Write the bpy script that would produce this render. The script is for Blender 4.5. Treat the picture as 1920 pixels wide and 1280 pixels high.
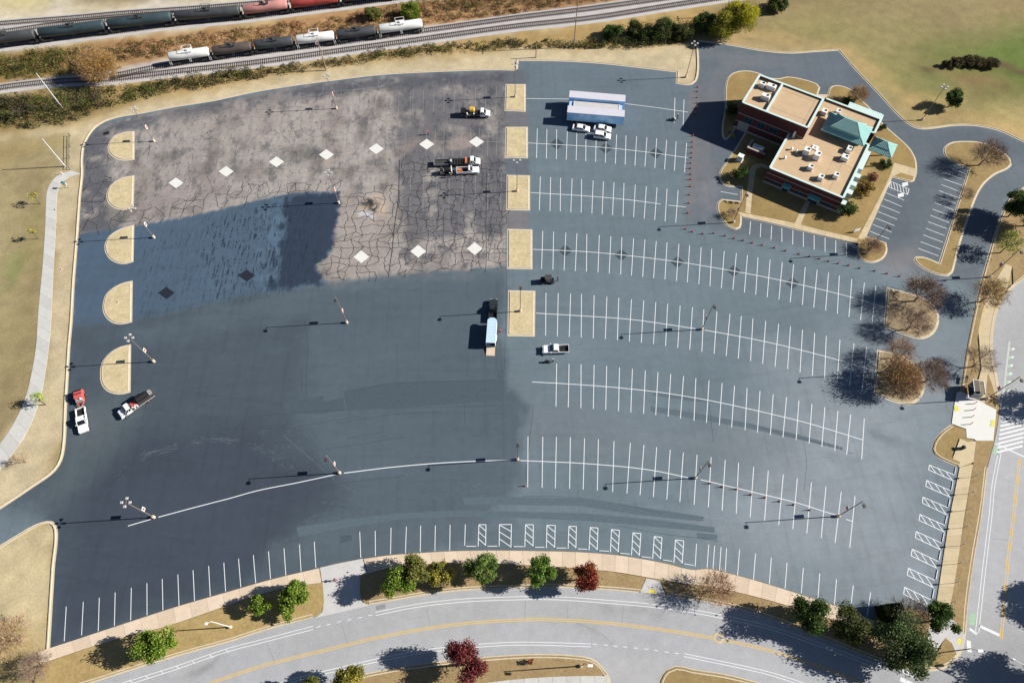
import bpy, bmesh, math, random
import numpy as np
from mathutils import Vector, Matrix

random.seed(7); RNG = np.random.default_rng(7)
scene = bpy.context.scene
for o in list(bpy.data.objects): bpy.data.objects.remove(o)

# ------------------------------------------------------------------ camera
F, DEP, ROLL, CAM_H = 1280.0, math.radians(61.75), -0.0157, 137.6
_sd, _cd = math.sin(DEP), math.cos(DEP)
_rt0 = np.array([1., 0, 0]); _up0 = np.array([0, _sd, _cd]); FW = np.array([0, _cd, -_sd])
RT = math.cos(ROLL)*_rt0 + math.sin(ROLL)*_up0
UP = -math.sin(ROLL)*_rt0 + math.cos(ROLL)*_up0
cam = bpy.data.cameras.new('camera'); cam_o = bpy.data.objects.new('camera', cam)
scene.collection.objects.link(cam_o); scene.camera = cam_o
cam.sensor_fit = 'HORIZONTAL'; cam.sensor_width = 36; cam.lens = F/1920*36
cam.clip_start = 1; cam.clip_end = 6000
cam_o.matrix_world = Matrix((( RT[0], UP[0], -FW[0], 0), (RT[1], UP[1], -FW[1], 0), (RT[2], UP[2], -FW[2], CAM_H), (0, 0, 0, 1)))
# ------------------------------------------------------------------ sky, sun, exposure
SUN = Vector((1.655, 0.084, 1.0)).normalized()
SUN_EL = math.asin(SUN.z); SUN_ROT = math.atan2(SUN.x, SUN.y)
world = bpy.data.worlds.new('World'); scene.world = world; world.use_nodes = True
wn = world.node_tree; wn.nodes.clear()
sky = wn.nodes.new('ShaderNodeTexSky'); sky.sky_type = 'NISHITA'; sky.sun_disc = False
sky.sun_elevation = SUN_EL; sky.sun_rotation = SUN_ROT; sky.altitude = 200; sky.air_density = 0.65; sky.dust_density = 0.3
bg = wn.nodes.new('ShaderNodeBackground'); bg.inputs['Strength'].default_value = 0.05
wo = wn.nodes.new('ShaderNodeOutputWorld')
wn.links.new(sky.outputs[0], bg.inputs[0]); wn.links.new(bg.outputs[0], wo.inputs[0])
sun = bpy.data.lights.new('sun', 'SUN'); sun.energy = 5.0; sun.angle = math.radians(0.5); sun.color = (1.0, 0.95, 0.87)
sun_o = bpy.data.objects.new('sun', sun); scene.collection.objects.link(sun_o)
sun_o.rotation_euler = SUN.to_track_quat('Z', 'Y').to_euler(); sun_o.location = (80, 5, 120)
vs = scene.view_settings; vs.view_transform = 'Standard'; vs.look = 'None'; vs.gamma = 1; vs.exposure = 0.78; vs.use_curve_mapping = False
scene.render.engine = 'CYCLES'
scene.cycles.max_bounces = 4; scene.cycles.diffuse_bounces = 2; scene.cycles.glossy_bounces = 2
scene.cycles.transparent_max_bounces = 4; scene.cycles.transmission_bounces = 2

# albedo from the colour a sunlit level surface shows at this exposure
GAIN = np.array([1.42, 1.39, 1.38])
def lin(c):
    c = np.asarray(c, float)/255.0
    return np.where(c <= 0.04045, c/12.92, ((c+0.055)/1.055)**2.4)
def S(*c): return tuple(np.clip(lin(c)/GAIN, 0, 0.86))

# ------------------------------------------------------------------ geometry helpers
def G(x, y, z=0.0):
    v = FW + RT*((x-960)/F) - UP*((y-640)/F)
    t = (z-CAM_H)/v[2]
    return np.array([v[0]*t, v[1]*t, z])
def G2(pts, z=0.0): return np.array([G(x, y, z)[:2] for x, y in pts])
def PX(x, y, z=0.0):
    dx, dy, dz = x, y, z-CAM_H
    zz = dx*FW[0]+dy*FW[1]+dz*FW[2]
    return 960+F*(dx*RT[0]+dy*RT[1]+dz*RT[2])/zz, 640-F*(dx*UP[0]+dy*UP[1]+dz*UP[2])/zz
def T(tile, pts):            # coordinates read in a 4x enlarged tile of the survey picture
    ox, oy = tile; return [(ox+x/4.0, oy+y/4.0) for x, y in pts]

def set_props(o, label=None, cat=None, group=None, kind=None):
    if label: o['label'] = label
    if cat: o['category'] = cat
    if group: o['group'] = group
    if kind: o['kind'] = kind
    return o
def link(name, data, parent=None, loc=None, rz=None, **kw):
    o = bpy.data.objects.new(name, data); scene.collection.objects.link(o)
    if parent is not None: o.parent = parent
    if loc is not None: o.location = loc
    if rz is not None: o.rotation_euler = (0, 0, rz)
    return set_props(o, **kw)
def thing(name, label, cat, loc=(0, 0, 0), rz=0.0, group=None):
    o = link(name, None, None, tuple(loc), rz, label=label, cat=cat, group=group); o.empty_display_size = 0.5
    return o
def pymesh(name, verts, faces, mat=None, smooth=False):
    me = bpy.data.meshes.new(name); me.from_pydata([tuple(map(float, v)) for v in verts], [], faces); me.update()
    if mat is not None:
        for m in (mat if isinstance(mat, (list, tuple)) else [mat]): me.materials.append(m)
    if smooth: me.shade_smooth()
    return me
def npmesh(name, V, FQ, mat=None, col=None, smooth=False, wear=None):
    """V (n,3); FQ (m,4) quads or (m,3) tris; col (n,3)"""
    me = bpy.data.meshes.new(name); n, k = FQ.shape
    me.vertices.add(len(V)); me.vertices.foreach_set('co', np.ascontiguousarray(V, np.float32).ravel())
    me.loops.add(n*k); me.loops.foreach_set('vertex_index', np.ascontiguousarray(FQ, np.int32).ravel())
    me.polygons.add(n); me.polygons.foreach_set('loop_start', np.arange(0, n*k, k, dtype=np.int32))
    if col is not None:
        a = me.color_attributes.new('Col', 'FLOAT_COLOR', 'POINT')
        a.data.foreach_set('color', (col if col.shape[1] == 4 else np.concatenate([col, np.ones((len(V), 1))], 1)).astype(np.float32).ravel())
    if wear is not None:
        a = me.color_attributes.new('Wear', 'FLOAT_COLOR', 'POINT'); a.data.foreach_set('color', np.concatenate([wear, np.zeros((len(V), 4-wear.shape[1]))], 1).astype(np.float32).ravel())
    if mat is not None: me.materials.append(mat)
    me.update(); me.validate()
    if smooth: me.shade_smooth()
    return me

SPLIT = {'post', 'leg', 'bed_side', 'side', 'landing_leg', 'bucket', 'pane', 'stone_band', 'wall', 'drawbar', 'coping', 'glass_wall', 'roof_rim', 'lid_bar', 'cargo', 'row_letter', 'flashing', 'rail', 'fender', 'parapet_cap', 'wheel', 'seat', 'handle', 'body_panel'}
STUFF = {'ladder', 'handrail', 'pillars', 'roof_seam', 'hoses', 'hose', 'cones', 'roof_ribs', 'roll_cage', 'twigs', 'roof_slats', 'roof_frame', 'arm', 'underframe', 'bogie', 'trunk'}
class MB:                     # collects simple solids into one mesh
    def __init__(s): s.v = []; s.f = []; s.m = []; s.p = []
    def add(s, V, Fc, mi=0):
        b = len(s.v); s.p.append((b, len(s.f), len(V), len(Fc))); s.v += [tuple(map(float, p)) for p in V]; s.f += [tuple(b+i for i in f) for f in Fc]; s.m += [mi]*len(Fc); return s
    def box(s, x0, x1, y0, y1, z0, z1, mi=0, rz=0, c=(0, 0)):
        V = [(x, y, z) for z in (z0, z1) for y in (y0, y1) for x in (x0, x1)]
        if rz:
            ca, sa = math.cos(rz), math.sin(rz); V = [(c[0]+(x-c[0])*ca-(y-c[1])*sa, c[1]+(x-c[0])*sa+(y-c[1])*ca, z) for x, y, z in V]
        return s.add(V, [(0, 2, 3, 1), (4, 5, 7, 6), (0, 1, 5, 4), (2, 6, 7, 3), (0, 4, 6, 2), (1, 3, 7, 5)], mi)
    def prism(s, prof, y0, y1, tum=0.0, zb=0.0, mi=0):       # side profile (x,z) extruded along y, narrowing above zb
        n = len(prof); V = []
        for y in (y0, y1):
            for x, z in prof:
                k = 1-tum*max(0, z-zb); m = (y0+y1)/2; V.append((x, m+(y-m)*k, z))
        Fc = [tuple(range(n)), tuple(range(2*n-1, n-1, -1))]+[(i, i+n, (i+1) % n+n, (i+1) % n) for i in range(n)]
        return s.add(V, Fc, mi)
    def slab(s, poly, z0, z1, mi=0):
        n = len(poly); V = [(p[0], p[1], z) for z in (z0, z1) for p in poly]
        return s.add(V, [tuple(range(n-1, -1, -1)), tuple(range(n, 2*n))]+[(i, (i+1) % n, (i+1) % n+n, i+n) for i in range(n)], mi)
    def tube(s, p, q, r0, r1=None, n=8, mi=0, cap=True):
        r1 = r0 if r1 is None else r1; p = np.array(p, float); q = np.array(q, float); d = q-p; L = np.linalg.norm(d)
        if L < 1e-6: return s
        d /= L; a = np.cross(d, (0, 0, 1.0) if abs(d[2]) < .9 else (1.0, 0, 0)); a /= np.linalg.norm(a); b = np.cross(d, a)
        V = []
        for c, r in ((p, r0), (q, r1)):
            for i in range(n):
                t = 2*math.pi*i/n; V.append(c+r*(a*math.cos(t)+b*math.sin(t)))
        Fc = [(i, (i+1) % n, (i+1) % n+n, i+n) for i in range(n)]
        if cap: Fc += [tuple(range(n-1, -1, -1)), tuple(range(n, 2*n))]
        return s.add(V, Fc, mi)
    def lathe(s, prof, axis='x', n=16, c=(0, 0, 0), mi=0):    # prof: (t along axis, radius)
        V = []
        for t, r in prof:
            for i in range(n):
                a = 2*math.pi*i/n; u, w = r*math.cos(a), r*math.sin(a)
                V.append({'x': (c[0]+t, c[1]+u, c[2]+w), 'y': (c[0]+w, c[1]+t, c[2]+u), 'z': (c[0]+u, c[1]+w, c[2]+t)}[axis])
        Fc = [(k*n+i, k*n+(i+1) % n, (k+1)*n+(i+1) % n, (k+1)*n+i) for k in range(len(prof)-1) for i in range(n)]
        Fc += [tuple(range(n-1, -1, -1)), tuple(range((len(prof)-1)*n, len(prof)*n))]
        return s.add(V, Fc, mi)
    def mesh(s, name, mat, smooth=False, bevel=0.0):
        me = pymesh(name, s.v, s.f, mat); me.polygons.foreach_set('material_index', s.m)
        bm = bmesh.new(); bm.from_mesh(me); bmesh.ops.recalc_face_normals(bm, faces=bm.faces)
        if bevel: bmesh.ops.bevel(bm, geom=bm.edges[:], offset=bevel, segments=2, affect='EDGES', profile=0.6)
        bm.to_mesh(me); bm.free()
        if smooth: me.shade_smooth()
        return me
    def build(s, name, mat, parent=None, smooth=False, bevel=0.0, **kw):
        if name in SPLIT and len(s.p) > 1:
            o = None
            for b, f, nv, nf in s.p:
                q = MB(); q.add(s.v[b:b+nv], [tuple(i-b for i in fc) for fc in s.f[f:f+nf]]); o = link(name, q.mesh(name, mat, smooth, bevel), parent, **kw)
            return o
        o = link(name, s.mesh(name, mat, smooth, bevel), parent, **kw)
        if name in STUFF and len(s.p) > 1: o['kind'] = 'stuff'
        return o

# ------------------------------------------------------------------ numpy noise, distance fields
def _h(i, j, sd):
    n = (i.astype(np.int64)*374761393+j.astype(np.int64)*668265263+sd*974634777) & 0x7fffffff
    n = ((n ^ (n >> 13))*1274126177) & 0x7fffffff
    return ((n ^ (n >> 16)) & 0xffff)/65535.0
def vn(x, y, sd=0):
    i = np.floor(x); j = np.floor(y); u = x-i; v = y-j; u = u*u*(3-2*u); v = v*v*(3-2*v)
    return (_h(i, j, sd)*(1-u)+_h(i+1, j, sd)*u)*(1-v)+(_h(i, j+1, sd)*(1-u)+_h(i+1, j+1, sd)*u)*v
def fbm(x, y, sd=0, o=4):
    t = 0; a = .5; n = 0
    for k in range(o): t = t+a*vn(x*2**k, y*2**k, sd+k*17); n += a; a *= .5
    return t/n
def dist_line(px, py, pts, closed):
    d = np.full(px.shape, 1e9); ins = np.zeros(px.shape, bool); n = len(pts)
    for k in range(n if closed else n-1):
        ax, ay = pts[k]; bx, by = pts[(k+1) % n]; ex, ey = bx-ax, by-ay
        t = np.clip(((px-ax)*ex+(py-ay)*ey)/(ex*ex+ey*ey+1e-12), 0, 1)
        d = np.minimum(d, (px-ax-t*ex)**2+(py-ay-t*ey)**2)
        if closed and ay != by:
            c = ((ay > py) != (by > py)); xx = ax+(py-ay)*ex/(by-ay); ins ^= c & (px < xx)
    d = np.sqrt(d)
    return np.where(ins, -d, d) if closed else d
def wpts(pts): return [tuple(G(x, y)[:2]) for x, y in pts]
def paint(x, y, base, layers):
    """layered surface colour; every layer is a world-space outline: dict(p=outline, c=colour, soft, rag, op, w, n=noise fn)"""
    col = np.tile(np.asarray(base, float), (len(x), 1)) if np.ndim(base) == 1 else base
    for L in layers:
        p = L['p']; soft = L.get('soft', .5); rag = L.get('rag', 0); w = L.get('w'); m = soft+rag+(w or 0)+1
        xs = [a for a, b in p]; ys = [b for a, b in p]
        k = np.nonzero((x > min(xs)-m) & (x < max(xs)+m) & (y > min(ys)-m) & (y < max(ys)+m))[0]
        if len(k) == 0: continue
        X, Y = x[k], y[k]; d = dist_line(X, Y, p, w is None)
        if w is not None: d = d-w/2
        if rag: d = d+rag*(fbm(X/L.get('rs', rag*2.0), Y/L.get('rs', rag*2.0), L.get('sd', 3))-.5)*2.6
        a = np.clip(.5-d/(2*soft), 0, 1)*L.get('op', 1)
        if 'n' in L: a = a*L['n'](X, Y)
        c = np.asarray(L['c'](X, Y) if callable(L['c']) else L['c'])
        col[k] = col[k]*(1-a[:, None])+c*a[:, None]
    return col

def smooth_line(pts, closed=False, sharp=50, step=1.2):
    P = [np.array(p, float) for p in pts]; n = len(P); out = []
    def tang(i):
        if not closed and i in (0, n-1): return None
        a, b, c = P[(i-1) % n], P[i], P[(i+1) % n]; u, v = b-a, c-b
        ang = abs(math.degrees(math.atan2(u[0]*v[1]-u[1]*v[0], u@v)))
        if ang > sharp: return None
        lu, lv = np.linalg.norm(u), np.linalg.norm(v); t = u/lu+v/lv; return t/(np.linalg.norm(t)+1e-9)
    for i in range(n if closed else n-1):
        a, b = P[i], P[(i+1) % n]; L = np.linalg.norm(b-a); d = (b-a)/(L+1e-9)
        ta, tb = tang(i), tang((i+1) % n); ta = (d if ta is None else ta)*L; tb = (d if tb is None else tb)*L
        m = max(1, int(L/step)) if (np.linalg.norm(ta/L-d)+np.linalg.norm(tb/L-d)) > .02 else 1
        for k in range(m):
            t = k/m; h = (2*t**3-3*t*t+1)*a+(t**3-2*t*t+t)*ta+(-2*t**3+3*t*t)*b+(t**3-t*t)*tb; out.append(h)
    if not closed: out.append(P[-1])
    return np.array(out)
def offset(P, d, closed):
    """offset to the left of travel by d"""
    n = len(P); out = []
    for i in range(n):
        if closed: a, c = P[i-1], P[(i+1) % n]
        else: a, c = P[max(i-1, 0)], P[min(i+1, n-1)]
        b = P[i]; u = b-a; v = c-b; lu, lv = np.linalg.norm(u), np.linalg.norm(v)
        u = u/lu if lu > 1e-9 else v/lv; v = v/lv if lv > 1e-9 else u
        nn = np.array([-(u[1]+v[1]), u[0]+v[0]]); l = np.linalg.norm(nn)
        if l < 1e-6: nn = np.array([-u[1], u[0]]); l = 1
        nn /= l; k = max(.5, nn@np.array([-u[1], u[0]])); out.append(b+nn*d/k)
    return np.array(out)
def ccw(P): return P if sum(P[i-1][0]*P[i][1]-P[i][0]*P[i-1][1] for i in range(len(P))) > 0 else P[::-1]
def band(mb, P, d0, d1, z0, z1, closed, mi=0, skirt=0.0):
    """strip between two offsets of a line (z0 on d0 side, z1 on d1 side)"""
    A, B = offset(P, d0, closed), offset(P, d1, closed); n = len(P); V = [(*p, z0) for p in A]+[(*p, z1) for p in B]
    Fc = [(i, (i+1) % n, (i+1) % n+n, i+n) for i in range(n if closed else n-1)]
    mb.add(V, Fc, mi)
def kerb_mesh(P, closed, side=1, gut=.38, kw=.24, h=.13, z=0.006):
    mb = MB(); s = side
    if gut > 0: band(mb, P, 0, s*gut, z, z, closed)
    band(mb, P, s*gut, s*(gut+.03), z, h, closed); band(mb, P, s*(gut+.03), s*(gut+kw), h, h, closed); band(mb, P, s*(gut+kw), s*(gut+kw+.02), h, -.05, closed)
    me = mb.mesh('kerb', M['kerb']); return me
def fill(poly, z):
    from mathutils.geometry import tessellate_polygon
    V = [(p[0], p[1], z) for p in poly]; tr = tessellate_polygon([[Vector(v) for v in V]])
    out = []
    for a, b, c in tr:
        A, B, C = V[a], V[b], V[c]
        out.append((a, b, c) if (B[0]-A[0])*(C[1]-A[1])-(B[1]-A[1])*(C[0]-A[0]) > 0 else (a, c, b))
    return V, out
def clip_cell(poly, x0, x1, y0, y1):
    for ax, lim, sg in ((0, x0, 1), (0, x1, -1), (1, y0, 1), (1, y1, -1)):
        out = []; n = len(poly)
        for i in range(n):
            a, b = poly[i-1], poly[i]; da, db = (a[ax]-lim)*sg, (b[ax]-lim)*sg
            if da*db < 0: t = da/(da-db); out.append((a[0]+(b[0]-a[0])*t, a[1]+(b[1]-a[1])*t))
            if db >= 0: out.append(b)
        poly = out
        if len(poly) < 3: return []
    return poly
def grid_mesh(name, poly, step, z, colfn, mat, wearfn=None):
    """sheet with the given outline, gridded so that it can carry surface colour"""
    poly = [tuple(p) for p in poly]; xs = [p[0] for p in poly]; ys = [p[1] for p in poly]
    gx = np.arange(math.floor(min(xs)/step), math.ceil(max(xs)/step)+1)*step; gy = np.arange(math.floor(min(ys)/step), math.ceil(max(ys)/step)+1)*step
    X, Y = np.meshgrid(gx, gy); d = dist_line(X.ravel(), Y.ravel(), poly, True).reshape(X.shape)
    cx, cy = np.meshgrid((gx[:-1]+gx[1:])/2, (gy[:-1]+gy[1:])/2); dc = dist_line(cx.ravel(), cy.ravel(), poly, True).reshape(cx.shape)
    full = dc < -step*.75; part = (np.abs(dc) <= step*.75)
    idx = np.arange(X.size).reshape(X.shape)
    q = np.stack([idx[:-1, :-1], idx[:-1, 1:], idx[1:, 1:], idx[1:, :-1]], -1)[full]
    tri = np.concatenate([q[:, [0, 1, 2]], q[:, [0, 2, 3]]]); V = [np.stack([X.ravel(), Y.ravel()], 1)]; nb = X.size; ex = []; et = []
    for j, i in zip(*np.nonzero(part)):
        c = clip_cell(poly, gx[i], gx[i+1], gy[j], gy[j+1])
        c = [p for k, p in enumerate(c) if abs(p[0]-c[k-1][0])+abs(p[1]-c[k-1][1]) > 1e-6]
        if len(c) < 3: continue
        c = ccw([np.array(p) for p in c]); b = nb+len(ex); ex += [tuple(p) for p in c]
        if len(c) <= 4: et += [(b, b+k, b+k+1) for k in range(1, len(c)-1)]
        else:
            _, tr = fill(c, 0); et += [(b+a_, b+b_, b+c_) for a_, b_, c_ in tr]
    V = np.concatenate([V[0], np.array(ex).reshape(-1, 2)]); tri = np.concatenate([tri, np.array(et, int).reshape(-1, 3)])
    used, inv = np.unique(tri, return_inverse=True); V = V[used]; tri = inv.reshape(-1, 3)
    col = colfn(V[:, 0], V[:, 1])
    return npmesh(name, np.concatenate([V, np.full((len(V), 1), z)], 1), tri, mat, col, wear=wearfn(V[:, 0], V[:, 1]) if wearfn else None)

# ------------------------------------------------------------------ materials
M = {}
def mat(name, base=None, rough=.8, metal=0, ns=0.0, amt=.0, bump=0.0, bs=20.0, attr=False, coat=0.0, ns2=0.0, amt2=0.0, spec=.3, trans=0.0, stretch=None):
    m = bpy.data.materials.new(name); m.use_nodes = True; nt = m.node_tree; b = nt.nodes['Principled BSDF']
    b.inputs['Roughness'].default_value = rough; b.inputs['Metallic'].default_value = metal; b.inputs['Specular IOR Level'].default_value = spec
    if coat: b.inputs['Coat Weight'].default_value = coat; b.inputs['Coat Roughness'].default_value = .06
    L = nt.links.new; N = nt.nodes.new; src = None
    if attr: a = N('ShaderNodeAttribute'); a.attribute_name = 'Col'; src = a.outputs['Color']
    else: b.inputs['Base Color'].default_value = (*base, 1)
    geo = N('ShaderNodeNewGeometry') if (ns or ns2 or bump) else None
    def vary(src, scale, amount, st=None):
        t = N('ShaderNodeTexNoise'); t.inputs['Scale'].default_value = scale; t.inputs['Detail'].default_value = 5; t.inputs['Roughness'].default_value = .65
        if st:
            mp = N('ShaderNodeMapping'); mp.inputs['Scale'].default_value = st; L(geo.outputs['Position'], mp.inputs['Vector']); L(mp.outputs[0], t.inputs['Vector'])
        else: L(geo.outputs['Position'], t.inputs['Vector'])
        r = N('ShaderNodeMapRange'); r.inputs['From Min'].default_value = .28; r.inputs['From Max'].default_value = .72
        r.inputs['To Min'].default_value = 1-amount; r.inputs['To Max'].default_value = 1+amount; L(t.outputs['Fac'], r.inputs['Value'])
        x = N('ShaderNodeVectorMath'); x.operation = 'SCALE'
        if src is None: x.inputs[0].default_value = base
        else: L(src, x.inputs[0])
        L(r.outputs[0], x.inputs['Scale']); return x.outputs[0]
    if ns: src = vary(src, ns, amt, stretch)
    if ns2: src = vary(src, ns2, amt2)
    if src is not None: L(src, b.inputs['Base Color'])
    if bump:
        t = N('ShaderNodeTexNoise'); t.inputs['Scale'].default_value = bs; t.inputs['Detail'].default_value = 4; L(geo.outputs['Position'], t.inputs['Vector'])
        bp = N('ShaderNodeBump'); bp.inputs['Strength'].default_value = bump; bp.inputs['Distance'].default_value = .05; L(t.outputs['Fac'], bp.inputs['Height']); L(bp.outputs[0], b.inputs['Normal'])
    if trans:
        tr = N('ShaderNodeBsdfTranslucent'); mx = N('ShaderNodeMixShader'); mx.inputs[0].default_value = trans; out = nt.nodes['Material Output']
        if src is not None: L(src, tr.inputs['Color'])
        L(b.outputs[0], mx.inputs[1]); L(tr.outputs[0], mx.inputs[2]); L(mx.outputs[0], out.inputs['Surface'])
    M[name] = m; return m
mat('asphalt', rough=.82, attr=True, ns=3.5, amt=.10, ns2=.6, amt2=.07, bump=.25, bs=9, spec=.25)
mat('asphalt_lot', rough=.82, attr=True, ns=3.5, amt=.09, ns2=.6, amt2=.06, bump=.25, bs=9, spec=.25)
def wear_speckle(m):
    # 'Wear' red: the old coat is worn through and binder stays as dark specks and streaks; green: squeegee streaks of wet sealer
    nt = m.node_tree; N = nt.nodes.new; L = nt.links.new; b = nt.nodes['Principled BSDF']; src = b.inputs['Base Color'].links[0].from_socket
    at = N('ShaderNodeAttribute'); at.attribute_name = 'Wear'; sep = N('ShaderNodeSeparateColor'); L(at.outputs['Color'], sep.inputs[0]); geo = [n for n in nt.nodes if n.type == 'NEW_GEOMETRY'][0]
    def spk(sc, st, lo, hi, rz=0.0):
        mp = N('ShaderNodeMapping'); mp.inputs['Scale'].default_value = st; mp.inputs['Rotation'].default_value = (0, 0, rz); L(geo.outputs['Position'], mp.inputs['Vector']); t = N('ShaderNodeTexNoise'); t.inputs['Scale'].default_value = sc; t.inputs['Detail'].default_value = 8; t.inputs['Roughness'].default_value = .74; L(mp.outputs[0], t.inputs['Vector'])
        r = N('ShaderNodeMapRange'); r.inputs['From Min'].default_value = lo; r.inputs['From Max'].default_value = hi; L(t.outputs['Fac'], r.inputs['Value']); return r.outputs[0]
    def math_(op, x, y):
        n = N('ShaderNodeMath'); n.operation = op; L(x, n.inputs[0])
        if isinstance(y, float): n.inputs[1].default_value = y
        else: L(y, n.inputs[1])
        return n.outputs[0]
    def mix(src, fac, col):
        n = N('ShaderNodeMix'); n.data_type = 'RGBA'; L(fac, n.inputs['Factor']); L(src, n.inputs['A']); n.inputs['B'].default_value = (*col, 1); return n.outputs['Result']
    e = math_('MAXIMUM', math_('MAXIMUM', math_('MULTIPLY', spk(.22, (1.2, .8, 1), .51, .60), .75), spk(.8, (1.7, .45, 1), .55, .64)), math_('MULTIPLY', spk(.9, (.4, 1.6, 1), .57, .66), .8))
    out = mix(src, math_('MULTIPLY', e, sep.outputs[0]), S(74, 79, 88))
    f = math_('MULTIPLY', spk(.7, (2.6, .30, 1), .50, .57, .16), spk(.45, (1.0, 1.0, 1), .44, .52)); out = mix(out, math_('MULTIPLY', f, sep.outputs[1]), S(34, 48, 66))
    L(out, b.inputs['Base Color'])
wear_speckle(M['asphalt_lot'])
mat('crack_pale', S(150, 160, 166), rough=.9, ns=2, amt=.2)
mat('scuff', S(98, 112, 121), rough=.9, ns=2, amt=.3)
mat('ground', rough=.95, attr=True, ns=2.2, amt=.16, ns2=.35, amt2=.12, bump=.6, bs=4, spec=.1)
mat('road', S(196, 196, 196), rough=.9, ns=.35, amt=.06, ns2=4, amt2=.06, spec=.2)
mat('grass', S(216, 197, 158), rough=.95, ns=1.8, amt=.18, ns2=.35, amt2=.17, bump=.5, bs=4, spec=.1)
mat('grass_brown', S(170, 145, 106), rough=.95, ns=1.6, amt=.18, ns2=.3, amt2=.14, bump=.5, bs=4, spec=.1)
mat('grass_gold', S(166, 142, 98), rough=.95, ns=1.6, amt=.16, ns2=.25, amt2=.14, bump=.5, bs=4, spec=.1)
mat('kerb', S(222, 206, 180), rough=.9, ns=.8, amt=.12, ns2=6, amt2=.08, spec=.2)
mat('concrete', S(232, 210, 188), rough=.9, ns=.7, amt=.09, ns2=5, amt2=.06, spec=.2)
mat('concrete_grey', S(214, 210, 208), rough=.9, ns=.7, amt=.08, ns2=5, amt2=.06, spec=.2)
mat('concrete_white', S(240, 238, 232), rough=.9, ns=.7, amt=.03, ns2=5, amt2=.02, spec=.2)
mat('paint_white', S(246, 248, 250), rough=.7, ns=2.5, amt=.06)
mat('paint_worn', S(150, 150, 150), rough=.85, ns=1.2, amt=.22)
mat('paint_road', S(240, 240, 240), rough=.75, ns=1.5, amt=.08)
mat('paint_yellow', S(238, 196, 100), rough=.75, ns=1.0, amt=.10)
mat('paint_green', S(172, 206, 172), rough=.75, ns=1.0, amt=.10)
mat('tactile_yellow', S(240, 225, 90), rough=.7)
mat('tar', (.018, .019, .022), rough=.7, ns=2, amt=.2)
mat('seal_pad', S(64, 78, 88), rough=.8, ns=1.5, amt=.12)
mat('fresh_pad', S(36, 42, 56), rough=.7, ns=1.5, amt=.12)
mat('ballast', S(206, 200, 198), rough=.95, ns=6, amt=.25, ns2=.25, amt2=.10, bump=.8, bs=12, spec=.1)
mat('steel_rail', (.16, .12, .10), rough=.5, metal=.6)
mat('sleeper', S(92, 84, 80), rough=.9, ns=3, amt=.25)
mat('pole_brown', (.20, .155, .13), rough=.55, ns=2, amt=.1)
mat('lamp_grey', (.42, .42, .42), rough=.5)
mat('lamp_dark', (.05, .045, .045), rough=.5)
mat('lens', (.75, .75, .72), rough=.3)
mat('sign_white', (.75, .75, .74), rough=.5)
mat('sign_red', (.55, .04, .03), rough=.5)
mat('wood_pole', (.30, .23, .17), rough=.9, ns=3, amt=.2)
mat('bark', (.13, .095, .075), rough=.95, ns=4, amt=.25)
mat('twig', (.25, .175, .135), rough=.95)
mat('twig_tan', (.40, .275, .17), rough=.95)
mat('leaf', rough=.7, attr=True, trans=.30, spec=.2)
mat('dry', rough=.9, attr=True, trans=.25, spec=.1)
mat('car_white', (.82, .82, .82), rough=.28, coat=.6, spec=.5)
mat('glass', (.012, .016, .022), rough=.06, spec=.6)
mat('rubber', (.02, .02, .02), rough=.85)
mat('rim', (.45, .45, .46), rough=.35, metal=.8)
mat('black', (.012, .012, .014), rough=.6, ns=2, amt=.2)
mat('dark_paint', (.025, .032, .034), rough=.3, coat=.5)
mat('dark_steel', (.05, .05, .052), rough=.6, ns=2, amt=.25)
mat('grey_steel', (.28, .28, .28), rough=.5, ns=2, amt=.15)
mat('light_steel', (.55, .56, .57), rough=.45, ns=1.5, amt=.08)
mat('red_paint', (.50, .09, .085), rough=.45, ns=1.5, amt=.15)
mat('orange', (.75, .17, .05), rough=.5)
mat('yellow', (.62, .40, .06), rough=.45)
mat('wood', (.5, .36, .22), rough=.8, ns=3, amt=.2)
mat('cone_red', (.62, .06, .035), rough=.55)
mat('light_red', (.5, .02, .02), rough=.3)
mat('light_amber', (.8, .75, .6), rough=.2)
mat('trailer_white', S(226, 222, 232), rough=.5, ns=.9, amt=.04)
mat('trailer_blue', (.36, .64, .92), rough=.35, ns=.35, amt=.18, coat=.3)
mat('trailer_low', (.36, .52, .76), rough=.4, ns=.6, amt=.1, coat=.2)
mat('mulch', S(182, 160, 128), rough=.95, ns=1.4, amt=.22, ns2=.4, amt2=.14, bump=.5, bs=4, spec=.1)
mat('patch', S(78, 91, 102), rough=.82, ns=1.2, amt=.10, ns2=5, amt2=.08, bump=.2, bs=9)
mat('patch_pale', S(94, 109, 119), rough=.82, ns=1.2, amt=.10, ns2=5, amt2=.08, bump=.2, bs=9)
mat('seam', S(62, 73, 82), rough=.85, ns=.5, amt=.3)
mat('trailer_pale', (.42, .58, .74), rough=.4, ns=.6, amt=.08, coat=.2)
mat('brick', S(106, 58, 54), rough=.9, ns=5, amt=.16, ns2=.5, amt2=.08)
mat('stone_band', S(190, 176, 170), rough=.85, ns=1.5, amt=.08)
mat('roof_tan', S(214, 184, 148), rough=.95, ns=.5, amt=.08, ns2=6, amt2=.07)
mat('teal', (.16, .40, .37), rough=.4, ns=.8, amt=.06, coat=.15)
mat('teal_pale', (.53, .66, .63), rough=.45, ns=.8, amt=.05)
mat('teal_dark', (.05, .16, .17), rough=.5)
mat('window_glass', (.02, .045, .075), rough=.08, spec=.6)
mat('ac_white', (.74, .74, .72), rough=.55, ns=1.5, amt=.06)
mat('tank_white', S(250, 248, 244), rough=.4, ns=.5, amt=.08)
mat('tank_grey', (.055, .06, .065), rough=.5, ns=.4, amt=.25)
mat('tank_green', (.036, .058, .068), rough=.5, ns=.4, amt=.25)
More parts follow.
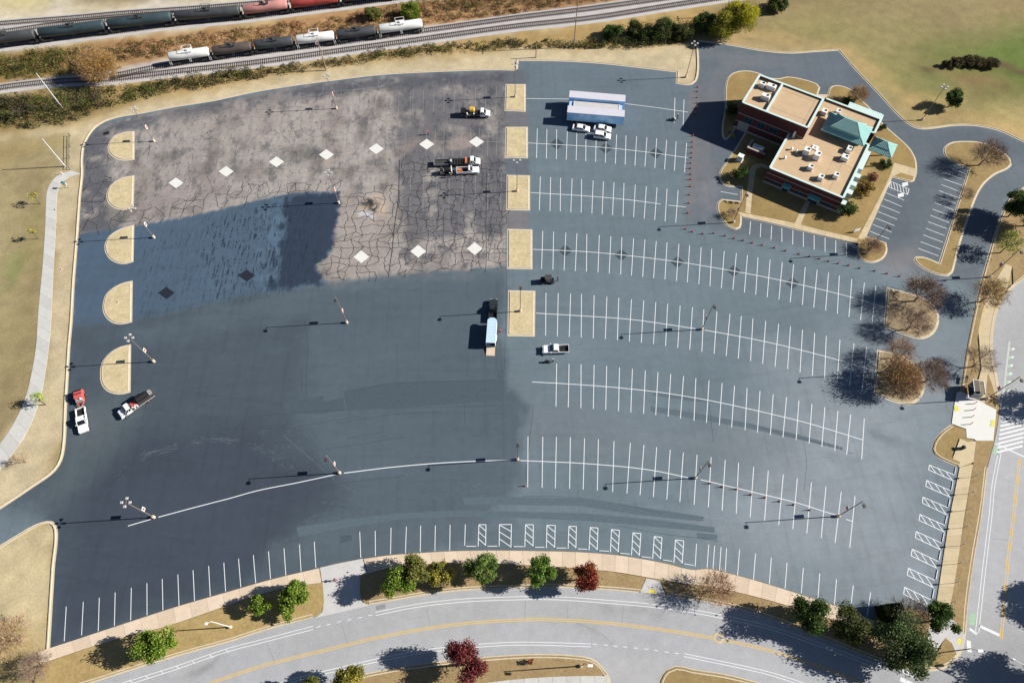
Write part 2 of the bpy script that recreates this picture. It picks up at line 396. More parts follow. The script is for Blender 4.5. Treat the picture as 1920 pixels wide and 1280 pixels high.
mat('tank_black', (.055, .055, .058), rough=.55, ns=.4, amt=.3)
mat('tank_brown', (.09, .07, .062), rough=.6, ns=.4, amt=.3)
mat('tank_red', (.36, .06, .05), rough=.55, ns=.4, amt=.25)
mat('tank_pink', (.42, .20, .185), rough=.6, ns=.4, amt=.2)
mat('skin', (.45, .28, .21), rough=.6)
mat('cloth_dark', (.03, .034, .05), rough=.9)
mat('cloth_red', (.45, .05, .09), rough=.9)
mat('cloth_white', (.7, .7, .68), rough=.9)
mat('cloth_yellow', (.62, .62, .08), rough=.9)
# ================================================================== SETTING
A1, A2, A3, A4 = (0, 0), (480, 0), (960, 0), (1440, 0)
B1, B2, B3, B4 = (0, 320), (480, 320), (960, 320), (1440, 320)
C1, C2, C3, C4 = (0, 640), (480, 640), (960, 640), (1440, 640)
D1, D2, D3, D4 = (0, 960), (480, 960), (960, 960), (1440, 960)

# ---- terrain sheet
gl = []
def L_(pts, c, **k): return dict(p=wpts(pts), c=S(*c), **k)
scrub_n = lambda X, Y: np.clip(fbm(X/5, Y/5, 11)*1.6-.25, 0, 1)
terrain_layers = [
    L_([(-400, -60), (2300, -60), (2300, 420), (1300, 100), (960, 105), (500, 165), (160, 240), (-400, 330)], (196, 172, 128), soft=6),
    # yard beyond the tracks: pale gravel
    L_([(-400, 30), (-400, 110), (0, 108), (210, 72), (480, 38), (740, 6), (1200, -50), (1200, -120), (-200, -120)], (214, 202, 184), soft=2, rag=2),
    L_([(-300, -60), (0, 18), (150, 6), (420, -12), (300, -60)], (202, 188, 140), soft=6, rag=5, op=.9),
    L_([(140, 2), (200, 6), (260, -2), (420, -8), (200, -20)], (130, 108, 78), soft=3, rag=3, op=.8),
    # scrub belt between the two groups of tracks
    L_([(-400, 160), (0, 104), (210, 78), (480, 42), (740, 8), (1300, -70), (1500, -60), (1240, -6), (960, 32), (790, 52), (480, 92), (320, 112), (160, 142), (0, 160), (-300, 200)], (176, 138, 98), soft=1.5, rag=3),
    L_([(-300, 200), (0, 160), (120, 150), (200, 130), (180, 100), (60, 98), (-300, 120)], (140, 122, 66), soft=4, rag=5, op=.8),
    # ballast around the lower pair of tracks
    L_([(-400, 218), (0, 158), (150, 140), (320, 112), (480, 96), (790, 52), (960, 30), (1240, -8), (1420, -30), (1400, -4), (1335, 6), (960, 60), (780, 84), (480, 128), (320, 144), (200, 158), (0, 176), (-400, 250)], (206, 198, 194), soft=1.2, rag=1.2),
    # rough grass south of the tracks
    L_([(-400, 250), (0, 178), (320, 147), (780, 88), (960, 64), (1335, 8), (1450, -20), (1440, 30), (1280, 80), (960, 92), (720, 112), (480, 150), (270, 188), (0, 250), (-400, 330)], (178, 150, 100), soft=2, rag=3),
    L_([(-400, 330), (0, 248), (130, 236), (250, 196), (200, 160), (0, 180), (-300, 225)], (128, 112, 72), soft=4, rag=4, op=.8),
    # park slope in the north east
    L_([(1320, 20), (1430, -60), (2400, -60), (2400, 420), (1930, 262), (1760, 236), (1700, 225), (1570, 92), (1400, 84)], (156, 138, 100), soft=6, rag=5),
    L_([(1640, 80), (1700, 120), (1780, 100), (1900, 60), (2100, 60), (2100, 200), (1900, 190), (1820, 180), (1740, 170), (1680, 150)], (124, 130, 74), soft=12, rag=9, op=.85, sd=8),
    L_([(1720, 100), (1780, 75), (1880, 45), (2050, 50), (2050, 175), (1900, 175), (1830, 150), (1770, 125)], (106, 124, 62), soft=9, rag=9, op=.85, sd=9),
    L_([(1450, 60), (1560, 30), (1700, 40), (1640, 120), (1600, 100)], (158, 150, 98), soft=8, rag=6, op=.8, sd=10),
    L_([(1560, 20), (1800, 10), (1800, 50), (1650, 70)], (150, 138, 100), soft=8, rag=8, op=.7, sd=12),
    L_([(1610, 140), (1700, 165), (1830, 195), (1930, 215), (1930, 240), (1800, 215), (1700, 190)], (186, 170, 110), soft=5, rag=5, op=.6, sd=13),
    L_([(1385, 70), (1420, 60), (1500, 85), (1570, 90), (1640, 150), (1720, 225), (1760, 238), (1840, 230), (1930, 262), (1930, 246), (1840, 215), (1700, 175), (1600, 90), (1480, 72)], (196, 166, 116), soft=3, rag=3, op=.7),
    L_([(1735, 128), (1760, 125), (1775, 118), (1800, 108), (1870, 112), (1900, 124), (1925, 136), (1925, 142), (1880, 130), (1800, 124), (1760, 133), (1740, 133)], (112, 94, 70), soft=1.2, rag=1.2),
    L_([(1768, 138), (1810, 134), (1870, 148), (1880, 160), (1820, 156)], (150, 122, 88), soft=4, rag=3, op=.9),
    # mown strip north and west of the car park
    L_([(-20, 258), (140, 240), (255, 200), (480, 152), (720, 118), (960, 96), (1200, 92), (1300, 85), (1310, 165), (1250, 150), (960, 140), (480, 182), (220, 226), (150, 330), (130, 800), (60, 940), (0, 960), (-30, 960), (-20, 850), (80, 700), (100, 500), (90, 340), (0, 300)], (208, 190, 156), soft=2, rag=2),
    # west lawn
    L_([(-500, 330), (0, 262), (130, 246), (140, 318), (100, 340), (88, 360), (84, 420), (70, 620), (50, 720), (0, 820), (-300, 1100)], (166, 151, 114), soft=3, rag=3),
    L_([(60, 330), (88, 340), (84, 420), (72, 600), (50, 700), (20, 780), (0, 800), (0, 700), (40, 560), (50, 420)], (148, 130, 94), soft=4, rag=3, op=.75),
    L_([(-20, 260), (60, 262), (120, 262), (60, 300), (-20, 320)], (172, 150, 104), soft=3, rag=3, op=.7),
    L_([(8, 540), (18, 490), (35, 470), (42, 480), (28, 530), (10, 545)], (128, 140, 82), soft=1.5, rag=2, op=.6),
    L_([(50, 400), (70, 370), (80, 400), (74, 470), (60, 490)], (150, 148, 92), soft=3, rag=3, op=.4),
    L_([(0, 560), (60, 590), (50, 680), (0, 720)], (170, 156, 114), soft=4, rag=4, op=.7, sd=5),
    # lower left lawn
    L_([(-300, 1010), (60, 985), (105, 985), (100, 1215), (60, 1300), (-300, 1300)], (208, 190, 152), soft=2, rag=2),
    L_([(-60, 1150), (60, 1190), (110, 1260), (60, 1320), (-60, 1320)], (186, 162, 104), soft=4, rag=4, op=.8),
]
def terrain_col(x, y):
    col = paint(x, y, np.array(S(178, 156, 112)), terrain_layers)
    m = fbm(x/11, y/11, 21)*.34+fbm(x/2.4, y/2.4, 22)*.34
    return col*(.68+m)[:, None]
ax = np.concatenate([[-2600, -1400, -800, -500, -380, -300, -250, -220], np.arange(-205, 206, .85), [220, 250, 300, 380, 500, 800, 1400, 2600]])
ay = np.concatenate([[-1500, -600, -260, -120, -60, -40], np.arange(-25, 226, .85), [240, 260, 300, 400, 600, 1000, 1800, 3200]])
Xg, Yg = np.meshgrid(ax, ay); ii = np.arange(Xg.size).reshape(Xg.shape)
q = np.stack([ii[:-1, :-1], ii[:-1, 1:], ii[1:, 1:], ii[1:, :-1]], -1).reshape(-1, 4)
Zg = -.06+0*Xg
link('ground', npmesh('ground', np.stack([Xg.ravel(), Yg.ravel(), Zg.ravel()], 1), q, M['ground'], terrain_col(Xg.ravel(), Yg.ravel())), kind='structure')

# ---- car park asphalt
west = [(0, 955), (60, 915), (105, 882), (117, 862), (122, 840), (126, 760), (132, 652), (136, 607), (141, 520), (147, 445), (152, 370), (156.5, 325), (156, 300), (159, 275), (165, 260), (180, 240), (197, 229), (225, 220), (262, 214), (325, 202), (400, 190), (480, 173), (555, 161), (630, 151), (705, 142), (780, 137), (855, 134), (930, 132), (971, 133)]
north = [(971, 133), (972.5, 114.5), (1050, 115.5), (1125, 120), (1200, 128), (1268, 136), (1267, 157), (1285, 160), (1298, 159), (1306, 153), (1309, 145), (1309.5, 79)]
neast = [(1309.5, 79), (1360, 84.5), (1440, 98), (1485, 101), (1530, 98), (1572, 95.5), (1600, 128), (1640, 170), (1698, 230), (1712, 239), (1730, 243), (1747, 242), (1790, 236.5), (1830, 237), (1870, 245), (1900, 258), (1925, 270), (1980, 300)]
east = [(1980, 318), (1925, 347), (1895, 370), (1877, 403), (1852, 480), (1835, 545), (1815, 637), (1800, 731)]
eastb = [(1800, 731), (1792, 736), (1788, 765), (1783, 795)]
nose = [(1783, 795), (1762, 812), (1750, 830), (1747, 842), (1752, 852), (1772, 865), (1799, 875.5)]
eside = [(1799, 876), (1782, 960), (1755, 1132), (1748, 1146)]
se = [(1748, 1146), (1700, 1140), (1652, 1136), (1636, 1161)]
south = [(1636, 1161), (1625, 1157), (1595, 1145), (1560, 1132), (1507, 1115), (1440, 1094), (1410, 1085), (1360, 1072), (1325, 1065), (1303, 1067.5), (1282, 1064), (1260, 1057), (1222, 1050), (1160, 1040), (1085, 1034), (1010, 1032), (960, 1031), (905, 1031), (842, 1032.5), (780, 1036), (730, 1040), (680, 1047), (630, 1056), (600, 1064), (542, 1077), (480, 1093), (422, 1110), (362, 1127), (300, 1146), (242, 1165), (160, 1192), (94, 1215)]
sw = [(94, 1215), (103, 1065), (108, 990), (104, 980), (97, 976), (87, 976), (65, 983), (30, 1003), (0, 1021), (-120, 1095), (-160, 1060)]
def W(pts, sharp=42, step=1.0): return smooth_line(G2(pts), False, sharp, step)
segs = [W([(-160, 1060), (-120, 1030)]+west), W(north), W(neast), W(east), W(eastb), W(nose), W(eside), W(se), W(south), W(sw)]
lot_poly = []
for sgm in segs: lot_poly += [tuple(p) for p in sgm[:-1]]

old = [(146, 440), (150, 380), (155, 320), (157, 290), (170, 258), (200, 232), (262, 218), (400, 194), (555, 165), (705, 146), (855, 138), (951, 137), (951, 236), (946, 300), (950, 400), (951, 498), (900, 504), (830, 507), (760, 514), (700, 520), (625, 526), (603, 520), (593, 505), (594, 495), (612, 483), (619, 478), (625, 440), (633, 400), (637, 362), (560, 362), (480, 378), (400, 398), (330, 412), (262, 424), (200, 432)]
fresh = [(146, 440), (200, 430), (262, 422), (330, 410), (400, 396), (480, 376), (560, 361), (637, 360), (634, 400), (625, 450), (616, 482), (594, 494), (592, 506), (606, 530), (560, 540), (480, 552), (390, 568), (300, 592), (220, 604), (136, 612)]
darkfresh = [(528, 370), (560, 363), (637, 361), (634, 400), (625, 450), (616, 482), (594, 494), (592, 506), (606, 532), (570, 536), (545, 540), (515, 545), (500, 540), (512, 500), (518, 450), (530, 400)]
streak = lambda X, Y: np.clip((fbm(X/.55, Y/5, 31)-.40)*5, 0, 1)
blot = lambda sd, k, t=.42, g=4: (lambda X, Y: np.clip((fbm(X/k, Y/k, sd)-t)*g, 0, 1))
old_c = lambda X, Y: np.array(S(173, 166, 156))*(1-np.clip((fbm(X/4, Y/6, 41)-.44)*3.0, 0, 1)*.50)[:, None]*(.86+.28*fbm(X/.9, Y/1.6, 44))[:, None]
lot_layers = [
    # lower right: paler, weathered seal
    L_([(1480, 700), (1760, 640), (1800, 730), (1780, 800), (1740, 830), (1780, 880), (1740, 1140), (1560, 1130), (1330, 1060), (1380, 920)], (144, 156, 162), soft=9, rag=6, op=.9),
    L_([(1560, 560), (1800, 520), (1810, 640), (1790, 720), (1640, 740)], (124, 140, 148), soft=8, rag=5, op=.6),
    L_([(985, 760), (1500, 820), (1500, 880), (1300, 860), (985, 815)], (122, 132, 138), soft=6, rag=4, op=.5),
    L_([(960, 115), (1268, 138), (1300, 165), (1300, 300), (985, 260)], (98, 115, 125), soft=4, rag=3, op=.65),
    # west half, second coat: darker
    L_([(-100, 900), (140, 600), (260, 590), (480, 548), (620, 525), (760, 512), (950, 500), (950, 720), (985, 760), (980, 900), (860, 1030), (600, 1070), (300, 1150), (80, 1230), (90, 960)], (84, 101, 111), soft=1.2, rag=1.5),
    L_([(0, 940), (120, 860), (140, 620), (260, 640), (420, 620), (570, 600), (578, 720), (560, 790), (640, 900), (620, 940), (570, 990), (500, 1030), (480, 1090), (300, 1150), (80, 1230), (90, 960)], (72, 87, 97), soft=2.5, rag=2, op=.9),
    L_([(200, 830), (330, 800), (480, 800), (560, 860), (640, 940), (560, 985), (510, 1030), (560, 1070), (430, 1105), (240, 1165), (100, 1210), (110, 980), (160, 900)], (62, 74, 87), soft=4, rag=3, op=.9),
    L_([(480, 1090), (515, 1025), (560, 990), (700, 965), (850, 955), (960, 950), (960, 1030), (800, 1034), (680, 1045), (560, 1072)], (92, 108, 117), soft=2, rag=2, op=.7),
    L_([(110, 860), (130, 770), (200, 740), (260, 760), (200, 860), (120, 930), (40, 960)], (92, 106, 110), soft=4, rag=3, op=.8),
    # old bare surface in the north west
    dict(p=wpts(old), c=old_c, soft=.5, rag=.9),
    L_([(740, 142), (951, 136), (951, 236), (946, 300), (950, 400), (951, 440), (760, 450), (745, 330)], (104, 104, 108), soft=1.0, rag=1, op=.85, n=blot(51, 5, .18, 4)),
    L_([(170, 252), (200, 230), (262, 217), (400, 194), (555, 165), (705, 146), (855, 138), (951, 137), (951, 158), (855, 156), (705, 168), (555, 190), (400, 218), (262, 242), (215, 250), (204, 275), (206, 430), (146, 440), (152, 370), (157, 300)], (92, 95, 102), soft=1.2, rag=1.4, op=.9, n=blot(52, 4, .18, 5)),
    L_([(330, 210), (520, 190), (640, 205), (640, 250), (540, 258), (400, 262), (300, 250)], (176, 164, 154), soft=4, rag=4, op=.55),
    L_([(255, 330), (420, 320), (440, 360), (380, 392), (262, 416)], (164, 152, 144), soft=3, rag=4, op=.6),
    L_([(600, 480), (640, 420), (650, 370), (735, 350), (732, 515), (620, 526)], (170, 159, 149), soft=2.5, rag=3, op=.85),
    L_([(735, 485), (860, 455), (950, 440), (950, 498), (760, 514)], (140, 130, 126), soft=3, rag=3, op=.7, n=blot(53, 3, .35, 4)),
    L_([(674, 378), (700, 368), (728, 378), (732, 396), (712, 404), (680, 400), (668, 388)], (196, 176, 150), soft=1.0, rag=1.2),
    L_([(676, 380), (690, 372), (706, 380), (704, 394), (690, 392)], (52, 56, 54), soft=.7, rag=1.0, n=blot(54, .7, .35, 6)),
    L_([(672, 396), (690, 394), (708, 406), (706, 412), (690, 410), (672, 404)], (206, 206, 208), soft=.5, rag=.8, op=.8),
    L_([(838, 262), (870, 250), (895, 258), (880, 276), (846, 284)], (176, 160, 146), soft=1.0, rag=1.4, op=.7),
    L_([(735, 284), (760, 262), (790, 264), (780, 276), (752, 292)], (170, 154, 140), soft=1.0, rag=1.4, op=.6),
    L_([(600, 290), (620, 272), (650, 280), (640, 306), (610, 312)], (168, 152, 138), soft=1.2, rag=1.6, op=.6),
    # freshly sealed ground
    dict(p=wpts(fresh), c=S(76, 101, 121), soft=.4, rag=.5),
    dict(p=wpts(darkfresh), c=S(46, 63, 82), soft=.5, rag=1.2, rs=1.2),
    dict(p=wpts([(480, 372), (545, 366), (535, 430), (520, 545), (482, 552)]), c=S(84, 112, 134), soft=1.0, n=lambda X, Y: np.clip((fbm(X/1.2, Y/2.5, 34)-.47)*9, 0, 1), op=.9),
    L_([(136, 612), (220, 602), (300, 590), (390, 566), (480, 550), (480, 562), (390, 580), (300, 606), (220, 622), (136, 632)], (70, 84, 92), soft=2, rag=2, op=.7),
    L_([(603, 540), (620, 526), (700, 520), (900, 506), (950, 502), (950, 520), (720, 534), (640, 545)], (94, 110, 118), soft=1.2, rag=1, op=.8),
    L_([(1620, 800), (1660, 806), (1700, 830), (1690, 835), (1640, 828)], (112, 126, 134), soft=1.2, rag=1.2, op=.8),
    L_([(1560, 850), (1640, 855), (1600, 880)], (116, 128, 136), soft=1.5, rag=1.5, op=.7),
    # drives round the building: older, browner asphalt
    L_([(1306, 165), (1308, 80), (1440, 96), (1572, 94), (1700, 230), (1747, 241), (1830, 236), (1940, 272), (1940, 345), (1890, 372), (1850, 480), (1832, 545), (1780, 520), (1700, 500), (1600, 478), (1440, 452), (1320, 425), (1288, 410), (1298, 300)], (100, 113, 121), soft=1.0, rag=.8),
    L_([(1570, 100), (1700, 235), (1750, 246), (1830, 240), (1930, 270), (1930, 300), (1770, 300), (1700, 260), (1640, 200)], (88, 101, 111), soft=3, rag=2, op=.8),
    L_([(1700, 330), (1760, 320), (1720, 420), (1680, 480), (1650, 460)], (90, 102, 112), soft=3, rag=2, op=.7),
    L_([(1660, 480), (1715, 465), (1725, 490), (1690, 510), (1660, 500)], (130, 128, 128), soft=2.5, rag=2, op=.7),
    L_([(1300, 260), (1310, 165), (1350, 120), (1420, 105), (1430, 118), (1380, 128), (1355, 150), (1340, 300), (1345, 340), (1300, 400)], (116, 120, 124), soft=2.5, rag=2.5, op=.8),
    L_([(1318, 90), (1430, 105), (1500, 120), (1480, 135), (1400, 112), (1330, 112)], (120, 124, 130), soft=2, rag=2, op=.6),
    L_([(1292, 170), (1312, 165), (1306, 320), (1290, 420), (1284, 420), (1296, 300)], (128, 123, 122), soft=1.2, rag=1, op=.6),
    L_([(1310, 355), (1335, 345), (1340, 395), (1320, 410)], (132, 134, 138), soft=2, rag=2, op=.6),
    # gaps between the middle islands
    L_([(945, 209), (990, 209), (990, 238), (945, 240)], (120, 116, 118), soft=.8, rag=.8, op=.8),
    L_([(948, 394), (992, 395), (992, 429), (948, 428)], (132, 126, 126), soft=.8, rag=.8, op=.8),
    L_([(944, 132), (988, 134), (988, 158), (944, 158)], (100, 104, 110), soft=.8, rag=.8, op=.8),
    L_([(944, 297), (992, 297), (992, 328), (944, 328)], (96, 102, 110), soft=.8, rag=.8, op=.8),
]
def lot_col(x, y):
    col = paint(x, y, np.array(S(108, 127, 135)), lot_layers)
    u = x+.03*y+1.2*fbm(x/30, y/30, 75); sx = np.exp(-((u/3.7-np.round(u/3.7))*3.7/.22)**2)*(vn(np.round(u/3.7)*1.7, y/16, 76) > .45); v = y-.0012*x*x+2*fbm(x/40, y/40, 77); sy = np.exp(-((v/5.2-np.round(v/5.2))*5.2/.22)**2)*(vn(x/14, np.round(v/5.2)*1.3, 78) > .55)
    m = -.085*sx-.075*sy+(fbm(x/14, y/9, 71)-.5)*.20+(fbm(x/.9, y/7, 72)-.5)*.10+(fbm(x/9, y/1.2, 73)-.5)*.12+(fbm(x/1.1, y/1.1, 74)-.5)*.10
    col = col*(1+m)[:, None]; g = (col@np.array([.3, .55, .15]))[:, None]; return (g+(col-g)*.86)*np.array([1.03, 1.0, 1.04])
def lot_wear(x, y):
    a = np.clip(.5-dist_line(x, y, wpts(old), True)/1.5, 0, 1)*np.clip(.5+dist_line(x, y, wpts(fresh), True)/1.0, 0, 1)
    zone = np.clip(.66+.22*fbm(x/9, y/9, 79)+.25*np.clip((x+35)/30, 0, 1), 0, 1); pale = np.clip(.5-dist_line(x, y, wpts([(600, 480), (640, 420), (650, 370), (735, 350), (732, 515), (620, 526)]), True)/4, 0, 1)
    g = np.clip(.5-dist_line(x, y, wpts([(385, 410), (560, 368), (600, 400), (592, 500), (600, 535), (480, 552), (400, 560)]), True)/5, 0, 1)+.45*np.clip(.5-dist_line(x, y, wpts([(255, 440), (420, 420), (420, 560), (260, 600)]), True)/4, 0, 1)
    return np.stack([a*zone*(1-.75*pale), np.clip(g, 0, 1), 0*x], 1)
lot = link('parking_lot', grid_mesh('parking_lot', lot_poly, .42, 0.0, lot_col, M['asphalt_lot'], lot_wear), kind='structure')
for sgm in (segs[0], segs[1], segs[2], segs[3], segs[5], segs[9]):
    link('kerb', kerb_mesh(sgm, False, side=1), lot)

def flat(name, poly_w, z, m, parent=None, **kw):
    V, Fc = fill(ccw(np.array(poly_w)), z); return link(name, pymesh(name, V, Fc, m), parent, **kw)
def ribbon(name, pts_w, w, z, m, parent):
    mb = MB(); band(mb, np.array(pts_w), w/2, -w/2, z, z, False); me = mb.mesh(name, m)
    return link(name, me, parent)
def pline(name, pts, w, m, parent, z=.005, sharp=60): return ribbon(name, smooth_line(G2(pts), False, sharp, 1.5), w, z, m, parent)

# ---- stall lines, row by row (tile coordinates of the survey picture)
def row(org, tx, ty, bx, by, spines, w=.14, m='paint_white', name='stall_line'):
    for a, b in zip(tx, bx):
        ya = np.interp(a, *zip(*ty)); yb = np.interp(b, *zip(*by))
        pline(name, T(org, [(a, ya), (b, yb)]), w, M[m], lot)
    for sp in spines: pline('row_line', T(org, sp), .14, M[m], lot, z=.009)
row(A3, [1222, 1290], [(1222, 735), (1290, 747)], [1217, 1284], [(1217, 924), (1284, 945)], [[(108, 740), (440, 744)], [(846, 778), (1100, 810), (1320, 842)]])
row(A3, [190, 262, 335, 415, 487, 555, 632, 708, 785, 855, 935, 1012, 1085, 1160, 1231, 1310], [(190, 965), (335, 972), (487, 987), (785, 1010), (1085, 1040), (1310, 1072)],
    [184, 258, 333, 407, 481, 553, 627, 700, 775, 849, 922, 997, 1071, 1144, 1218, 1294], [(184, 1185), (407, 1198), (700, 1221), (997, 1250), (1294, 1292)], [[(120, 1073), (400, 1088), (700, 1108), (1000, 1140), (1340, 1187)]])
row(B3, [213, 290, 364, 451, 522, 609, 686, 765, 840, 925, 1008, 1088, 1163, 1246], [(213, 45), (522, 65), (840, 95), (1246, 147)],
    [205, 285, 362, 441, 519, 599, 676, 754, 833, 912, 991, 1070, 1148, 1228], [(205, 297), (519, 315), (833, 340), (1228, 390)], [[(140, 165), (450, 183), (840, 215), (1117, 251)], [(1172, 259), (1305, 273)]])
row(B3, [231, 312, 404, 487, 561, 655, 742, 824, 912, 997, 1082, 1163, 1252, 1332, 1419, 1498, 1592, 1683, 1766, 1845, 1936, 2027, 2112, 2199, 2289, 2374, 2455, 2549, 2643, 2729],
    [(231, 453), (655, 482), (997, 517), (1332, 560), (1683, 618), (1845, 650), (1936, 668), (2289, 742), (2549, 812), (2729, 866)],
    [222, 307, 390, 475, 559, 645, 729, 815, 896, 980, 1062, 1147, 1233, 1315, 1401, 1485, 1570, 1656, 1743, 1828, 1914, 2002, 2087, 2178, 2263, 2352, 2440, 2527, 2614, 2701],
    [(222, 737), (645, 762), (980, 795), (1315, 837), (1656, 895), (1914, 948), (2002, 965), (2352, 1048), (2701, 1143)],
    [[(158, 590), (560, 608), (900, 640), (1240, 683), (1580, 738), (1920, 802), (2100, 840), (2290, 884), (2550, 950), (2790, 1022)]])
row(B3, [255, 347, 440, 521, 616, 712, 801, 896, 988, 1079, 1167, 1261, 1354, 1439, 1537, 1635, 1720, 1807, 1903, 2000, 2089, 2179, 2270, 2357, 2460, 2565, 2660],
    [(255, 915), (521, 925), (801, 953), (1079, 985), (1354, 1025), (1635, 1073), (1903, 1127), (2089, 1168), (2270, 1217), (2460, 1265), (2660, 1322)],
    [252, 340, 429, 519, 609, 700, 790, 880, 970, 1061, 1152, 1243, 1333, 1424, 1516, 1606, 1697, 1789, 1880, 1973, 2067, 2160, 2253, 2344, 2439, 2531, 2626],
    [(252, 1237), (519, 1250), (790, 1270), (1061, 1300), (1333, 1341), (1606, 1388), (1880, 1447), (2067, 1487), (2253, 1537), (2439, 1585), (2626, 1645)],
    [[(180, 1068), (520, 1088), (890, 1115), (1250, 1165), (1405, 1189)], [(1445, 1195), (1600, 1222), (1920, 1286), (2170, 1345), (2450, 1420), (2720, 1500)]])
row(C3, [335, 428, 518, 616, 710, 806, 903, 1000, 1095, 1191, 1287, 1379, 1478, 1576, 1669, 1763, 1860, 1959, 2059, 2152, 2250, 2347, 2444, 2540, 2642],
    [(335, 165), (616, 175), (903, 205), (1191, 243), (1478, 291), (1763, 350), (1860, 372), (1959, 395), (2152, 442), (2347, 492), (2540, 548), (2642, 577)],
    [330, 422, 517, 610, 703, 799, 891, 987, 1078, 1171, 1263, 1365, 1458, 1555, 1647, 1748, 1841, 1938, 2032, 2131, 2228, 2324, 2421, 2510, 2623],
    [(330, 488), (610, 505), (891, 531), (1171, 562), (1458, 608), (1748, 665), (1938, 700), (2131, 738), (2324, 788), (2510, 847), (2623, 882)],
    [[(150, 303), (340, 313), (700, 338), (1100, 380), (1480, 442), (1920, 538), (2220, 612), (2630, 737)]])
row(C3, [120, 231, 333, 438, 544, 648, 765, 888, 990, 1085, 1187, 1285, 1388, 1494, 1599, 1699, 1813, 1922, 2035, 2140, 2246, 2355, 2470, 2573],
    [(120, 712), (438, 718), (648, 733), (888, 760), (1085, 792), (1285, 832), (1494, 866), (1699, 910), (1920, 967), (2140, 1025), (2355, 1087), (2573, 1160)],
    [118, 226, 325, 432, 534, 640, 755, 862, 960, 1060, 1161, 1259, 1366, 1472, 1576, 1682, 1786, 1894, 2000, 2106, 2211, 2319, 2423, 2533],
    [(118, 1092), (432, 1102), (640, 1115), (862, 1138), (1060, 1165), (1259, 1202), (1472, 1243), (1682, 1290), (1894, 1345), (2106, 1405), (2319, 1470), (2533, 1545)],
    [[(62, 892), (430, 907), (650, 922), (900, 945), (1080, 970), (1335, 1023)], [(1415, 1035), (1690, 1100), (1920, 1155), (2150, 1212), (2350, 1276), (2440, 1302)], [(2505, 1332), (2552, 1347)]])
for sp in ([(240, 985.5), (262, 979), (283, 973)], [(297, 969), (360, 952), (430, 934), (480, 920), (560, 904), (630, 889)], [(645, 886.5), (720, 877), (820, 868), (900, 864), (966, 862)]):
    pline('row_line', sp, .17, M['paint_white'], lot, z=.009)
for org, L in ((D1, [(497, 706, 482, 965), (625, 670, 612, 920), (745, 640, 737, 890), (864, 600, 858, 850), (985, 565, 980, 808), (1102, 530, 1103, 770), (1217, 498, 1222, 733), (1334, 466, 1343, 700), (1448, 433, 1459, 662), (1565, 402, 1577, 628), (1679, 377, 1692, 592), (1789, 347, 1806, 560), (1900, 320, 1918, 530)]),
               (D2, [(94, 293, 109, 497), (210, 270, 224, 472), (326, 240, 338, 443), (437, 220, 449, 415), (778, 145, 786, 340), (894, 138, 896, 326), (1013, 115, 1009, 313), (1128, 108, 1121, 303), (1235, 100, 1232, 297), (1345, 98, 1342, 290), (1456, 92, 1453, 286), (1570, 90, 1565, 250)]),
               (D3, [(1384, 235, 1374, 405), (1476, 240, 1463, 415), (1520, 250, 1507, 425), (1568, 260, 1556, 435), (1609, 268, 1600, 447), (1707, 277, 1692, 472), (1827, 308, 1811, 505)]),
               (D4, [(25, 340, 10, 538), (143, 377, 128, 570), (265, 417, 250, 606), (388, 457, 375, 640), (514, 502, 498, 692), (640, 547, 617, 738), (770, 600, 742, 780)]),
               (B3, [(1790, 380, 1782, 480), (1867, 395, 1862, 498), (1565, 157, 1695, 180)]),
               (B4, [(28, 415, 22, 518), (104, 430, 104, 535), (187, 447, 185, 553), (265, 463, 265, 572), (346, 485, 346, 592), (428, 503, 428, 608), (508, 523, 508, 627), (588, 540, 588, 640),
                     (887, 167, 1022, 222), (868, 213, 1005, 270), (848, 260, 988, 317), (826, 307, 968, 365), (805, 355, 948, 412), (786, 403, 927, 461), (765, 455, 908, 511),
                     (1327, 17, 1470, 67), (1315, 62, 1455, 110), (1300, 105, 1440, 157), (1282, 150, 1428, 203), (1267, 195, 1410, 248), (1250, 240, 1393, 295), (1233, 288, 1378, 342), (1217, 335, 1360, 390), (1200, 383, 1340, 435), (1183, 432, 1325, 487), (1165, 482, 1312, 537), (1145, 533, 1297, 590), (1127, 582, 1280, 640),
                     (1350, -24, 1484, 24), (1330, 16, 1470, 68), (1316, 64, 1456, 112)])):
    for xa, ya, xb, yb in L[:None if org != B4 else -3]: pline('stall_line', T(org, [(xa, ya), (xb, yb)]), .13, M['paint_white'], lot)
for p in ([(1777.5, 314), (1811, 326)], [(1772.5, 325), (1807.5, 337)]): pline('stall_line', p, .12, M['paint_white'], lot)
# worn lines of the old surface
for x0, x1, n, ya, yb in ((775, 931, 9, 163, 208), (800, 932, 9, 240, 292), (640, 770, 7, 170, 214), (500, 630, 7, 192, 226), (650, 760, 6, 248, 300), (440, 560, 6, 272, 316), (770, 940, 8, 325, 395), (300, 430, 6, 225, 262)):
    for k in range(n):
        x = x0+(x1-x0)*k/(n-1); pline('worn_line', [(x, ya+(x1-x)*.03), (x-1.5, yb+(x1-x)*.03)], .11, M['paint_worn'], lot, z=.004)
pline('worn_line', [(310, 227), (420, 208), (480, 199), (600, 176), (720, 162)], .12, M['paint_worn'], lot, z=.004)
pline('worn_line', [(300, 318), (480, 290), (700, 268), (945, 266)], .10, M['paint_worn'], lot, z=.004)
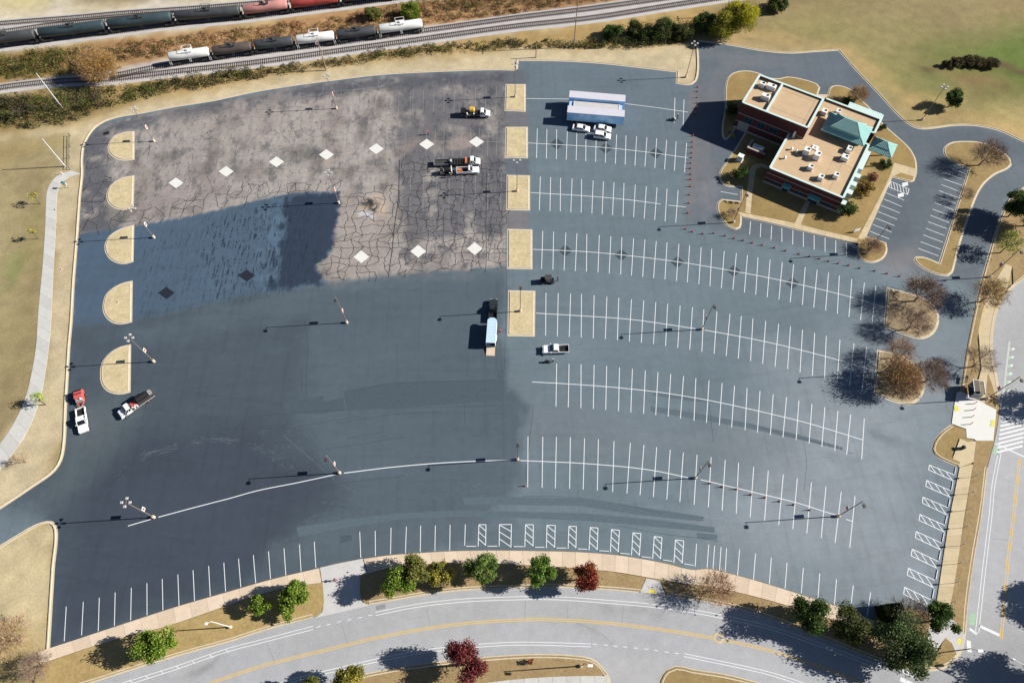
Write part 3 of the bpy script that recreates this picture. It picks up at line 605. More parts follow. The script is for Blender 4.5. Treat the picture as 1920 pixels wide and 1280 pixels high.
# hatched bays beside the accessible stalls
def hatch(tl, tr, bl, br, n=3, close=False, flip=False):
    tl, tr, bl, br = [G(*p)[:2] for p in (tl, tr, bl, br)]; mb = MB(); w = .14
    lines = [(tl, tr), (tl, bl), (tr, br)]+([(bl, br)] if close else [])
    for k in range(n):
        t0, t1 = (k+.05)/(n+.15), min(1, (k+.95)/(n+.05)); a = tl+(bl-tl)*t0; b = tr+(br-tr)*t1
        lines.append((a, b))
    for k, (a, b) in enumerate(lines): band(mb, np.array([a, b]), w/2, -w/2, .005+.0006*k, .005+.0006*k, False)
    mb.build('hatched_bay', M['paint_white'], lot)
for tl, tr, bl, br in (((1672-1920, 92), (1725-1920, 92), (1666-1920, 255), (1722-1920, 250)), ((-94, 92), (-4, 90), (-96, 255), (-8, 264)), ((102, 92), (160, 92), (96, 260), (158, 255)), ((262, 97), (324, 97), (258, 268), (320, 265)), ((427, 104), (483, 105), (421, 272), (479, 268)), ((587, 113), (645, 117), (578, 283), (639, 282)), ((746, 128), (806, 134), (738, 298), (797, 298)), ((907, 153), (967, 159), (896, 322), (955, 325)), ((1067, 180), (1125, 188), (1055, 348), (1114, 350)), ((1226, 206), (1288, 213), (1214, 378), (1277, 382))):
    hatch(*T(D3, [tl, tr, bl, br]))
for tl, bl, tr, br in (((1210, 925), (1205, 962), (1400, 1000), (1390, 1043)), ((1190, 1040), (1183, 1085), (1375, 1120), (1370, 1167)), ((1162, 1165), (1158, 1210), (1350, 1245), (1340, 1297)), ((1140, 1295), (1133, 1340), (1327, 1377), (1325, 1428)), ((1112, 1423), (1105, 1470), (1303, 1510), (1297, 1560)), ((1082, 1555), (1073, 1605), (1278, 1648), (1268, 1698)), ((1053, 1698), (1044, 1750), (1250, 1788), (1243, 1843)), ((1025, 1840), (1017, 1892), (1222, 1935), (1215, 1992))):
    hatch(*T(C4, [tl, bl, tr, br]))
hatch(*T(B4, [(918, 80), (908, 125), (1058, 138), (1047, 180)]), n=6, close=True)
for p in ((1028, 102), (996, 184)):
    c = T(B4, [(p[0]-24, p[1]-8), (p[0]+20, p[1]-18), (p[0]+24, p[1]+8), (p[0]-18, p[1]+18)]); flat('access_symbol', G2(c), .006, M['paint_road'], lot)
# diamond pads
def diamond(x, y, a, b, m, nm): flat(nm, G2([(x-a, y), (x, y+b), (x+a, y), (x, y-b)]), .006 if m == 'concrete_white' else .0035, M[m], lot)
for x, y in ((330, 343), (424, 321.5), (518.5, 303.5), (612, 290), (705.5, 279), (800, 270.5), (893.5, 266)): diamond(x, y, 14.2, 10, 'concrete_white', 'concrete_pad')
for x, y in ((677.5, 481.5), (784, 471), (890, 466)): diamond(x, y, 14.8, 12, 'concrete_white', 'concrete_pad')
for x, y in ((312, 549), (462.5, 516.5)): diamond(x, y, 16, 11.5, 'fresh_pad', 'sealed_pad')
for x, y in ((1044, 270), (1136, 278), (1230, 287), (1060, 470), (1165, 478), (1270, 491), (1376, 508), (1486, 531)): diamond(x, y, 13.5, 11, 'seal_pad', 'sealed_pad')
# crack sealing on the old surface: a warped net of tar lines
def cracks(reg, cell, skip, sd, m='tar', w=1.0):
    pw = wpts(reg); xs = [p[0] for p in pw]; ys = [p[1] for p in pw]; rr = random.Random(sd); mb = MB()
    nx, ny = int((max(xs)-min(xs))/cell)+2, int((max(ys)-min(ys))/cell)+2
    P = [[np.array([min(xs)+i*cell+rr.uniform(-.36, .36)*cell, min(ys)+j*cell+rr.uniform(-.36, .36)*cell]) for i in range(nx)] for j in range(ny)]
    def seg(a, b):
        m = (a+b)/2
        if dist_line(np.array([m[0]]), np.array([m[1]]), pw, True)[0] > 0: return
        n = 5; L = np.linalg.norm(b-a); pts = []
        for k in range(n+1):
            t = k/n; o = 0 if k in (0, n) else rr.uniform(-.09, .09)*L; d = (b-a)/L; pts.append(a+(b-a)*t+np.array([-d[1], d[0]])*o)
        band(mb, np.array(pts), rr.uniform(.05, .085)*w, -.06*w, .0045, .0045, False)
    for j in range(ny):
        for i in range(nx):
            if i < nx-1 and rr.random() > skip: seg(P[j][i], P[j][i+1])
            if j < ny-1 and rr.random() > skip*.6: seg(P[j][i], P[j+1][i])
            if i < nx-1 and j < ny-1 and rr.random() < .10: seg(P[j][i], P[j+1][i+1])
    o = mb.build('crack_seal', M[m], lot); o['kind'] = 'stuff'
cracks([(640, 365), (735, 345), (745, 330), (750, 290), (950, 300), (950, 500), (760, 514), (620, 526), (600, 510), (622, 470)], 2.3, .22, 5)
cracks([(250, 395), (380, 360), (470, 345), (640, 342), (636, 362), (480, 378), (262, 422)], 2.6, .30, 6)
cracks([(160, 300), (206, 290), (204, 330), (250, 390), (250, 425), (150, 438)], 3.2, .5, 8)
cracks([(1600, 790), (1720, 800), (1720, 860), (1560, 880), (1420, 1000), (1330, 1040), (1320, 980), (1450, 900)], 4.0, .45, 9, 'crack_pale', .55)
for p in ([(530, 815), (560, 840), (600, 875), (628, 900)], [(640, 908), (680, 930)], [(270, 852), (300, 844)], [(395, 822), (440, 826)], [(1500, 800), (1512, 860), (1508, 920)], [(1560, 690), (1566, 760)]): pline('scuff_line', p, .10, M['scuff'], lot, z=.003)
cracks([(260, 235), (330, 215), (560, 180), (740, 160), (745, 280), (640, 340), (480, 340), (260, 390)], 6.0, .45, 12, 'tar', .45)
cracks([(165, 300), (200, 240), (400, 200), (560, 172), (740, 150), (740, 165), (560, 188), (400, 214), (262, 240), (210, 260), (203, 300)], 3.0, .4, 13, 'crack_pale', .6)
pline('crack_seal', [(749, 300), (746, 380), (740, 420), (735, 470), (728, 520)], .20, M['tar'], lot, z=.0048)
pline('crack_seal', [(913, 320), (911, 420), (911, 500), (909, 512)], .14, M['tar'], lot, z=.0048)

# repair patches with clean saw-cut edges
for p, m in (([(531, 754), (606, 741), (607, 753), (644, 745), (647, 768), (597, 776), (534, 774)], 'patch'), ([(644, 733), (720, 720), (820, 714), (932, 712), (932, 693), (946, 693), (945, 751), (900, 752), (810, 760), (720, 765), (650, 770)], 'patch'), ([(868, 932), (960, 931), (1085, 934), (1200, 950), (1320, 968), (1318, 977), (1200, 965), (1085, 948), (960, 946), (870, 946)], 'patch_pale'), ([(556, 988), (640, 975), (740, 962), (850, 957), (960, 958), (1100, 962), (1240, 975), (1340, 988), (1340, 998), (1240, 988), (1100, 976), (960, 970), (850, 968), (740, 974), (640, 990), (560, 1006)], 'patch_pale'),
             ([(1220, 761), (1300, 773), (1400, 792), (1500, 815), (1580, 838), (1580, 843), (1500, 824), (1400, 802), (1300, 784), (1220, 771)], 'patch_pale'), ([(1225, 735), (1300, 742), (1350, 755), (1300, 752), (1225, 741)], 'patch_pale'), ([(1306, 998), (1345, 1002), (1345, 1016), (1306, 1008)], 'patch_pale'), ([(637, 1005), (659, 1001), (660, 1013), (638, 1018)], 'patch'), ([(537, 1012), (560, 1006), (562, 1015), (538, 1019)], 'patch')):
    flat('repair_patch', G2(p), .0022, M[m], lot)
for p in ([(660, 733), (720, 721), (800, 715), (870, 713.5), (932, 712)], [(620, 795), (700, 782), (740, 776), (830, 772)], [(560, 800), (640, 786), (680, 780)], [(650, 823), (690, 814), (720, 810)], [(590, 845), (680, 832), (760, 818)], [(570, 600), (577, 650), (574, 700), (575, 745)], [(950, 505), (948, 600), (946, 692)], [(930, 690), (931, 640)], [(700, 880), (780, 868)], [(565, 690), (566, 735)], [(745, 640), (744, 700)], [(480, 780), (580, 770), (648, 769)], [(720, 766), (830, 762), (960, 760)], [(980, 930), (1060, 931), (1160, 944), (1240, 962)], [(870, 755), (872, 800)], [(600, 912), (680, 900), (760, 892)], [(1330, 760), (1338, 830)], [(1000, 762), (985, 900)], [(1420, 800), (1520, 826), (1600, 850)], [(1160, 985), (1240, 1000), (1330, 1010)]):
    pline('paving_seam', p, .075, M['seam'], lot, z=.0027)
# short pale scratches left by blades and tyres
def scratches(reg, n, l0, l1, ang, sd):
    rr = random.Random(sd); pw = wpts(reg); xs = [p[0] for p in pw]; ys = [p[1] for p in pw]; mb = MB(); k = 0
    while k < n:
        x, y = rr.uniform(min(xs), max(xs)), rr.uniform(min(ys), max(ys))
        if dist_line(np.array([x]), np.array([y]), pw, True)[0] > 0 or fbm(np.array([x/2.5]), np.array([y/2.5]), sd)[0] < .5: k += .2; continue
        a = ang+rr.gauss(0, .35); l = rr.uniform(l0, l1)/2; d = np.array([math.cos(a), math.sin(a)]); band(mb, np.array([[x, y]-d*l, [x, y]+d*l*.2+[0, rr.uniform(-.04, .04)], [x, y]+d*l]), rr.uniform(.015, .05), -rr.uniform(.01, .04), .0031, .0031, False); k += 1
    o = mb.build('scratches', M['scuff'], lot); o['kind'] = 'stuff'
scratches([(600, 940), (700, 925), (900, 905), (965, 915), (950, 950), (760, 955), (640, 962)], 260, .2, 1.1, 0, 1); scratches([(270, 856), (300, 836), (380, 818), (450, 820), (500, 835), (560, 870), (545, 885), (490, 850), (430, 832), (380, 830), (300, 852)], 260, .4, 1.6, .15, 2); scratches([(700, 1000), (760, 985), (930, 980), (900, 1020), (720, 1030)], 120, .2, .8, 0, 3); scratches([(200, 905), (260, 850), (300, 840), (260, 870), (210, 915)], 60, .4, 1.4, .6, 4); scratches([(490, 1028), (530, 1005), (548, 980), (610, 955), (615, 965), (560, 988), (540, 1012), (500, 1036)], 90, .3, 1.2, .7, 5); scratches([(480, 800), (560, 780), (590, 830), (520, 860)], 60, .2, .8, .5, 6)
# ---- kerbed planting islands
def island(name, pts, label, grassmat='grass', closed_sharp=40, gut=.38, group=None):
    P = ccw(smooth_line(G2(pts), True, closed_sharp, .8)); c = P.mean(0); P0 = P-c
    t = thing(name, label, 'island', (c[0], c[1], 0), group=group)
    link('kerb', kerb_mesh(P0, True, side=1, gut=gut), t)
    In = offset(P0, gut+.22, True); V, Fc = fill(In, .115)
    link('grass', pymesh('grass', V, Fc, M[grassmat]), t); return t
def rect(x0, y0, x1, y1, x2, y2, x3, y3): return [(x0, y0), (x1, y1), (x2, y2), (x3, y3)]
for pts, lb in ((rect(948, 158, 986, 158, 986, 210, 946, 208), 'rectangular dry grass island nearest the railway, holding a pole with four lamps'),
                (rect(948, 238, 990, 238, 990, 297, 946.5, 296), 'rectangular dry grass island beside the three white cars, without a pole'),
                (rect(950, 328, 994, 329, 994, 395, 949, 394), 'rectangular dry grass island third from the railway in the middle column'),
                (rect(951.5, 429, 998.5, 430, 998.5, 505, 951, 504), 'rectangular dry grass island above the small black utility vehicle'),
                (rect(953, 544, 1004, 545, 1003, 631, 951.5, 630), 'largest rectangular dry grass island beside the dark pickup and its trailer')):
    island('parking_island', pts, lb, group='islands in the middle column')
for pts, lb in (([(252.5, 246), (252.5, 300), (230, 301.5), (216, 297), (205, 288), (202, 277), (206, 264), (215, 254), (232, 248)], 'D-shaped grass island nearest the railway in the western column'),
                ([(252.5, 328.5), (250.5, 391.5), (230, 394), (216, 391), (203, 381), (199.5, 368), (203, 354), (212, 343), (230, 333)], 'D-shaped grass island second from the railway, on the old grey surface'),
                ([(252, 421), (250.5, 491), (236, 495), (221, 494), (205, 485), (196.5, 470), (197, 456), (205, 442), (225, 429)], 'D-shaped grass island with a pole shadow on it beside the fresh blue-black seal'),
                ([(249, 526), (248, 604), (230, 608), (214, 606.5), (200, 597), (192.5, 582), (193, 568), (199, 551), (217, 536), (234, 529)], 'D-shaped grass island second from the bottom in the western column'),
                ([(246, 645), (245, 735.5), (230, 739), (214, 738.5), (199, 732), (189, 717), (187.5, 700), (191, 680), (206, 661), (225, 650)], 'D-shaped grass island beside the tank truck, southernmost in the western column')):
    island('parking_island', pts, lb, group='D-shaped islands')
island('tree_island', [(1662.5, 538.5), (1656.6, 612), (1698, 629), (1727, 636), (1744, 631), (1756, 618), (1761, 594), (1755, 577), (1737, 561), (1698, 547)], 'brown mulched island with bare trees, nearer the building', 'mulch')
island('tree_island', [(1644.5, 655.7), (1638, 737.8), (1688, 757), (1711, 758), (1729, 743), (1735, 722), (1731, 703), (1709, 677), (1678, 661)], 'brown mulched island with an orange leaved tree and a lamp pole', 'mulch')
loop_isl = [(1815, 318), (1790, 306), (1773, 296), (1768, 284), (1772, 274), (1785, 266.5), (1810, 264.5), (1835, 266), (1860, 273), (1880, 285), (1893, 296), (1897, 310), (1890, 317), (1868, 327), (1848, 343), (1836, 360), (1827, 380), (1818, 405), (1800, 460), (1790, 500), (1786, 512), (1778, 518), (1764, 517), (1745, 511), (1722, 498), (1713, 487), (1716, 481), (1730, 481), (1760, 492)]
island('loop_island', loop_isl, 'long kerbed grass island between the building car park and the loop road', 'grass_gold', gut=.3)

# ---- lawn round the building
lawn_pts = [(1363, 149), (1359, 200), (1354, 256), (1357, 262), (1362, 263), (1369, 257), (1384, 234), (1400, 242), (1383, 271), (1361, 304), (1350, 321), (1348, 333), (1353, 344), (1361, 349), (1389, 352), (1388, 377), (1354, 373), (1346, 379), (1344, 390), (1347, 402), (1353, 413), (1365, 425), (1380, 431), (1388, 428), (1390.5, 421), (1391, 407), (1440, 418), (1522, 438), (1607, 457), (1608.5, 478), (1612, 485), (1622, 491), (1637, 493), (1655, 486), (1664, 471), (1662, 455), (1640, 447), (1625, 443), (1649, 388), (1673, 333), (1708, 342), (1714, 340), (1719, 326), (1719, 308), (1716, 295), (1705, 277), (1677, 251), (1657, 233), (1640, 212), (1627, 198), (1616, 188), (1600, 171), (1585, 163), (1567, 160), (1557, 163.5), (1551, 178), (1534, 177), (1538, 165), (1532, 157), (1515, 151), (1475, 144), (1463, 147), (1440, 145), (1425, 138), (1406, 133), (1386, 133.5), (1371, 139)]
lawn_P = ccw(smooth_line(G2(lawn_pts), True, 40, .8))
lawn = link('lawn', grid_mesh('lawn', offset(lawn_P, .45, True), 1.5, .115, lambda x, y: paint(x, y, np.array(S(166, 141, 94)), [])*(.78+.42*fbm(x/4, y/4, 81))[:, None], M['ground']), kind='structure')
link('kerb', kerb_mesh(lawn_P, True, side=1, gut=.26), lawn)

# ---- slab pavements
def slabs(name, ea, eb, length, m, z=.125, gap=.018, wob=.004, kind='structure'):
    A, B = smooth_line(G2(ea), False, 60, 1.0), smooth_line(G2(eb), False, 60, 1.0)
    def at(P, t):
        s = np.r_[0, np.cumsum(np.linalg.norm(np.diff(P, axis=0), axis=1))]; x = t*s[-1]; return np.array([np.interp(x, s, P[:, 0]), np.interp(x, s, P[:, 1])])
    LA = np.linalg.norm(np.diff(A, axis=0), axis=1).sum(); n = max(1, int(round(LA/length))); root = None
    mbed = MB(); tt = np.linspace(0, 1, n*2+1); PA, PB = np.array([at(A, t) for t in tt]), np.array([at(B, t) for t in tt]); k = len(tt)
    mbed.add([(*p, z-.02) for p in PA]+[(*p, z-.02) for p in PB], [(i, i+1, i+1+k, i+k) for i in range(k-1)])
    root = mbed.build(name, M['dark_joint'], kind=kind)
    for i in range(n):
        e = gap/length; q = [at(A, (i+e)/n), at(A, (i+.5)/n), at(A, (i+1-e)/n), at(B, (i+1-e)/n), at(B, (i+.5)/n), at(B, (i+e)/n)]
        c = np.mean(q, 0); mb = MB(); poly = ccw(np.array(q)-c); mb.slab(poly, -.12, RNG.uniform(-wob, wob)); o = mb.build('slab', m[i % len(m)] if isinstance(m, list) else m, root); o.location = (c[0], c[1], z)
    return root
mat('dark_joint', S(150, 136, 120), rough=.95)
cs = []
for k, d in enumerate((0, 5, -5, 3, -8)): cs.append(mat('concrete_slab%d' % k, S(232+d, 210+d, 186+d), rough=.9, ns=.7, amt=.08, ns2=5, amt2=.05, spec=.2))
gs = []
for k, d in enumerate((0, 4, -5, 2)): gs.append(mat('grey_slab%d' % k, S(214+d, 211+d, 206+d), rough=.9, ns=.8, amt=.08, ns2=5, amt2=.06, spec=.2))
es = []
for k, d in enumerate((0, 4, -5, 2)): es.append(mat('tan_slab%d' % k, S(216+d, 196+d, 160+d), rough=.9, ns=.8, amt=.08, ns2=5, amt2=.06, spec=.2))
def up_to(s, x0, x1): return [p for p in s if x0 <= p[0] <= x1]
slabs('pavement', [(598, 1065), (542, 1078), (480, 1094), (422, 1111), (362, 1128), (300, 1147), (242, 1166), (160, 1193), (70, 1222)], [(603, 1092), (542, 1100), (480, 1116), (430, 1133), (382, 1150), (313, 1173), (250, 1189), (165, 1214), (76, 1244)], 3.0, cs)
slabs('pavement', [(1640, 1163), (1595, 1146), (1560, 1133), (1507, 1116), (1440, 1095), (1360, 1073), (1325, 1066), (1303, 1068.5), (1282, 1065), (1222, 1051), (1160, 1041), (1085, 1035), (1010, 1033), (905, 1032), (842, 1033.5), (780, 1037), (730, 1041), (682, 1048)], [(1632, 1190), (1590, 1172), (1548, 1156), (1500, 1142), (1432, 1122), (1352, 1103), (1318, 1097), (1296, 1095), (1275, 1092), (1215, 1082), (1155, 1072), (1083, 1065), (1010, 1060), (905, 1056), (842, 1055), (783, 1058), (735, 1063), (690, 1075)], 2.6, cs)
slabs('pavement', [(1799, 876), (1782, 960), (1755, 1132), (1752, 1150)], [(1824, 870), (1809, 960), (1782, 1132), (1778, 1150)], 2.6, es)
slabs('footpath', [(135, 320), (112, 327), (99, 337), (90, 352), (86, 390), (85, 420), (80, 495), (71, 595), (68, 645), (61, 690), (47, 747), (22, 800), (-5, 838), (-60, 905)], [(152, 326), (130, 332), (117, 341), (109, 356), (105.5, 392), (105, 420), (100, 507), (96, 595), (92, 645), (86, 690), (75, 747), (50, 810), (12, 865), (-45, 930)], 3.0, gs, z=.0)
slabs('pavement', [(1383, 398), (1407, 402.5), (1489, 419), (1536, 431), (1608, 448)], [(1391, 406), (1440, 417), (1489, 428.5), (1522, 437), (1607, 456.5)], 2.0, es, z=.128)
slabs('pavement', [(1608, 448), (1640, 388), (1672, 320), (1676, 306)], [(1622, 449), (1649, 388), (1673, 333), (1700, 320)], 2.2, es, z=.129)
slabs('footpath', [(1676, 306), (1719, 318)], [(1672, 319), (1716, 333)], 2.2, es, z=.1305)
slabs('footpath', [(1452, 318), (1432, 308), (1421, 307), (1412, 310), (1406, 318), (1404, 335), (1401, 356), (1397, 399)], [(1452, 323), (1432, 315), (1424, 314), (1418, 318), (1415, 326), (1414, 340), (1411, 357), (1407, 402)], 2.0, es, z=.128)
slabs('footpath', [(1515, 368), (1500, 398), (1490, 419)], [(1522, 371), (1510, 400), (1501, 422)], 2.0, es, z=.128)
flat('driveway_apron', G2([(1532, 178), (1552, 178), (1546, 190), (1528, 190)]), .12, M['concrete'], kind='structure')

# ---- streets south and east
str_top = [(-200, 1385), (0, 1335), (110, 1298), (175, 1279), (250, 1255), (350, 1225), (437, 1201), (480, 1187), (530, 1172), (587, 1157), (692, 1133), (730, 1127), (787, 1117), (855, 1108), (955, 1103), (1035, 1101), (1110, 1104), (1160, 1107), (1210, 1112), (1250, 1117), (1335, 1130), (1385, 1141), (1440, 1158), (1540, 1196), (1640, 1236), (1700, 1254), (1732, 1258), (1765, 1255), (1790, 1241), (1806, 1218), (1811, 1190), (1815, 1135), (1827, 1047), (1840, 972), (1845, 940), (1852, 877), (1862, 838), (1870, 802), (1875, 757), (1872, 715), (1862, 665), (1865, 607), (1877, 567), (1888, 552), (1921, 522), (2050, 420)]
str_bot = [(2300, 420), (2300, 1500), (1500, 1500), (1435, 1281), (1360, 1263), (1297, 1253), (1267, 1247), (1250, 1254), (1238, 1272), (1232, 1330), (1148, 1330), (1142, 1266), (1130, 1248), (1110, 1233), (1080, 1228), (1010, 1225), (960, 1227), (905, 1231), (800, 1242), (692, 1260), (630, 1276), (540, 1302), (400, 1350), (250, 1420), (-200, 1600)]
st_t, st_b = W(str_top, 60), W(str_bot, 60)
street_poly = [tuple(p) for p in st_t]+[tuple(p) for p in st_b]
stL = [
    L_([(1130, 1137), (1150, 1139), (1200, 1146), (1240, 1150)], (150, 148, 148), w=.8, soft=.8, rag=1.2, op=.7),
    L_([(1080, 1170), (1110, 1180), (1135, 1195), (1150, 1210)], (154, 152, 152), w=.5, soft=.5, rag=.6, op=.7),
    L_([(330, 1274), (360, 1262), (400, 1244), (405, 1236)], (140, 138, 138), w=.5, soft=.4, rag=.9, op=.8),
    L_([(1232, 1330), (1232, 1290), (1245, 1255), (1250, 1240), (1130, 1236), (1142, 1270), (1148, 1330)], (190, 188, 188), soft=.5, op=.8),
    L_([(200, 1300), (480, 1213), (700, 1154), (960, 1125), (1240, 1142), (1440, 1180), (1660, 1262), (1600, 1279), (1440, 1215), (1240, 1178), (960, 1160), (730, 1188), (480, 1250), (395, 1282), (260, 1330)], (174, 174, 176), soft=3, op=.5),
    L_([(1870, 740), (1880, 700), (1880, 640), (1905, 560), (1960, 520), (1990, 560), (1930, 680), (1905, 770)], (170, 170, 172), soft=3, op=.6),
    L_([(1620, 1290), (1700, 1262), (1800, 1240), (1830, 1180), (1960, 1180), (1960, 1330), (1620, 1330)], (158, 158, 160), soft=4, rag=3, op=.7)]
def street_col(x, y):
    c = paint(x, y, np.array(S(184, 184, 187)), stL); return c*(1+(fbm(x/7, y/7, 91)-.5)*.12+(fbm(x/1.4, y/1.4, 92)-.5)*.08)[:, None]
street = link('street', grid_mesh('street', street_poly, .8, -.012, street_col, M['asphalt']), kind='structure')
def sub(pts, i0, i1): return W(pts[i0:i1], 60)
link('kerb', kerb_mesh(sub(str_top, 0, 10), False, 1, gut=.45), street); link('kerb', kerb_mesh(sub(str_top, 10, 19), False, 1, gut=.45), street)
link('kerb', kerb_mesh(sub(str_top, 19, 36), False, 1, gut=.45), street); link('kerb', kerb_mesh(sub(str_top, 38, 46), False, 1, gut=.45), street)
link('kerb', kerb_mesh(sub(str_bot, 3, 10), False, 1, gut=.45), street); link('kerb', kerb_mesh(sub(str_bot, 10, 25), False, 1, gut=.45), street)
def sline(pts, w, m, off=0.0, z=.0, nm='lane_line'):
    P = smooth_line(G2(pts), False, 60, 1.2)
    if off: P = offset(P, off, False)
    ribbon(nm, P, w, -.006+z, M[m], street)
up = [(200, 1292), (235, 1281), (312, 1257), (440, 1214), (480, 1204), (587, 1176)]
up2 = [(704, 1150), (780, 1135), (855, 1126), (960, 1121), (1035, 1120.5), (1135, 1127), (1235, 1136), (1310, 1147), (1385, 1162), (1440, 1175), (1540, 1209), (1652, 1251)]
for pts in (up, up2):
    for o in (-.28, .28): sline(pts, .13, 'paint_road', o)
for x, y in ((245, 1277), (275, 1268), (303, 1259), (332, 1250), (362, 1240), (395, 1229), (425, 1219)): sline([(x-3, y-3), (x+4, y+3)], .13, 'paint_road', z=.001)
for x, y in ((597.5, 1174), (616, 1170), (636, 1165), (655, 1161), (675, 1157), (694, 1152.5)): sline([(x-4, y+1), (x+4, y-1)], .13, 'paint_road', nm='lane_dash')
yel = [(330, 1306), (395, 1280), (480, 1251), (605, 1219), (730, 1190), (855, 1170), (960, 1162), (1035, 1161), (1135, 1167), (1235, 1179), (1335, 1195), (1440, 1218), (1540, 1250), (1615, 1280), (1680, 1310)]
for o in (-.17, .17): sline(yel, .15, 'paint_yellow', o)
lo = [(450, 1308), (542, 1277), (655, 1249), (730, 1232), (805, 1219), (880, 1211), (960, 1206), (1035, 1206.5), (1108, 1209)]
lo2 = [(1282, 1227), (1360, 1243), (1440, 1261), (1500, 1280), (1560, 1303)]
for pts in (lo, lo2):
    for o in (-.25, .25): sline(pts, .13, 'paint_road', o)
for x, y in ((1115, 1207), (1136, 1208.5), (1154, 1210.5), (1172, 1212), (1192, 1214), (1212, 1216), (1230, 1218.5), (1250, 1221.5), (1269, 1224)): sline([(x-4, y-.5), (x+4, y+.5)], .13, 'paint_road', nm='lane_dash')
ews = [(1888, 800), (1876, 840), (1862, 915), (1858, 960), (1846, 1060), (1832, 1185)]
for o in (-.28, .28): sline(ews[1:], .14, 'paint_road', o)
eyl = [(1912, 860), (1905, 927), (1901, 965), (1891, 1040), (1877, 1197)]
for o in (-.2, .2): sline(eyl, .16, 'paint_yellow', o)
sline([(1835, 1172), (1874, 1190)], .55, 'paint_road'); sline([(1818, 1178), (1832, 1188)], .5, 'paint_road')
for a, b in (((1816, 1200), (1818, 1222)), ((1692, 1256), (1715, 1266)), ((1688, 1272), (1712, 1283))): sline([a, b], .75, 'paint_road', nm='crossing_bar')
sline([(1875, 772), (1925, 789)], .3, 'paint_road'); sline([(1866, 831), (1925, 858)], .3, 'paint_road')
for k in range(9):
    y = 778+k*8.2; xa = 1876-k*1.1; sline([(xa+2, y+4), (xa+50, y-8 if y-8 > 790-1 else max(y-6, 783+k))], .42, 'paint_road', nm='crossing_bar', z=.001)
for k in range(8):
    y = 652+k*15.5; flat('lane_block', G2([(1898-k*1.6, y), (1903-k*1.6, y), (1902-k*1.6, y+4), (1897-k*1.6, y+4)]), -.006, M['paint_road'], street)
    flat('green_block', G2([(1892-k*1.2, y), (1897-k*1.2, y), (1896-k*1.2, y+6), (1891-k*1.2, y+6)]), -.007, M['paint_green'], street)
sline([(1893, 640), (1888, 680), (1881, 740), (1876, 760)], .4, 'concrete_grey')
flat('green_block', G2([(1866, 834), (1874, 838), (1871, 853), (1861, 850)]), -.006, M['paint_green'], street); flat('green_block', G2([(1819, 1148), (1830, 1150), (1827, 1172), (1816, 1170)]), -.006, M['paint_green'], street)
flat('bike_symbol', G2([(705, 1135), (722, 1132), (723, 1140), (706, 1143)]), -.0055, M['paint_worn'], street)
mat('road_crack', S(150, 150, 150), rough=.9)
for p in ([(1063, 1137), (1064, 1160)], [(1082, 1168), (1110, 1178), (1135, 1193), (1148, 1207)], [(985, 1125), (984, 1158)], [(800, 1140), (806, 1170)], [(640, 1170), (652, 1208)], [(500, 1205), (515, 1240)], [(1170, 1135), (1166, 1168)], [(1390, 1168), (1378, 1200)], [(1880, 900), (1898, 902)], [(1862, 1010), (1890, 1012)]): sline(p, .07, 'road_crack', nm='joint', z=.0005)
mb = MB(); c = G(1348, 1196); mb.lathe([(-.01, 1.0), (.0, 1.0)], 'z', 24, (0, 0, 0)); link('manhole_collar', mb.mesh('manhole_collar', M['tan_slab1']), street, (c[0], c[1], .0))
mb = MB(); mb.lathe([(0, .5), (.012, .5)], 'z', 20); link('manhole_cover', mb.mesh('manhole_cover', M['grey_steel']), street, (c[0], c[1], .001))

# ---- verges and aprons by the streets (raised lawns)
def verge(pts, label=None, m='grass_brown', z=.118):
    P = ccw(smooth_line(G2(pts), True, 45, 1.0)); flat('verge', P, z, M[m], kind='structure')
mat('grass_mid', S(184, 158, 108), rough=.95, ns=1.6, amt=.18, ns2=.3, amt2=.14, bump=.5, bs=4, spec=.1)
verge([(605, 1092), (606, 1138), (600, 1148), (587, 1155), (530, 1169), (480, 1184), (437, 1198), (350, 1222), (250, 1252), (175, 1276), (110, 1295), (60, 1300), (72, 1246), (165, 1215), (250, 1190), (313, 1174), (382, 1151), (430, 1134), (480, 1117), (542, 1101)], m='grass_mid')
verge([(676, 1077), (677, 1120), (682, 1129), (692, 1130), (730, 1124), (787, 1114), (855, 1105), (955, 1100), (1035, 1098), (1110, 1101), (1160, 1104), (1200, 1108), (1211, 1084), (1155, 1073), (1083, 1066), (1010, 1061), (905, 1057), (842, 1056), (783, 1059), (735, 1064), (690, 1076)])
verge([(1237, 1088), (1250, 1114), (1335, 1127), (1385, 1138), (1440, 1155), (1540, 1193), (1640, 1233), (1700, 1251), (1732, 1254), (1720, 1225), (1680, 1200), (1632, 1191), (1590, 1173), (1548, 1157), (1500, 1143), (1432, 1123), (1352, 1104), (1275, 1093)])
verge([(1860, 826), (1830, 826), (1825, 866), (1810, 960), (1783, 1132), (1780, 1175), (1808, 1188), (1813, 1135), (1825, 1047), (1838, 972), (1850, 877)])
verge([(1640, 1162), (1655, 1138), (1700, 1142), (1748, 1147), (1770, 1180), (1762, 1200), (1740, 1235), (1720, 1226), (1680, 1200)])
verge([(1750, 1240), (1735, 1254), (1760, 1252), (1786, 1238), (1792, 1224), (1785, 1205), (1772, 1194), (1762, 1214)], m='grass_gold')
flat('corner_apron', G2([(1745, 1150), (1778, 1150), (1808, 1190), (1806, 1214), (1793, 1226), (1784, 1205), (1772, 1195), (1756, 1217), (1742, 1235), (1730, 1220), (1740, 1190)]), .1215, M['concrete_grey'], kind='structure')
flat('driveway_apron', G2([(600, 1063.5), (680, 1046.5), (690, 1076), (677, 1078), (677, 1120), (684, 1131), (694, 1134), (590, 1158), (604, 1147), (606, 1138), (604, 1092)]), .012, M['concrete_grey'], kind='structure')
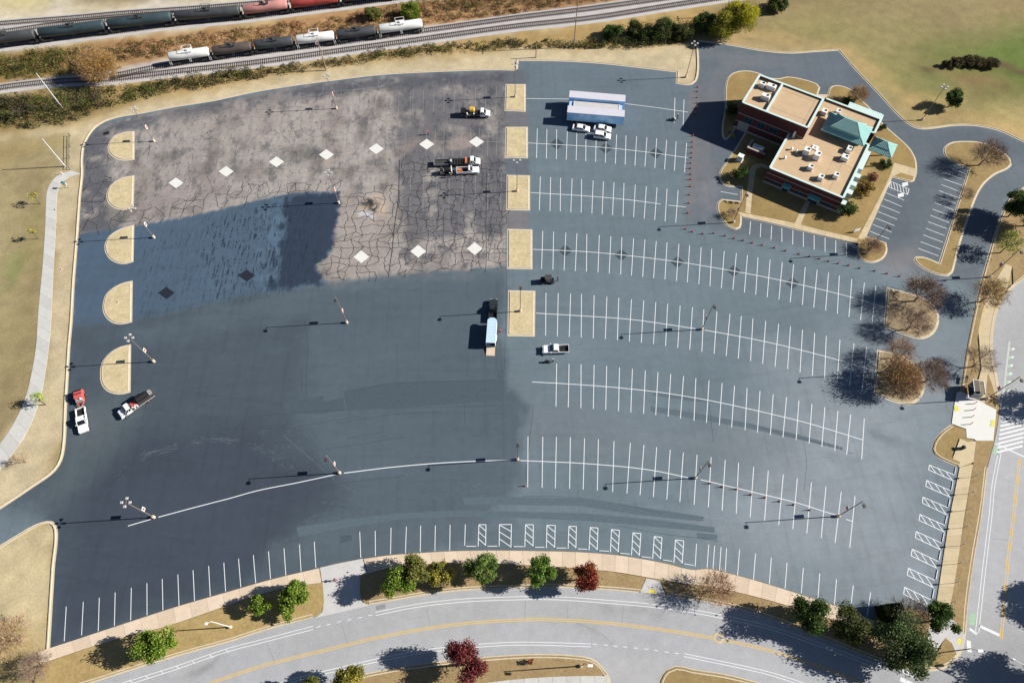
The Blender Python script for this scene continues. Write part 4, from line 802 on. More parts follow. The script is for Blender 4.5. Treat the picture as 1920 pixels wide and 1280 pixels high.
flat('kerb_ramp', G2([(1212, 1084), (1237, 1089), (1248, 1116), (1200, 1110)]), .122, M['concrete_grey'], kind='structure')
flat('crossing_apron', G2([(1801, 733), (1826, 745), (1834, 750), (1868, 768), (1862, 826), (1830, 826), (1826, 823), (1812, 821), (1811, 804), (1786, 795), (1784, 795), (1788, 766), (1793, 737)]), .10, M['concrete_white'], kind='structure')
flat('footpath', G2([(1829, 566), (1836, 560), (1880, 470), (1905, 470), (1886, 548), (1874, 567), (1862, 607), (1858, 665), (1867, 715), (1870, 757), (1868, 768), (1826, 745), (1840, 690)]), .101, M['tan_slab0'], kind='structure')
verge([(1802, 731), (1816, 640), (1837, 545), (1854, 482), (1879, 405), (1897, 372), (1927, 350), (1990, 318), (2100, 380), (2000, 440), (1921, 519), (1900, 535), (1898, 500), (1885, 495), (1850, 560), (1838, 600), (1828, 680), (1826, 745)], m='grass_brown', z=.112)
verge([(1852, 700), (1846, 757), (1868, 768), (1864, 735)], m='grass_brown', z=.112)
flat('footpath', G2([(1800, 821), (1812, 828), (1831, 827), (1825, 866), (1799, 876), (1785, 862)]), .105, M['tan_slab1'], kind='structure')
verge([(1786, 797), (1764, 813), (1752, 830), (1749, 842), (1753, 851), (1773, 863), (1797, 873), (1800, 866), (1785, 860), (1787, 842), (1797, 823), (1811, 822), (1810, 805)], m='grass_gold', z=.114)
for c in ([(1788, 763), (1795, 760), (1798, 770), (1790, 772)], [(1858, 787), (1865, 788), (1863, 800), (1856, 799)], [(1216, 1104), (1229, 1106), (1231, 1112), (1216, 1111)], [(1796, 1196), (1804, 1198), (1803, 1208), (1794, 1206)]):
    flat('tactile_strip', G2(c), .126, M['tactile_yellow'], kind='structure')
# south side of the street
verge([(905, 1233), (960, 1229), (1010, 1227.5), (1080, 1230.5), (1108, 1236), (1126, 1250), (1138, 1264), (1120, 1266), (960, 1275), (800, 1300), (560, 1330), (540, 1306), (630, 1280), (692, 1263), (800, 1245)])
verge([(1269, 1249), (1297, 1255), (1360, 1265), (1435, 1284), (1440, 1330), (1238, 1330), (1240, 1274), (1252, 1256)], m='grass_gold')
slabs('pavement', [(1140, 1266), (1040, 1268), (930, 1277), (800, 1300)], [(1145, 1300), (1040, 1300), (930, 1305), (800, 1325)], 2.5, gs, z=.123)
# ================================================================== RAILWAY
def track(pts, name='railway_track', bed=True, sp=.62):
    P = smooth_line(G2(pts), False, 80, 2.0); L = np.linalg.norm(np.diff(P, axis=0), axis=1); s = np.r_[0, np.cumsum(L)]
    mb = MB(); band(mb, P, 2.2, 1.5, -.05, .22, False); band(mb, P, 1.5, -1.5, .22, .22, False); band(mb, P, -1.5, -2.2, .22, -.05, False)
    root = mb.build(name, M['ballast'], kind='structure')
    for sd in (-1, 1):
        m = MB(); c = sd*.7175
        for a, b, z0, z1 in ((c-.045, c-.045, .24, .44), (c-.045, c+.045, .44, .44), (c+.045, c+.045, .44, .24)): band(m, P, b if a == b else b, a, z1 if a == b else z1, z0 if a == b else z1, False)
        V = m.mesh('rail', M['steel_rail']); link('rail', V, root)
    m = MB(); n = int(s[-1]/sp)
    for k in range(n):
        t = (k+.5)*sp; x, y = np.interp(t, s, P[:, 0]), np.interp(t, s, P[:, 1]); i = min(np.searchsorted(s, t), len(P)-1); d = P[i]-P[i-1]
        w = RNG.uniform(.12, .15); m.box(x-w, x+w, y-1.3, y+1.3, .15, .285, rz=math.atan2(d[1], d[0])+RNG.uniform(-.02, .02), c=(x, y))
    o = m.build('sleepers', M['sleeper'], root); o['kind'] = 'stuff'
    return P
TA = [(-150, 196), (0, 166), (120, 153), (205, 150), (325, 136), (480, 118.5), (630, 97.5), (780, 76.5), (960, 51.5), (1110, 35), (1260, 11.5), (1335, 0), (1560, -32)]
TB = [(205, 146), (300, 126), (480, 100), (630, 82), (792, 59.5), (960, 36), (1110, 17.5), (1235, 0), (1400, -22)]
TC = [(-150, 112), (0, 88), (207, 62), (335, 46), (460, 34.5), (540, 24), (635, 12), (720, 1), (900, -22)]
TD = [(-150, 62), (0, 46), (137, 35), (225, 27), (375, 16.5), (480, 8), (640, -8)]
TE = [(-150, 80), (0, 62), (85, 50), (180, 41), (280, 32), (420, 20)]
for tr in (TA, TB, TC, TD, TE): track(tr)

def tank_car(pa, pb, m, label, style='long'):
    A, B = G(*pa), G(*pb); c = (A+B)/2; d = B-A; L = float(np.linalg.norm(d[:2])); rz = math.atan2(d[1], d[0])
    t = thing('tank_car', label, 'tank car', (c[0], c[1], .44), rz, group='railway tank cars')
    R = 1.38 if style == 'long' else 1.28; zc = 1.15+R; h = L/2-.75
    MB().lathe([(-h-.42, .25), (-h-.33, .75*R), (-h-.12, .95*R), (-h, R), (-h/3, R), (h/3, R), (h, R), (h+.12, .95*R), (h+.33, .75*R), (h+.42, .25)], 'x', 28, (0, 0, zc)).build('tank', M[m], t, smooth=True)
    MB().box(-L/2+.2, L/2-.2, -.35, .35, .85, 1.15).box(-L/2+.1, -L/2+.9, -1.3, 1.3, .95, 1.12).box(L/2-.9, L/2-.1, -1.3, 1.3, .95, 1.12).build('underframe', M['dark_steel'], t)
    dm = MB().lathe([(0, .45), (.55, .45), (.62, .3)], 'z', 14, (0, 0, zc+R-.12)); dome = dm.build('manway', M[m] if m != 'tank_white' else M['tank_white'], t, smooth=False)
    pl = MB().box(-1.3, 1.3, -.9, .9, zc+R-.02, zc+R+.05); pl.build('platform', M['dark_steel' if m != 'tank_white' else 'sign_white'], t)
    rl = MB()
    for x in (-1.3, 1.3):
        for y in (-.9, .9): rl.tube((x, y, zc+R), (x, y, zc+R+1.0), .05, n=5)
        rl.tube((x, -.9, zc+R+1.0), (x, .9, zc+R+1.0), .05, n=5)
    for y in (-.9, .9):
        rl.tube((-1.3, y, zc+R+1.0), (1.3, y, zc+R+1.0), .05, n=5)
    rl.build('handrail', M['sign_white' if m == 'tank_white' else 'dark_steel'], t)
    ld = MB()
    for y in (-1.42, 1.42):
        for x in (-.22, .22): ld.tube((x, y, .9), (x, y*.64, zc+R), .035, n=4)
        for k in range(7): ld.tube((-.22, y*(1-.36*k/7), .95+k*.42), (.22, y*(1-.36*k/7), .95+k*.42), .025, n=4)
    for sx in (-1, 1):
        for y in (-1.35, 1.35): ld.tube((sx*(L/2-.3), y, .5), (sx*(L/2-.3), y, 1.8), .04, n=4).tube((sx*(L/2-.75), y, .5), (sx*(L/2-.75), y, 1.8), .04, n=4)
    ld.build('ladder', M['sign_white' if m == 'tank_white' else 'dark_steel'], t)
    for sx in (-1, 1):
        bx = sx*(L/2-1.9); bg_ = MB().box(bx-1.25, bx+1.25, -1.05, -.9, .3, .75).box(bx-1.25, bx+1.25, .9, 1.05, .3, .75).box(bx-.25, bx+.25, -1.05, 1.05, .45, .85)
        b = bg_.build('bogie', M['dark_steel'], t); w = MB()
        for ex in (-.85, .85):
            for y in (-.78, .72): w.lathe([(0, .42), (.1, .45)], 'y', 14, (bx+ex, y, .45-.0))
        w.build('wheel', M['steel_rail'], b)
    return t
tank_car((322, 122.5), (402, 111.5), 'tank_white', 'short white tank car, westernmost of the lower train, rust streak on its side', 'short')
tank_car((403, 111.3), (480, 100.5), 'tank_brown', 'short brown black tank car next to the westernmost white one', 'short')
tank_car((481, 100.3), (557, 91), 'tank_grey', 'short dark grey tank car between the brown and the second white one', 'short')
tank_car((558, 90.8), (633, 81.5), 'tank_white', 'short white tank car in the middle of the lower train', 'short')
tank_car((634, 81.3), (710, 71), 'tank_grey', 'dark grey tank car second from the eastern end of the lower train', 'short')
tank_car((711, 70.8), (796, 58.8), 'tank_white', 'white tank car at the eastern end of the lower train', 'short')
tank_car((-40, 94), (80, 79), 'tank_grey', 'grey tank car cut by the left edge on the upper tracks')
tank_car((82, 78.7), (208, 62), 'tank_green', 'long blue grey tank car, second from the left on the upper tracks')
tank_car((210, 61.8), (332, 46.5), 'tank_green', 'long blue grey tank car with white markings on its side')
tank_car((334, 46.2), (458, 34.8), 'tank_grey', 'long plain grey tank car ahead of the faded red one')
tank_car((460, 34.6), (546, 23.4), 'tank_pink', 'faded pinkish red tank car on the upper tracks')
tank_car((548, 23.2), (640, 11.4), 'tank_red', 'bright red tank car on the upper tracks')
tank_car((642, 11.2), (738, -1.2), 'tank_black', 'black tank car at the top edge next to the red one')
tank_car((740, -1.4), (850, -15), 'tank_black', 'black tank car mostly beyond the top edge of the view')

# ================================================================== BUILDING
BO = G(1442.3, 314.5, 5.4); bld = thing('brick_building', 'red brick building with tan flat roofs and green metal hip roofs', 'building', (BO[0], BO[1], 0), math.radians(-32))
def bx(name, m, *boxes, parent=bld, bevel=0):
    mb = MB()
    for b in boxes: mb.box(*b)
    return mb.build(name, M[m], parent, bevel=bevel)
HA, HB = 8.8, 5.4
wA = bx('wall', 'brick', (-14.2, 3.9, 14.2, 14.6, 0, HA-.12), (-14.2, -13.8, 14.6, 26.6, 0, HA-.12), (3.5, 3.9, 14.6, 26.6, 0, HA-.12), (-13.8, 3.5, 26.2, 26.6, 0, HA-.12))
wB = bx('wall', 'brick', (0, 19.4, 0, .4, 0, HB-.12), (0, .4, .4, 14.2, 0, HB-.12), (19, 19.4, .4, 20.4, 0, HB-.12), (16.5, 19.4, 20.4, 20.8, 0, HB-.12), (16.5, 16.9, 20.8, 25.2, 0, HB-.12), (16.5, 19.4, 25.2, 25.6, 0, HB-.12), (19, 19.4, 25.6, 31.4, 0, HB-.12), (3.9, 19, 31, 31.4, 0, HB-.12))
bx('stone_band', 'stone_band', (-14.24, 3.94, 14.16, 14.2, 2.6, 2.85), (-14.24, 3.94, 14.16, 14.2, 5.2, 5.4), (-14.24, 0, 14.15, 14.2, .0, .7), (-14.24, -14.2, 14.2, 26.64, 2.6, 2.85), (-14.24, -14.2, 14.2, 26.64, 0, .7), (3.94-.04, 3.95, 14.2, 26.64, 6.2, 6.4), parent=wA)
bx('stone_band', 'stone_band', (-.04, 19.44, -.04, 0, 1.9, 2.05), (-.04, 19.44, -.04, 0, 3.6, 3.8), (-.05, 19.45, -.05, 0, 0, .75), (-.05, 0, 0, 14.2, 0, .75), (-.04, 0, 0, 14.2, 3.6, 3.8), (19.4, 19.44, 0, 20.4, 3.6, 3.8), (19.4, 19.45, 0, 20.4, 0, .75), parent=wB)
# roofs, sunk behind parapets
rA1 = bx('roof', 'roof_tan', (-13.8, -7.7, 14.6, 26.2, HA-1.0, HA-.75)); rA2 = bx('roof', 'roof_tan', (-7.3, 3.5, 14.6, 26.2, HA-.7, HA-.42))
bx('parapet_wall', 'stone_band', (-7.7, -7.3, 14.6, 26.2, HA-1.0, HA-.12), parent=rA1)
mbr = MB(); mbr.slab([(.4, .4), (19, .4), (19, 20.6), (16.6, 20.6), (16.6, 25.4), (19, 25.4), (19, 31), (3.9, 31), (3.9, 14.2), (.4, 14.2)], HB-.75, HB-.5); rB = mbr.build('roof', M['roof_tan'], bld)
def cap(name, segs_, z, m, parent, w=.28):
    mb = MB()
    for k, (x0, y0, x1, y1) in enumerate(segs_):
        mb.box(min(x0, x1)-w*(x0 == x1), max(x0, x1)+w*(x0 == x1), min(y0, y1)-w*(y0 == y1), max(y0, y1)+w*(y0 == y1), z-.13, z+.0015*k)
    mb.build(name, M[m], parent)
cap('parapet_cap', [(-14, 14.4, 3.7, 14.4), (-14, 26.4, 3.7, 26.4), (-14, 14.4, -14, 26.4), (3.7, 14.4, 3.7, 26.4), (-7.5, 14.7, -7.5, 26.1)], HA, 'teal_pale', rA2)
cap('parapet_cap', [(.2, .2, 19.2, .2), (.2, .2, .2, 13.9), (19.2, .2, 19.2, 20.6), (16.7, 20.6, 19.2, 20.6), (16.7, 20.6, 16.7, 25.4), (16.7, 25.4, 19.2, 25.4), (19.2, 25.4, 19.2, 31.2), (4.2, 31.2, 19.2, 31.2)], HB, 'teal_pale', rB)
bx('flashing', 'teal_dark', (18.98, 19.0, .45, 20.3, HB-.5, HB-.13), (.45, 18.9, .4, .42, HB-.5, HB-.13), (3.48, 3.5, 14.7, 26.1, HA-.42, HA-.13), parent=rB)
sm = MB()
for a in ((-7.0, 3.2, 16.9, 17.0), (2.0, 2.1, 15, 26), (-7.0, 2.0, 24.6, 24.68)): sm.box(*a, HA-.42, HA-.405)
sm.build('roof_seam', M['wood_pole'], rA2)
sm = MB()
for a in ((5, 5.07, 12.4, 14.1), (.6, 16, 12.3, 12.37), (13.0, 13.07, 1, 12.3), (2.2, 2.27, 12.4, 14.1), (15.0, 18.6, 11.2, 11.27), (15.4, 15.47, 1, 11.2)): sm.box(*a, HB-.5, HB-.485)
sm.build('roof_seam', M['wood_pole'], rB)
def hip(name, x0, x1, y0, y1, ze, zr, rx0, rx1, m, parent, ribs=.42, drop=.18):
    ym = (y0+y1)/2; mb = MB(); V = [(x0, y0, ze), (x1, y0, ze), (x1, y1, ze), (x0, y1, ze), (rx0, ym, zr), (rx1, ym, zr)]
    mb.add(V, [(0, 1, 5, 4), (1, 2, 5), (2, 3, 4, 5), (3, 0, 4)]); mb.slab([(x0, y0), (x1, y0), (x1, y1), (x0, y1)], ze-drop, ze-.002)
    r = mb.build(name, M[m], parent); rb = MB()
    def zat(x, y):
        a = (zr-ze); return ze+a*min(max(0, min((y-y0)/(ym-y0), (y1-y)/(y1-ym))), max(0, (x-x0)/(rx0-x0)), max(0, (x1-x)/(x1-rx1)))
    x = x0+ribs
    while x < x1-.1:
        for ya, sg in ((y0, 1), (y1, -1)):
            k = min(1, (x-x0)/(rx0-x0), (x1-x)/(x1-rx1)); yb = ya+sg*(ym-y0)*k; rb.tube((x, ya, ze+.03), (x, yb, zat(x, yb)+.03), .035, n=4, cap=False)
        x += ribs
    y = y0+ribs
    while y < y1-.1:
        k = min(1, (y-y0)/(ym-y0), (y1-y)/(y1-ym)); rb.tube((x0, y, ze+.03), (x0+(rx0-x0)*k, y, zat(x0+(rx0-x0)*k, y)+.03), .035, n=4, cap=False); rb.tube((x1, y, ze+.03), (x1-(x1-rx1)*k, y, zat(x1-(x1-rx1)*k, y)+.03), .035, n=4, cap=False); y += ribs
    for a, b in (((x0, y0, ze), (rx0, ym, zr)), ((x0, y1, ze), (rx0, ym, zr)), ((x1, y0, ze), (rx1, ym, zr)), ((x1, y1, ze), (rx1, ym, zr)), ((rx0, ym, zr), (rx1, ym, zr))): rb.tube(a, b, .07, n=5)
    o = rb.build('standing_seams', M['teal_pale'], r); o['kind'] = 'stuff'; return r
bx('clerestory_wall', 'teal_dark', (8.0, 17.0, 19.2, 24.3, HB-.5, 7.0)); 
lower = hip('hip_roof', 6.8, 18.2, 18.0, 25.6, 6.5, 8.6, 10.5, 14.4, 'teal', bld)
upper = hip('hip_roof', 8.6, 16.4, 19.2, 24.4, 7.75, 9.35, 10.9, 14.1, 'teal', bld, drop=.55)
can = hip('entrance_canopy', 19.6, 25.8, 21.0, 26.4, 3.7, 5.3, 22.3, 23.1, 'teal', bld); hip('canopy_cap', 20.9, 24.5, 22.2, 25.2, 4.55, 5.55, 22.3, 23.1, 'teal', can, drop=.3)
for x in (20.3, 25.2):
    for y in (21.5, 25.9): bx('post', 'sign_white', (x-.16, x+.16, y-.16, y+.16, 0, 3.55), parent=can)
ms = MB().add([(10.1, 31.45, 5.0), (19.5, 31.45, 5.0), (19.5, 35.5, 3.6), (10.1, 35.5, 3.6), (10.1, 31.45, 4.85), (19.5, 31.45, 4.85), (19.5, 35.5, 3.45), (10.1, 35.5, 3.45)], [(0, 1, 2, 3), (7, 6, 5, 4), (0, 4, 5, 1), (1, 5, 6, 2), (2, 6, 7, 3), (3, 7, 4, 0)])
sh = ms.build('lean_to_roof', M['teal_pale'], bld); rb = MB()
for k in range(22): rb.tube((10.3+k*.42, 31.5, 5.03), (10.3+k*.42, 35.5, 3.64), .03, n=4, cap=False)
o = rb.build('standing_seams', M['teal'], sh); o['kind'] = 'stuff'
for x in (10.6, 14.8, 19.0): bx('post', 'stone_band', (x-.15, x+.15, 35.0, 35.3, 0, 3.5), parent=sh)
for k, y in enumerate((.1, 4.2, 7.3, 10.4)): bx('pilaster', 'teal_pale', (19.4, 20.9 if k else 20.6, y, y+1.5, 0, 3.4), bevel=.03)
bx('east_bay', 'teal_pale', (19.45, 20.6, 13.0, 20.2, 0, 3.9))
def window(face, a, b, z0, z1, at):
    if face == 's': f = bx('window', 'teal_dark', (a, b, at-.07, at-.03, z0, z1)); bx('pane', 'window_glass', (a+.1, (a+b)/2-.04, at-.09, at-.07, z0+.1, z1-.1), ((a+b)/2+.04, b-.1, at-.09, at-.07, z0+.1, z1-.1), parent=f)
    else: f = bx('window', 'teal_dark', (at+.03, at+.07, a, b, z0, z1)); bx('pane', 'window_glass', (at+.07, at+.09, a+.1, (a+b)/2-.04, z0+.1, z1-.1), (at+.07, at+.09, (a+b)/2+.04, b-.1, z0+.1, z1-.1), parent=f)
for x in (1.5, 8.2, 15.5): window('s', x, x+2.2, .9, 1.8, 0)
for a0, a1 in ((5.0, 6.8), (11.8, 14.6)):
    aw = bx('door_awning', 'teal', (a0-.2, a1+.2, -1.6, -.06, 2.55, 2.8)); bx('door', 'window_glass', (a0+.2, a1-.2, -.1, -.05, .02, 2.3), parent=bld)
for y in (2.2, 5.9, 9.1, 11.9): window('e', y, y+1.0, .9, 2.8, 19.4)
for x in (-12, -8.5, -5): window('s', x, x+2.2, 3.3, 4.8, 14.2)
bx('dock_door', 'stone_band', (-13.2, -10.2, 14.1, 14.19, .05, 3.0))
# roof link stack
bx('roof_hatch', 'teal_pale', (1.2, 1.7, 13.3, 13.8, HB-.5, HB+1.6))
def bl(u, v): a = math.radians(-32); return (BO[0]+u*math.cos(a)-v*math.sin(a), BO[1]+u*math.sin(a)+v*math.cos(a))
def rooftop_unit(u, v, z, sx, sy, h, label):
    x, y = bl(u, v); t = thing('rooftop_unit', label, 'air conditioner', (x, y, z), math.radians(-32), group='roof air conditioners')
    MB().box(-sx/2, sx/2, -sy/2, sy/2, .12, h).build('housing', M['ac_white'], t, bevel=.03)
    MB().box(-sx/2-.08, sx/2+.08, -sy/2-.08, sy/2+.08, 0, .12).build('curb', M['grey_steel'], t)
    f = MB().lathe([(h+.005, .36), (h+.07, .36)], 'z', 16, (sx*.18, sy*.1, 0)).build('fan_ring', M['grey_steel'], t)
    MB().lathe([(h+.071, .29), (h+.09, .29)], 'z', 14, (sx*.18, sy*.1, 0)).build('fan', M['black'], f)
    MB().box(-sx/2-.012, -sx/2, -sy*.35, sy*.35, .3, h-.2).build('grille', M['dark_steel'], t)
zA, zB = HA-.75, HB-.5
for u, v, z, sx, sy, h, lb in ((-12.1, 23.2, zA, 1.5, 1.2, 1.3, 'small white air conditioner at the north west corner of the high roof'), (-9.7, 23.6, zA, 2.4, 1.3, 1.3, 'wide white air conditioner beside the corner unit on the high roof'), (-9.6, 19.2, zA, 2.2, 1.3, 1.4, 'wide white air conditioner near the middle of the high roof'),
                               (6.2, 9.8, zB, 1.5, 1.6, 1.7, 'tall white air conditioner west of its twin on the low roof'), (9.0, 9.7, zB, 1.5, 1.8, 1.7, 'tall white air conditioner east of its twin on the low roof'), (8.9, 5.3, zB, 1.3, 1.3, 1.2, 'white air conditioner standing alone in the middle of the low roof'), (12.2, 3.4, zB, 1.3, 1.4, 1.2, 'white air conditioner nearest the south edge of the roof'), (15.3, 6.0, zB, 1.2, 1.4, 1.2, 'white air conditioner near the south east corner of the low roof'),
                               (15.3, 16.2, zB, 1.2, 1.6, 1.2, 'white air conditioner directly south of the green hip roof'), (15.3, 12.9, zB, 1.7, 1.5, 1.2, 'white air conditioner by the east parapet, second south of the hip roof'), (5.4, 25.8, zB, 1.4, 1.5, 1.2, 'white air conditioner west of the green hip roof'), (8.6, 27.7, zB, 1.2, 1.4, 1.2, 'white air conditioner north of the green hip roof')):
    rooftop_unit(u, v, z, sx, sy, h, lb)
x, y = bl(7.7, 12.9); t = thing('roof_drain_box', 'flat white skylight curb on the low roof', 'skylight', (x, y, zB), math.radians(-32)); MB().box(-.8, .8, -.7, .7, 0, .25).build('frame', M['ac_white'], t); MB().box(-.25, .25, -.25, .25, .25, .32).build('vent', M['grey_steel'], t)
for u, v, lb in ((2.6, 9.2, 'low white roof vent west of the tall air conditioners'), (4.0, 9.0, 'white roof vent touching the shadow of the tall air conditioner'), (2.2, 5.4, 'tiny white roof vent near the west parapet')):
    x, y = bl(u, v); t = thing('roof_vent', lb, 'vent', (x, y, zB)); MB().lathe([(0, .25), (.7, .25)], 'z', 10).build('pipe', M['ac_white'], t); MB().lathe([(.7, .4), (.85, .1)], 'z', 10).build('cap', M['ac_white'], t)
# walled court with generator
x, y = bl(-5.3, 8.9); t = thing('generator_enclosure', 'low brick enclosure wall with pale coping around a generator', 'wall', (x, y, 0), math.radians(-32))
MB().box(-2.4, 2.4, -1.7, -1.4, 0, 1.95).box(-2.4, -2.1, -1.4, 1.5, 0, 1.95).box(2.1, 2.4, -1.4, .2, 0, 1.95).build('wall', M['brick'], t); MB().box(-2.5, 2.5, -1.8, -1.3, 1.95, 2.1).box(-2.5, -2.0, -1.3, 1.6, 1.95, 2.102).build('coping', M['stone_band'], t)
t = thing('generator', 'white generator cabinet inside the brick enclosure', 'generator', (x, y, 0.12), math.radians(-32)); MB().box(-1.4, 1.5, -.7, .6, .1, 2.0).build('cabinet', M['ac_white'], t, bevel=.04); MB().box(-1.0, .2, -.1, .0, 2.0, 2.12).build('exhaust', M['dark_steel'], t); MB().box(1.5, 1.52, -.5, .4, .3, 1.6).build('grille', M['teal_dark'], t)
x, y = G(1386, 301)[:2]; t = thing('transformer', 'pale green transformer box on a concrete pad by the drive', 'transformer', (x, y, .12), math.radians(-32)); MB().box(-.9, .9, -.8, .8, 0, .1).build('pad', M['concrete'], t); MB().box(-.7, .7, -.6, .6, .1, 1.7).build('cabinet', M['teal_pale'], t, bevel=.04); MB().box(-.75, .75, -.65, .65, 1.7, 1.78).build('lid', M['sign_white'], t)
x, y = G(1604, 436)[:2]; t = thing('information_sign', 'small white signboard on the lawn near the pavement corner', 'sign', (x, y, .12), .3); MB().box(-.8, .8, -.06, .06, .3, 1.3).build('board', M['sign_white'], t); MB().box(-.7, -.6, -.05, .05, 0, .3).box(.6, .7, -.05, .05, 0, .3).build('post', M['grey_steel'], t)

# ================================================================== LIGHT POLES
def light_pole(px, py, label, heads=1, h=11.3, face=0.0, banner=True, base=True, z=0.0):
    c = G(px, py); t = thing('light_pole', label, 'light pole', (c[0], c[1], z), face, group='car park light poles')
    if base: MB().lathe([(0, .33), (.75, .31), (.8, .24)], 'z', 14).build('footing', M['concrete'], t)
    MB().tube((0, 0, .5 if base else 0), (0, 0, h), .10, .075, n=10).build('pole', M['pole_brown'], t)
    if heads == 1:
        MB().tube((0, 0, h-.1), (0, -.7, h), .04, n=6).build('arm', M['pole_brown'], t)
        hd = MB().box(-.28, .28, -1.25, -.55, h-.12, h+.12).build('lamp_head', M['lamp_dark'], t, bevel=.03); MB().box(-.22, .22, -1.2, -.6, h-.14, h-.122).build('lens', M['lens'], hd)
    else:
        am = MB()
        for a in (0, 1.57, 3.14, 4.71): am.tube((0, 0, h-.1), (.55*math.cos(a), .55*math.sin(a), h), .035, n=6)
        am.build('arm', M['pole_brown'], t)
        for a in (0, 1.57, 3.14, 4.71):
            hx, hy = .78*math.cos(a), .78*math.sin(a); hd = MB().box(hx-.24, hx+.24, hy-.24, hy+.24, h-.1, h+.12).build('lamp_head', M['lamp_grey'], t, bevel=.03); MB().box(hx-.2, hx+.2, hy-.2, hy+.2, h-.12, h-.102).build('lens', M['lens'], hd)
    if banner:
        s = MB().box(-.02, .02, .12, .82, 4.1, 5.3).build('row_sign', M['sign_white'], t); MB().box(.021, .03, .25, .68, 4.3, 5.1).box(-.03, -.021, .25, .68, 4.3, 5.1).build('row_letter', M['sign_red'], s)
    return t
for a in ((650.5, 605, 'pole with one dark lamp in the dark open area left of the box trailer'), (1315.5, 617.5, 'single lamp pole in the stall row right of the white pickup'), (1374.5, 417.5, 'single lamp pole on the lawn tip by the building drive'), (1624, 476, 'single lamp pole on the rounded corner south of the building'),
          (970.5, 861.5, 'single lamp pole standing in the long white row line at its middle'), (1303.5, 896, 'single lamp pole in the lowest stall row, left of the last one'), (1571, 967.5, 'single lamp pole at the right end of the lowest stall row'), (637, 886.5, 'single lamp pole on the long white line left of the middle'),
          (1654.5, 699, 'single lamp pole on the island with the orange leaved tree'), (975.5, 584, 'single lamp pole on the largest rectangular island'), (1854.5, 520, 'single lamp pole on the verge by the loop road'), (1849, 748, 'tall single lamp pole beside the white crossing apron')):
    light_pole(a[0], a[1], a[2], 1, z=.1 if a[0] in (1374.5, 1624, 1654.5, 975.5, 1854.5, 1849) else 0)
for a in ((289, 678, 'four lamp pole beside the southernmost D-shaped island'), (289, 445.5, 'four lamp pole at the edge of the fresh seal beside a D-shaped island'), (289, 969.5, 'four lamp pole at the left end of the long white line'), (289, 265, 'four lamp pole beside the northernmost D-shaped island'), (635.5, 381, 'four lamp pole at the corner of the freshest dark seal'),
          (631, 204, 'four lamp pole on the old surface nearest the railway'), (966, 182.5, 'four lamp pole on the northernmost rectangular island'), (969.5, 359, 'four lamp pole on the third rectangular island'), (1286, 145, 'four lamp pole on the grass corner north of the trailers'), (1729, 225, 'four lamp pole on the park slope beside the round evergreen')):
    light_pole(a[0], a[1], a[2], 4, z=.1 if a[0] in (966, 969.5) else 0, banner=a[0] not in (1286, 1729))
def street_lamp(px, py, label, h, hx, z=.1, m='wood_pole'):
    c = G(px, py); t = thing('street_lamp', label, 'street lamp', (c[0], c[1], z)); MB().lathe([(0, .3), (.5, .28), (.55, .2)], 'z', 12).build('footing', M['concrete'], t)
    MB().tube((0, 0, .4), (0, 0, h), .11, .08, n=10).build('pole', M[m], t); MB().tube((0, 0, h-.1), (hx*.7, -.3, h+.1), .05, n=6).build('arm', M[m], t)
    MB().box(hx*.7-.5 if hx < 0 else hx*.7, hx*.7+(.0 if hx < 0 else .9), -.6, -.15, h-.02, h+.16).build('lamp_head', M['lens'], t, bevel=.03)
street_lamp(433, 1175, 'pale street lamp on the verge above the left part of the curved street', 9.5, -.6, m='light_steel')
street_lamp(1089, 1248, 'street lamp on the verge at the lower edge, beside the drive opening', 8.5, .6, m='pole_brown')
street_lamp(1755, 1224, 'tall lamp pole at the street corner in the lower right', 11, 1.2, m='pole_brown')
def utility_pole(px, py, h, label, arm=True, m='wood_pole', z=-.05):
    c = G(px, py); t = thing('utility_pole', label, 'utility pole', (c[0], c[1], z)); MB().tube((0, 0, 0), (0, 0, h), .17, .11, n=9).build('pole', M[m], t)
    if arm:
        MB().box(-.06, .06, -1.2, 1.2, h-.7, h-.55).build('crossarm', M[m], t)
        for y in (-1.0, 0, 1.0): MB().lathe([(0, .06), (.2, .04)], 'z', 8, (0, y, h-.55)).build('insulator', M['lens'], t)
utility_pole(115, 200, 11.5, 'slender wooden pole in the thick brush at the upper left', False, 'light_steel'); utility_pole(122, 312, 10, 'bare pale pole on the west lawn near the gate', False, 'light_steel')
utility_pole(612, 132, 11, 'wooden pole standing below the lower train'); utility_pole(1076, 88, 17, 'wooden pole below the tracks near the dark bushes'); utility_pole(1376, 30, 11, 'wooden pole beside the yellow trees at the top edge', True)
utility_pole(1005, 108, 4.5, 'short dark post on the mown strip north of the car park', False)

# ================================================================== VEHICLES
def place(pr, pf, z=0):
    a, b = G(*pr), G(*pf); c = (a+b)/2; d = b-a; return (c[0], c[1], z), math.atan2(d[1], d[0]), float(np.linalg.norm(d[:2]))
_wm = {}
def wheel(parent, x, y, r=.33, w=.22, key='c'):
    if (r, w) not in _wm: _wm[(r, w)] = (MB().lathe([(-w/2, r*.8), (-w/2+.03, r), (w/2-.03, r), (w/2, r*.8)], 'y', 16).mesh('tyre', M['rubber']), MB().lathe([(-w/2-.005, r*.55), (w/2+.005, r*.55)], 'y', 12).mesh('rim', M['rim']))
    t, rm = _wm[(r, w)]; o = link('tyre', t, parent, (x, y, r)); link('rim', rm, o)
def lights(t, xf, xr, y, z):
    for s in (-1, 1):
        MB().box(xf-.06, xf+.02, s*y-.16, s*y+.16, z-.07, z+.07).build('headlight', M['light_amber'], t); MB().box(xr-.02, xr+.05, s*y-.13, s*y+.13, z, z+.2).build('taillight', M['light_red'], t)
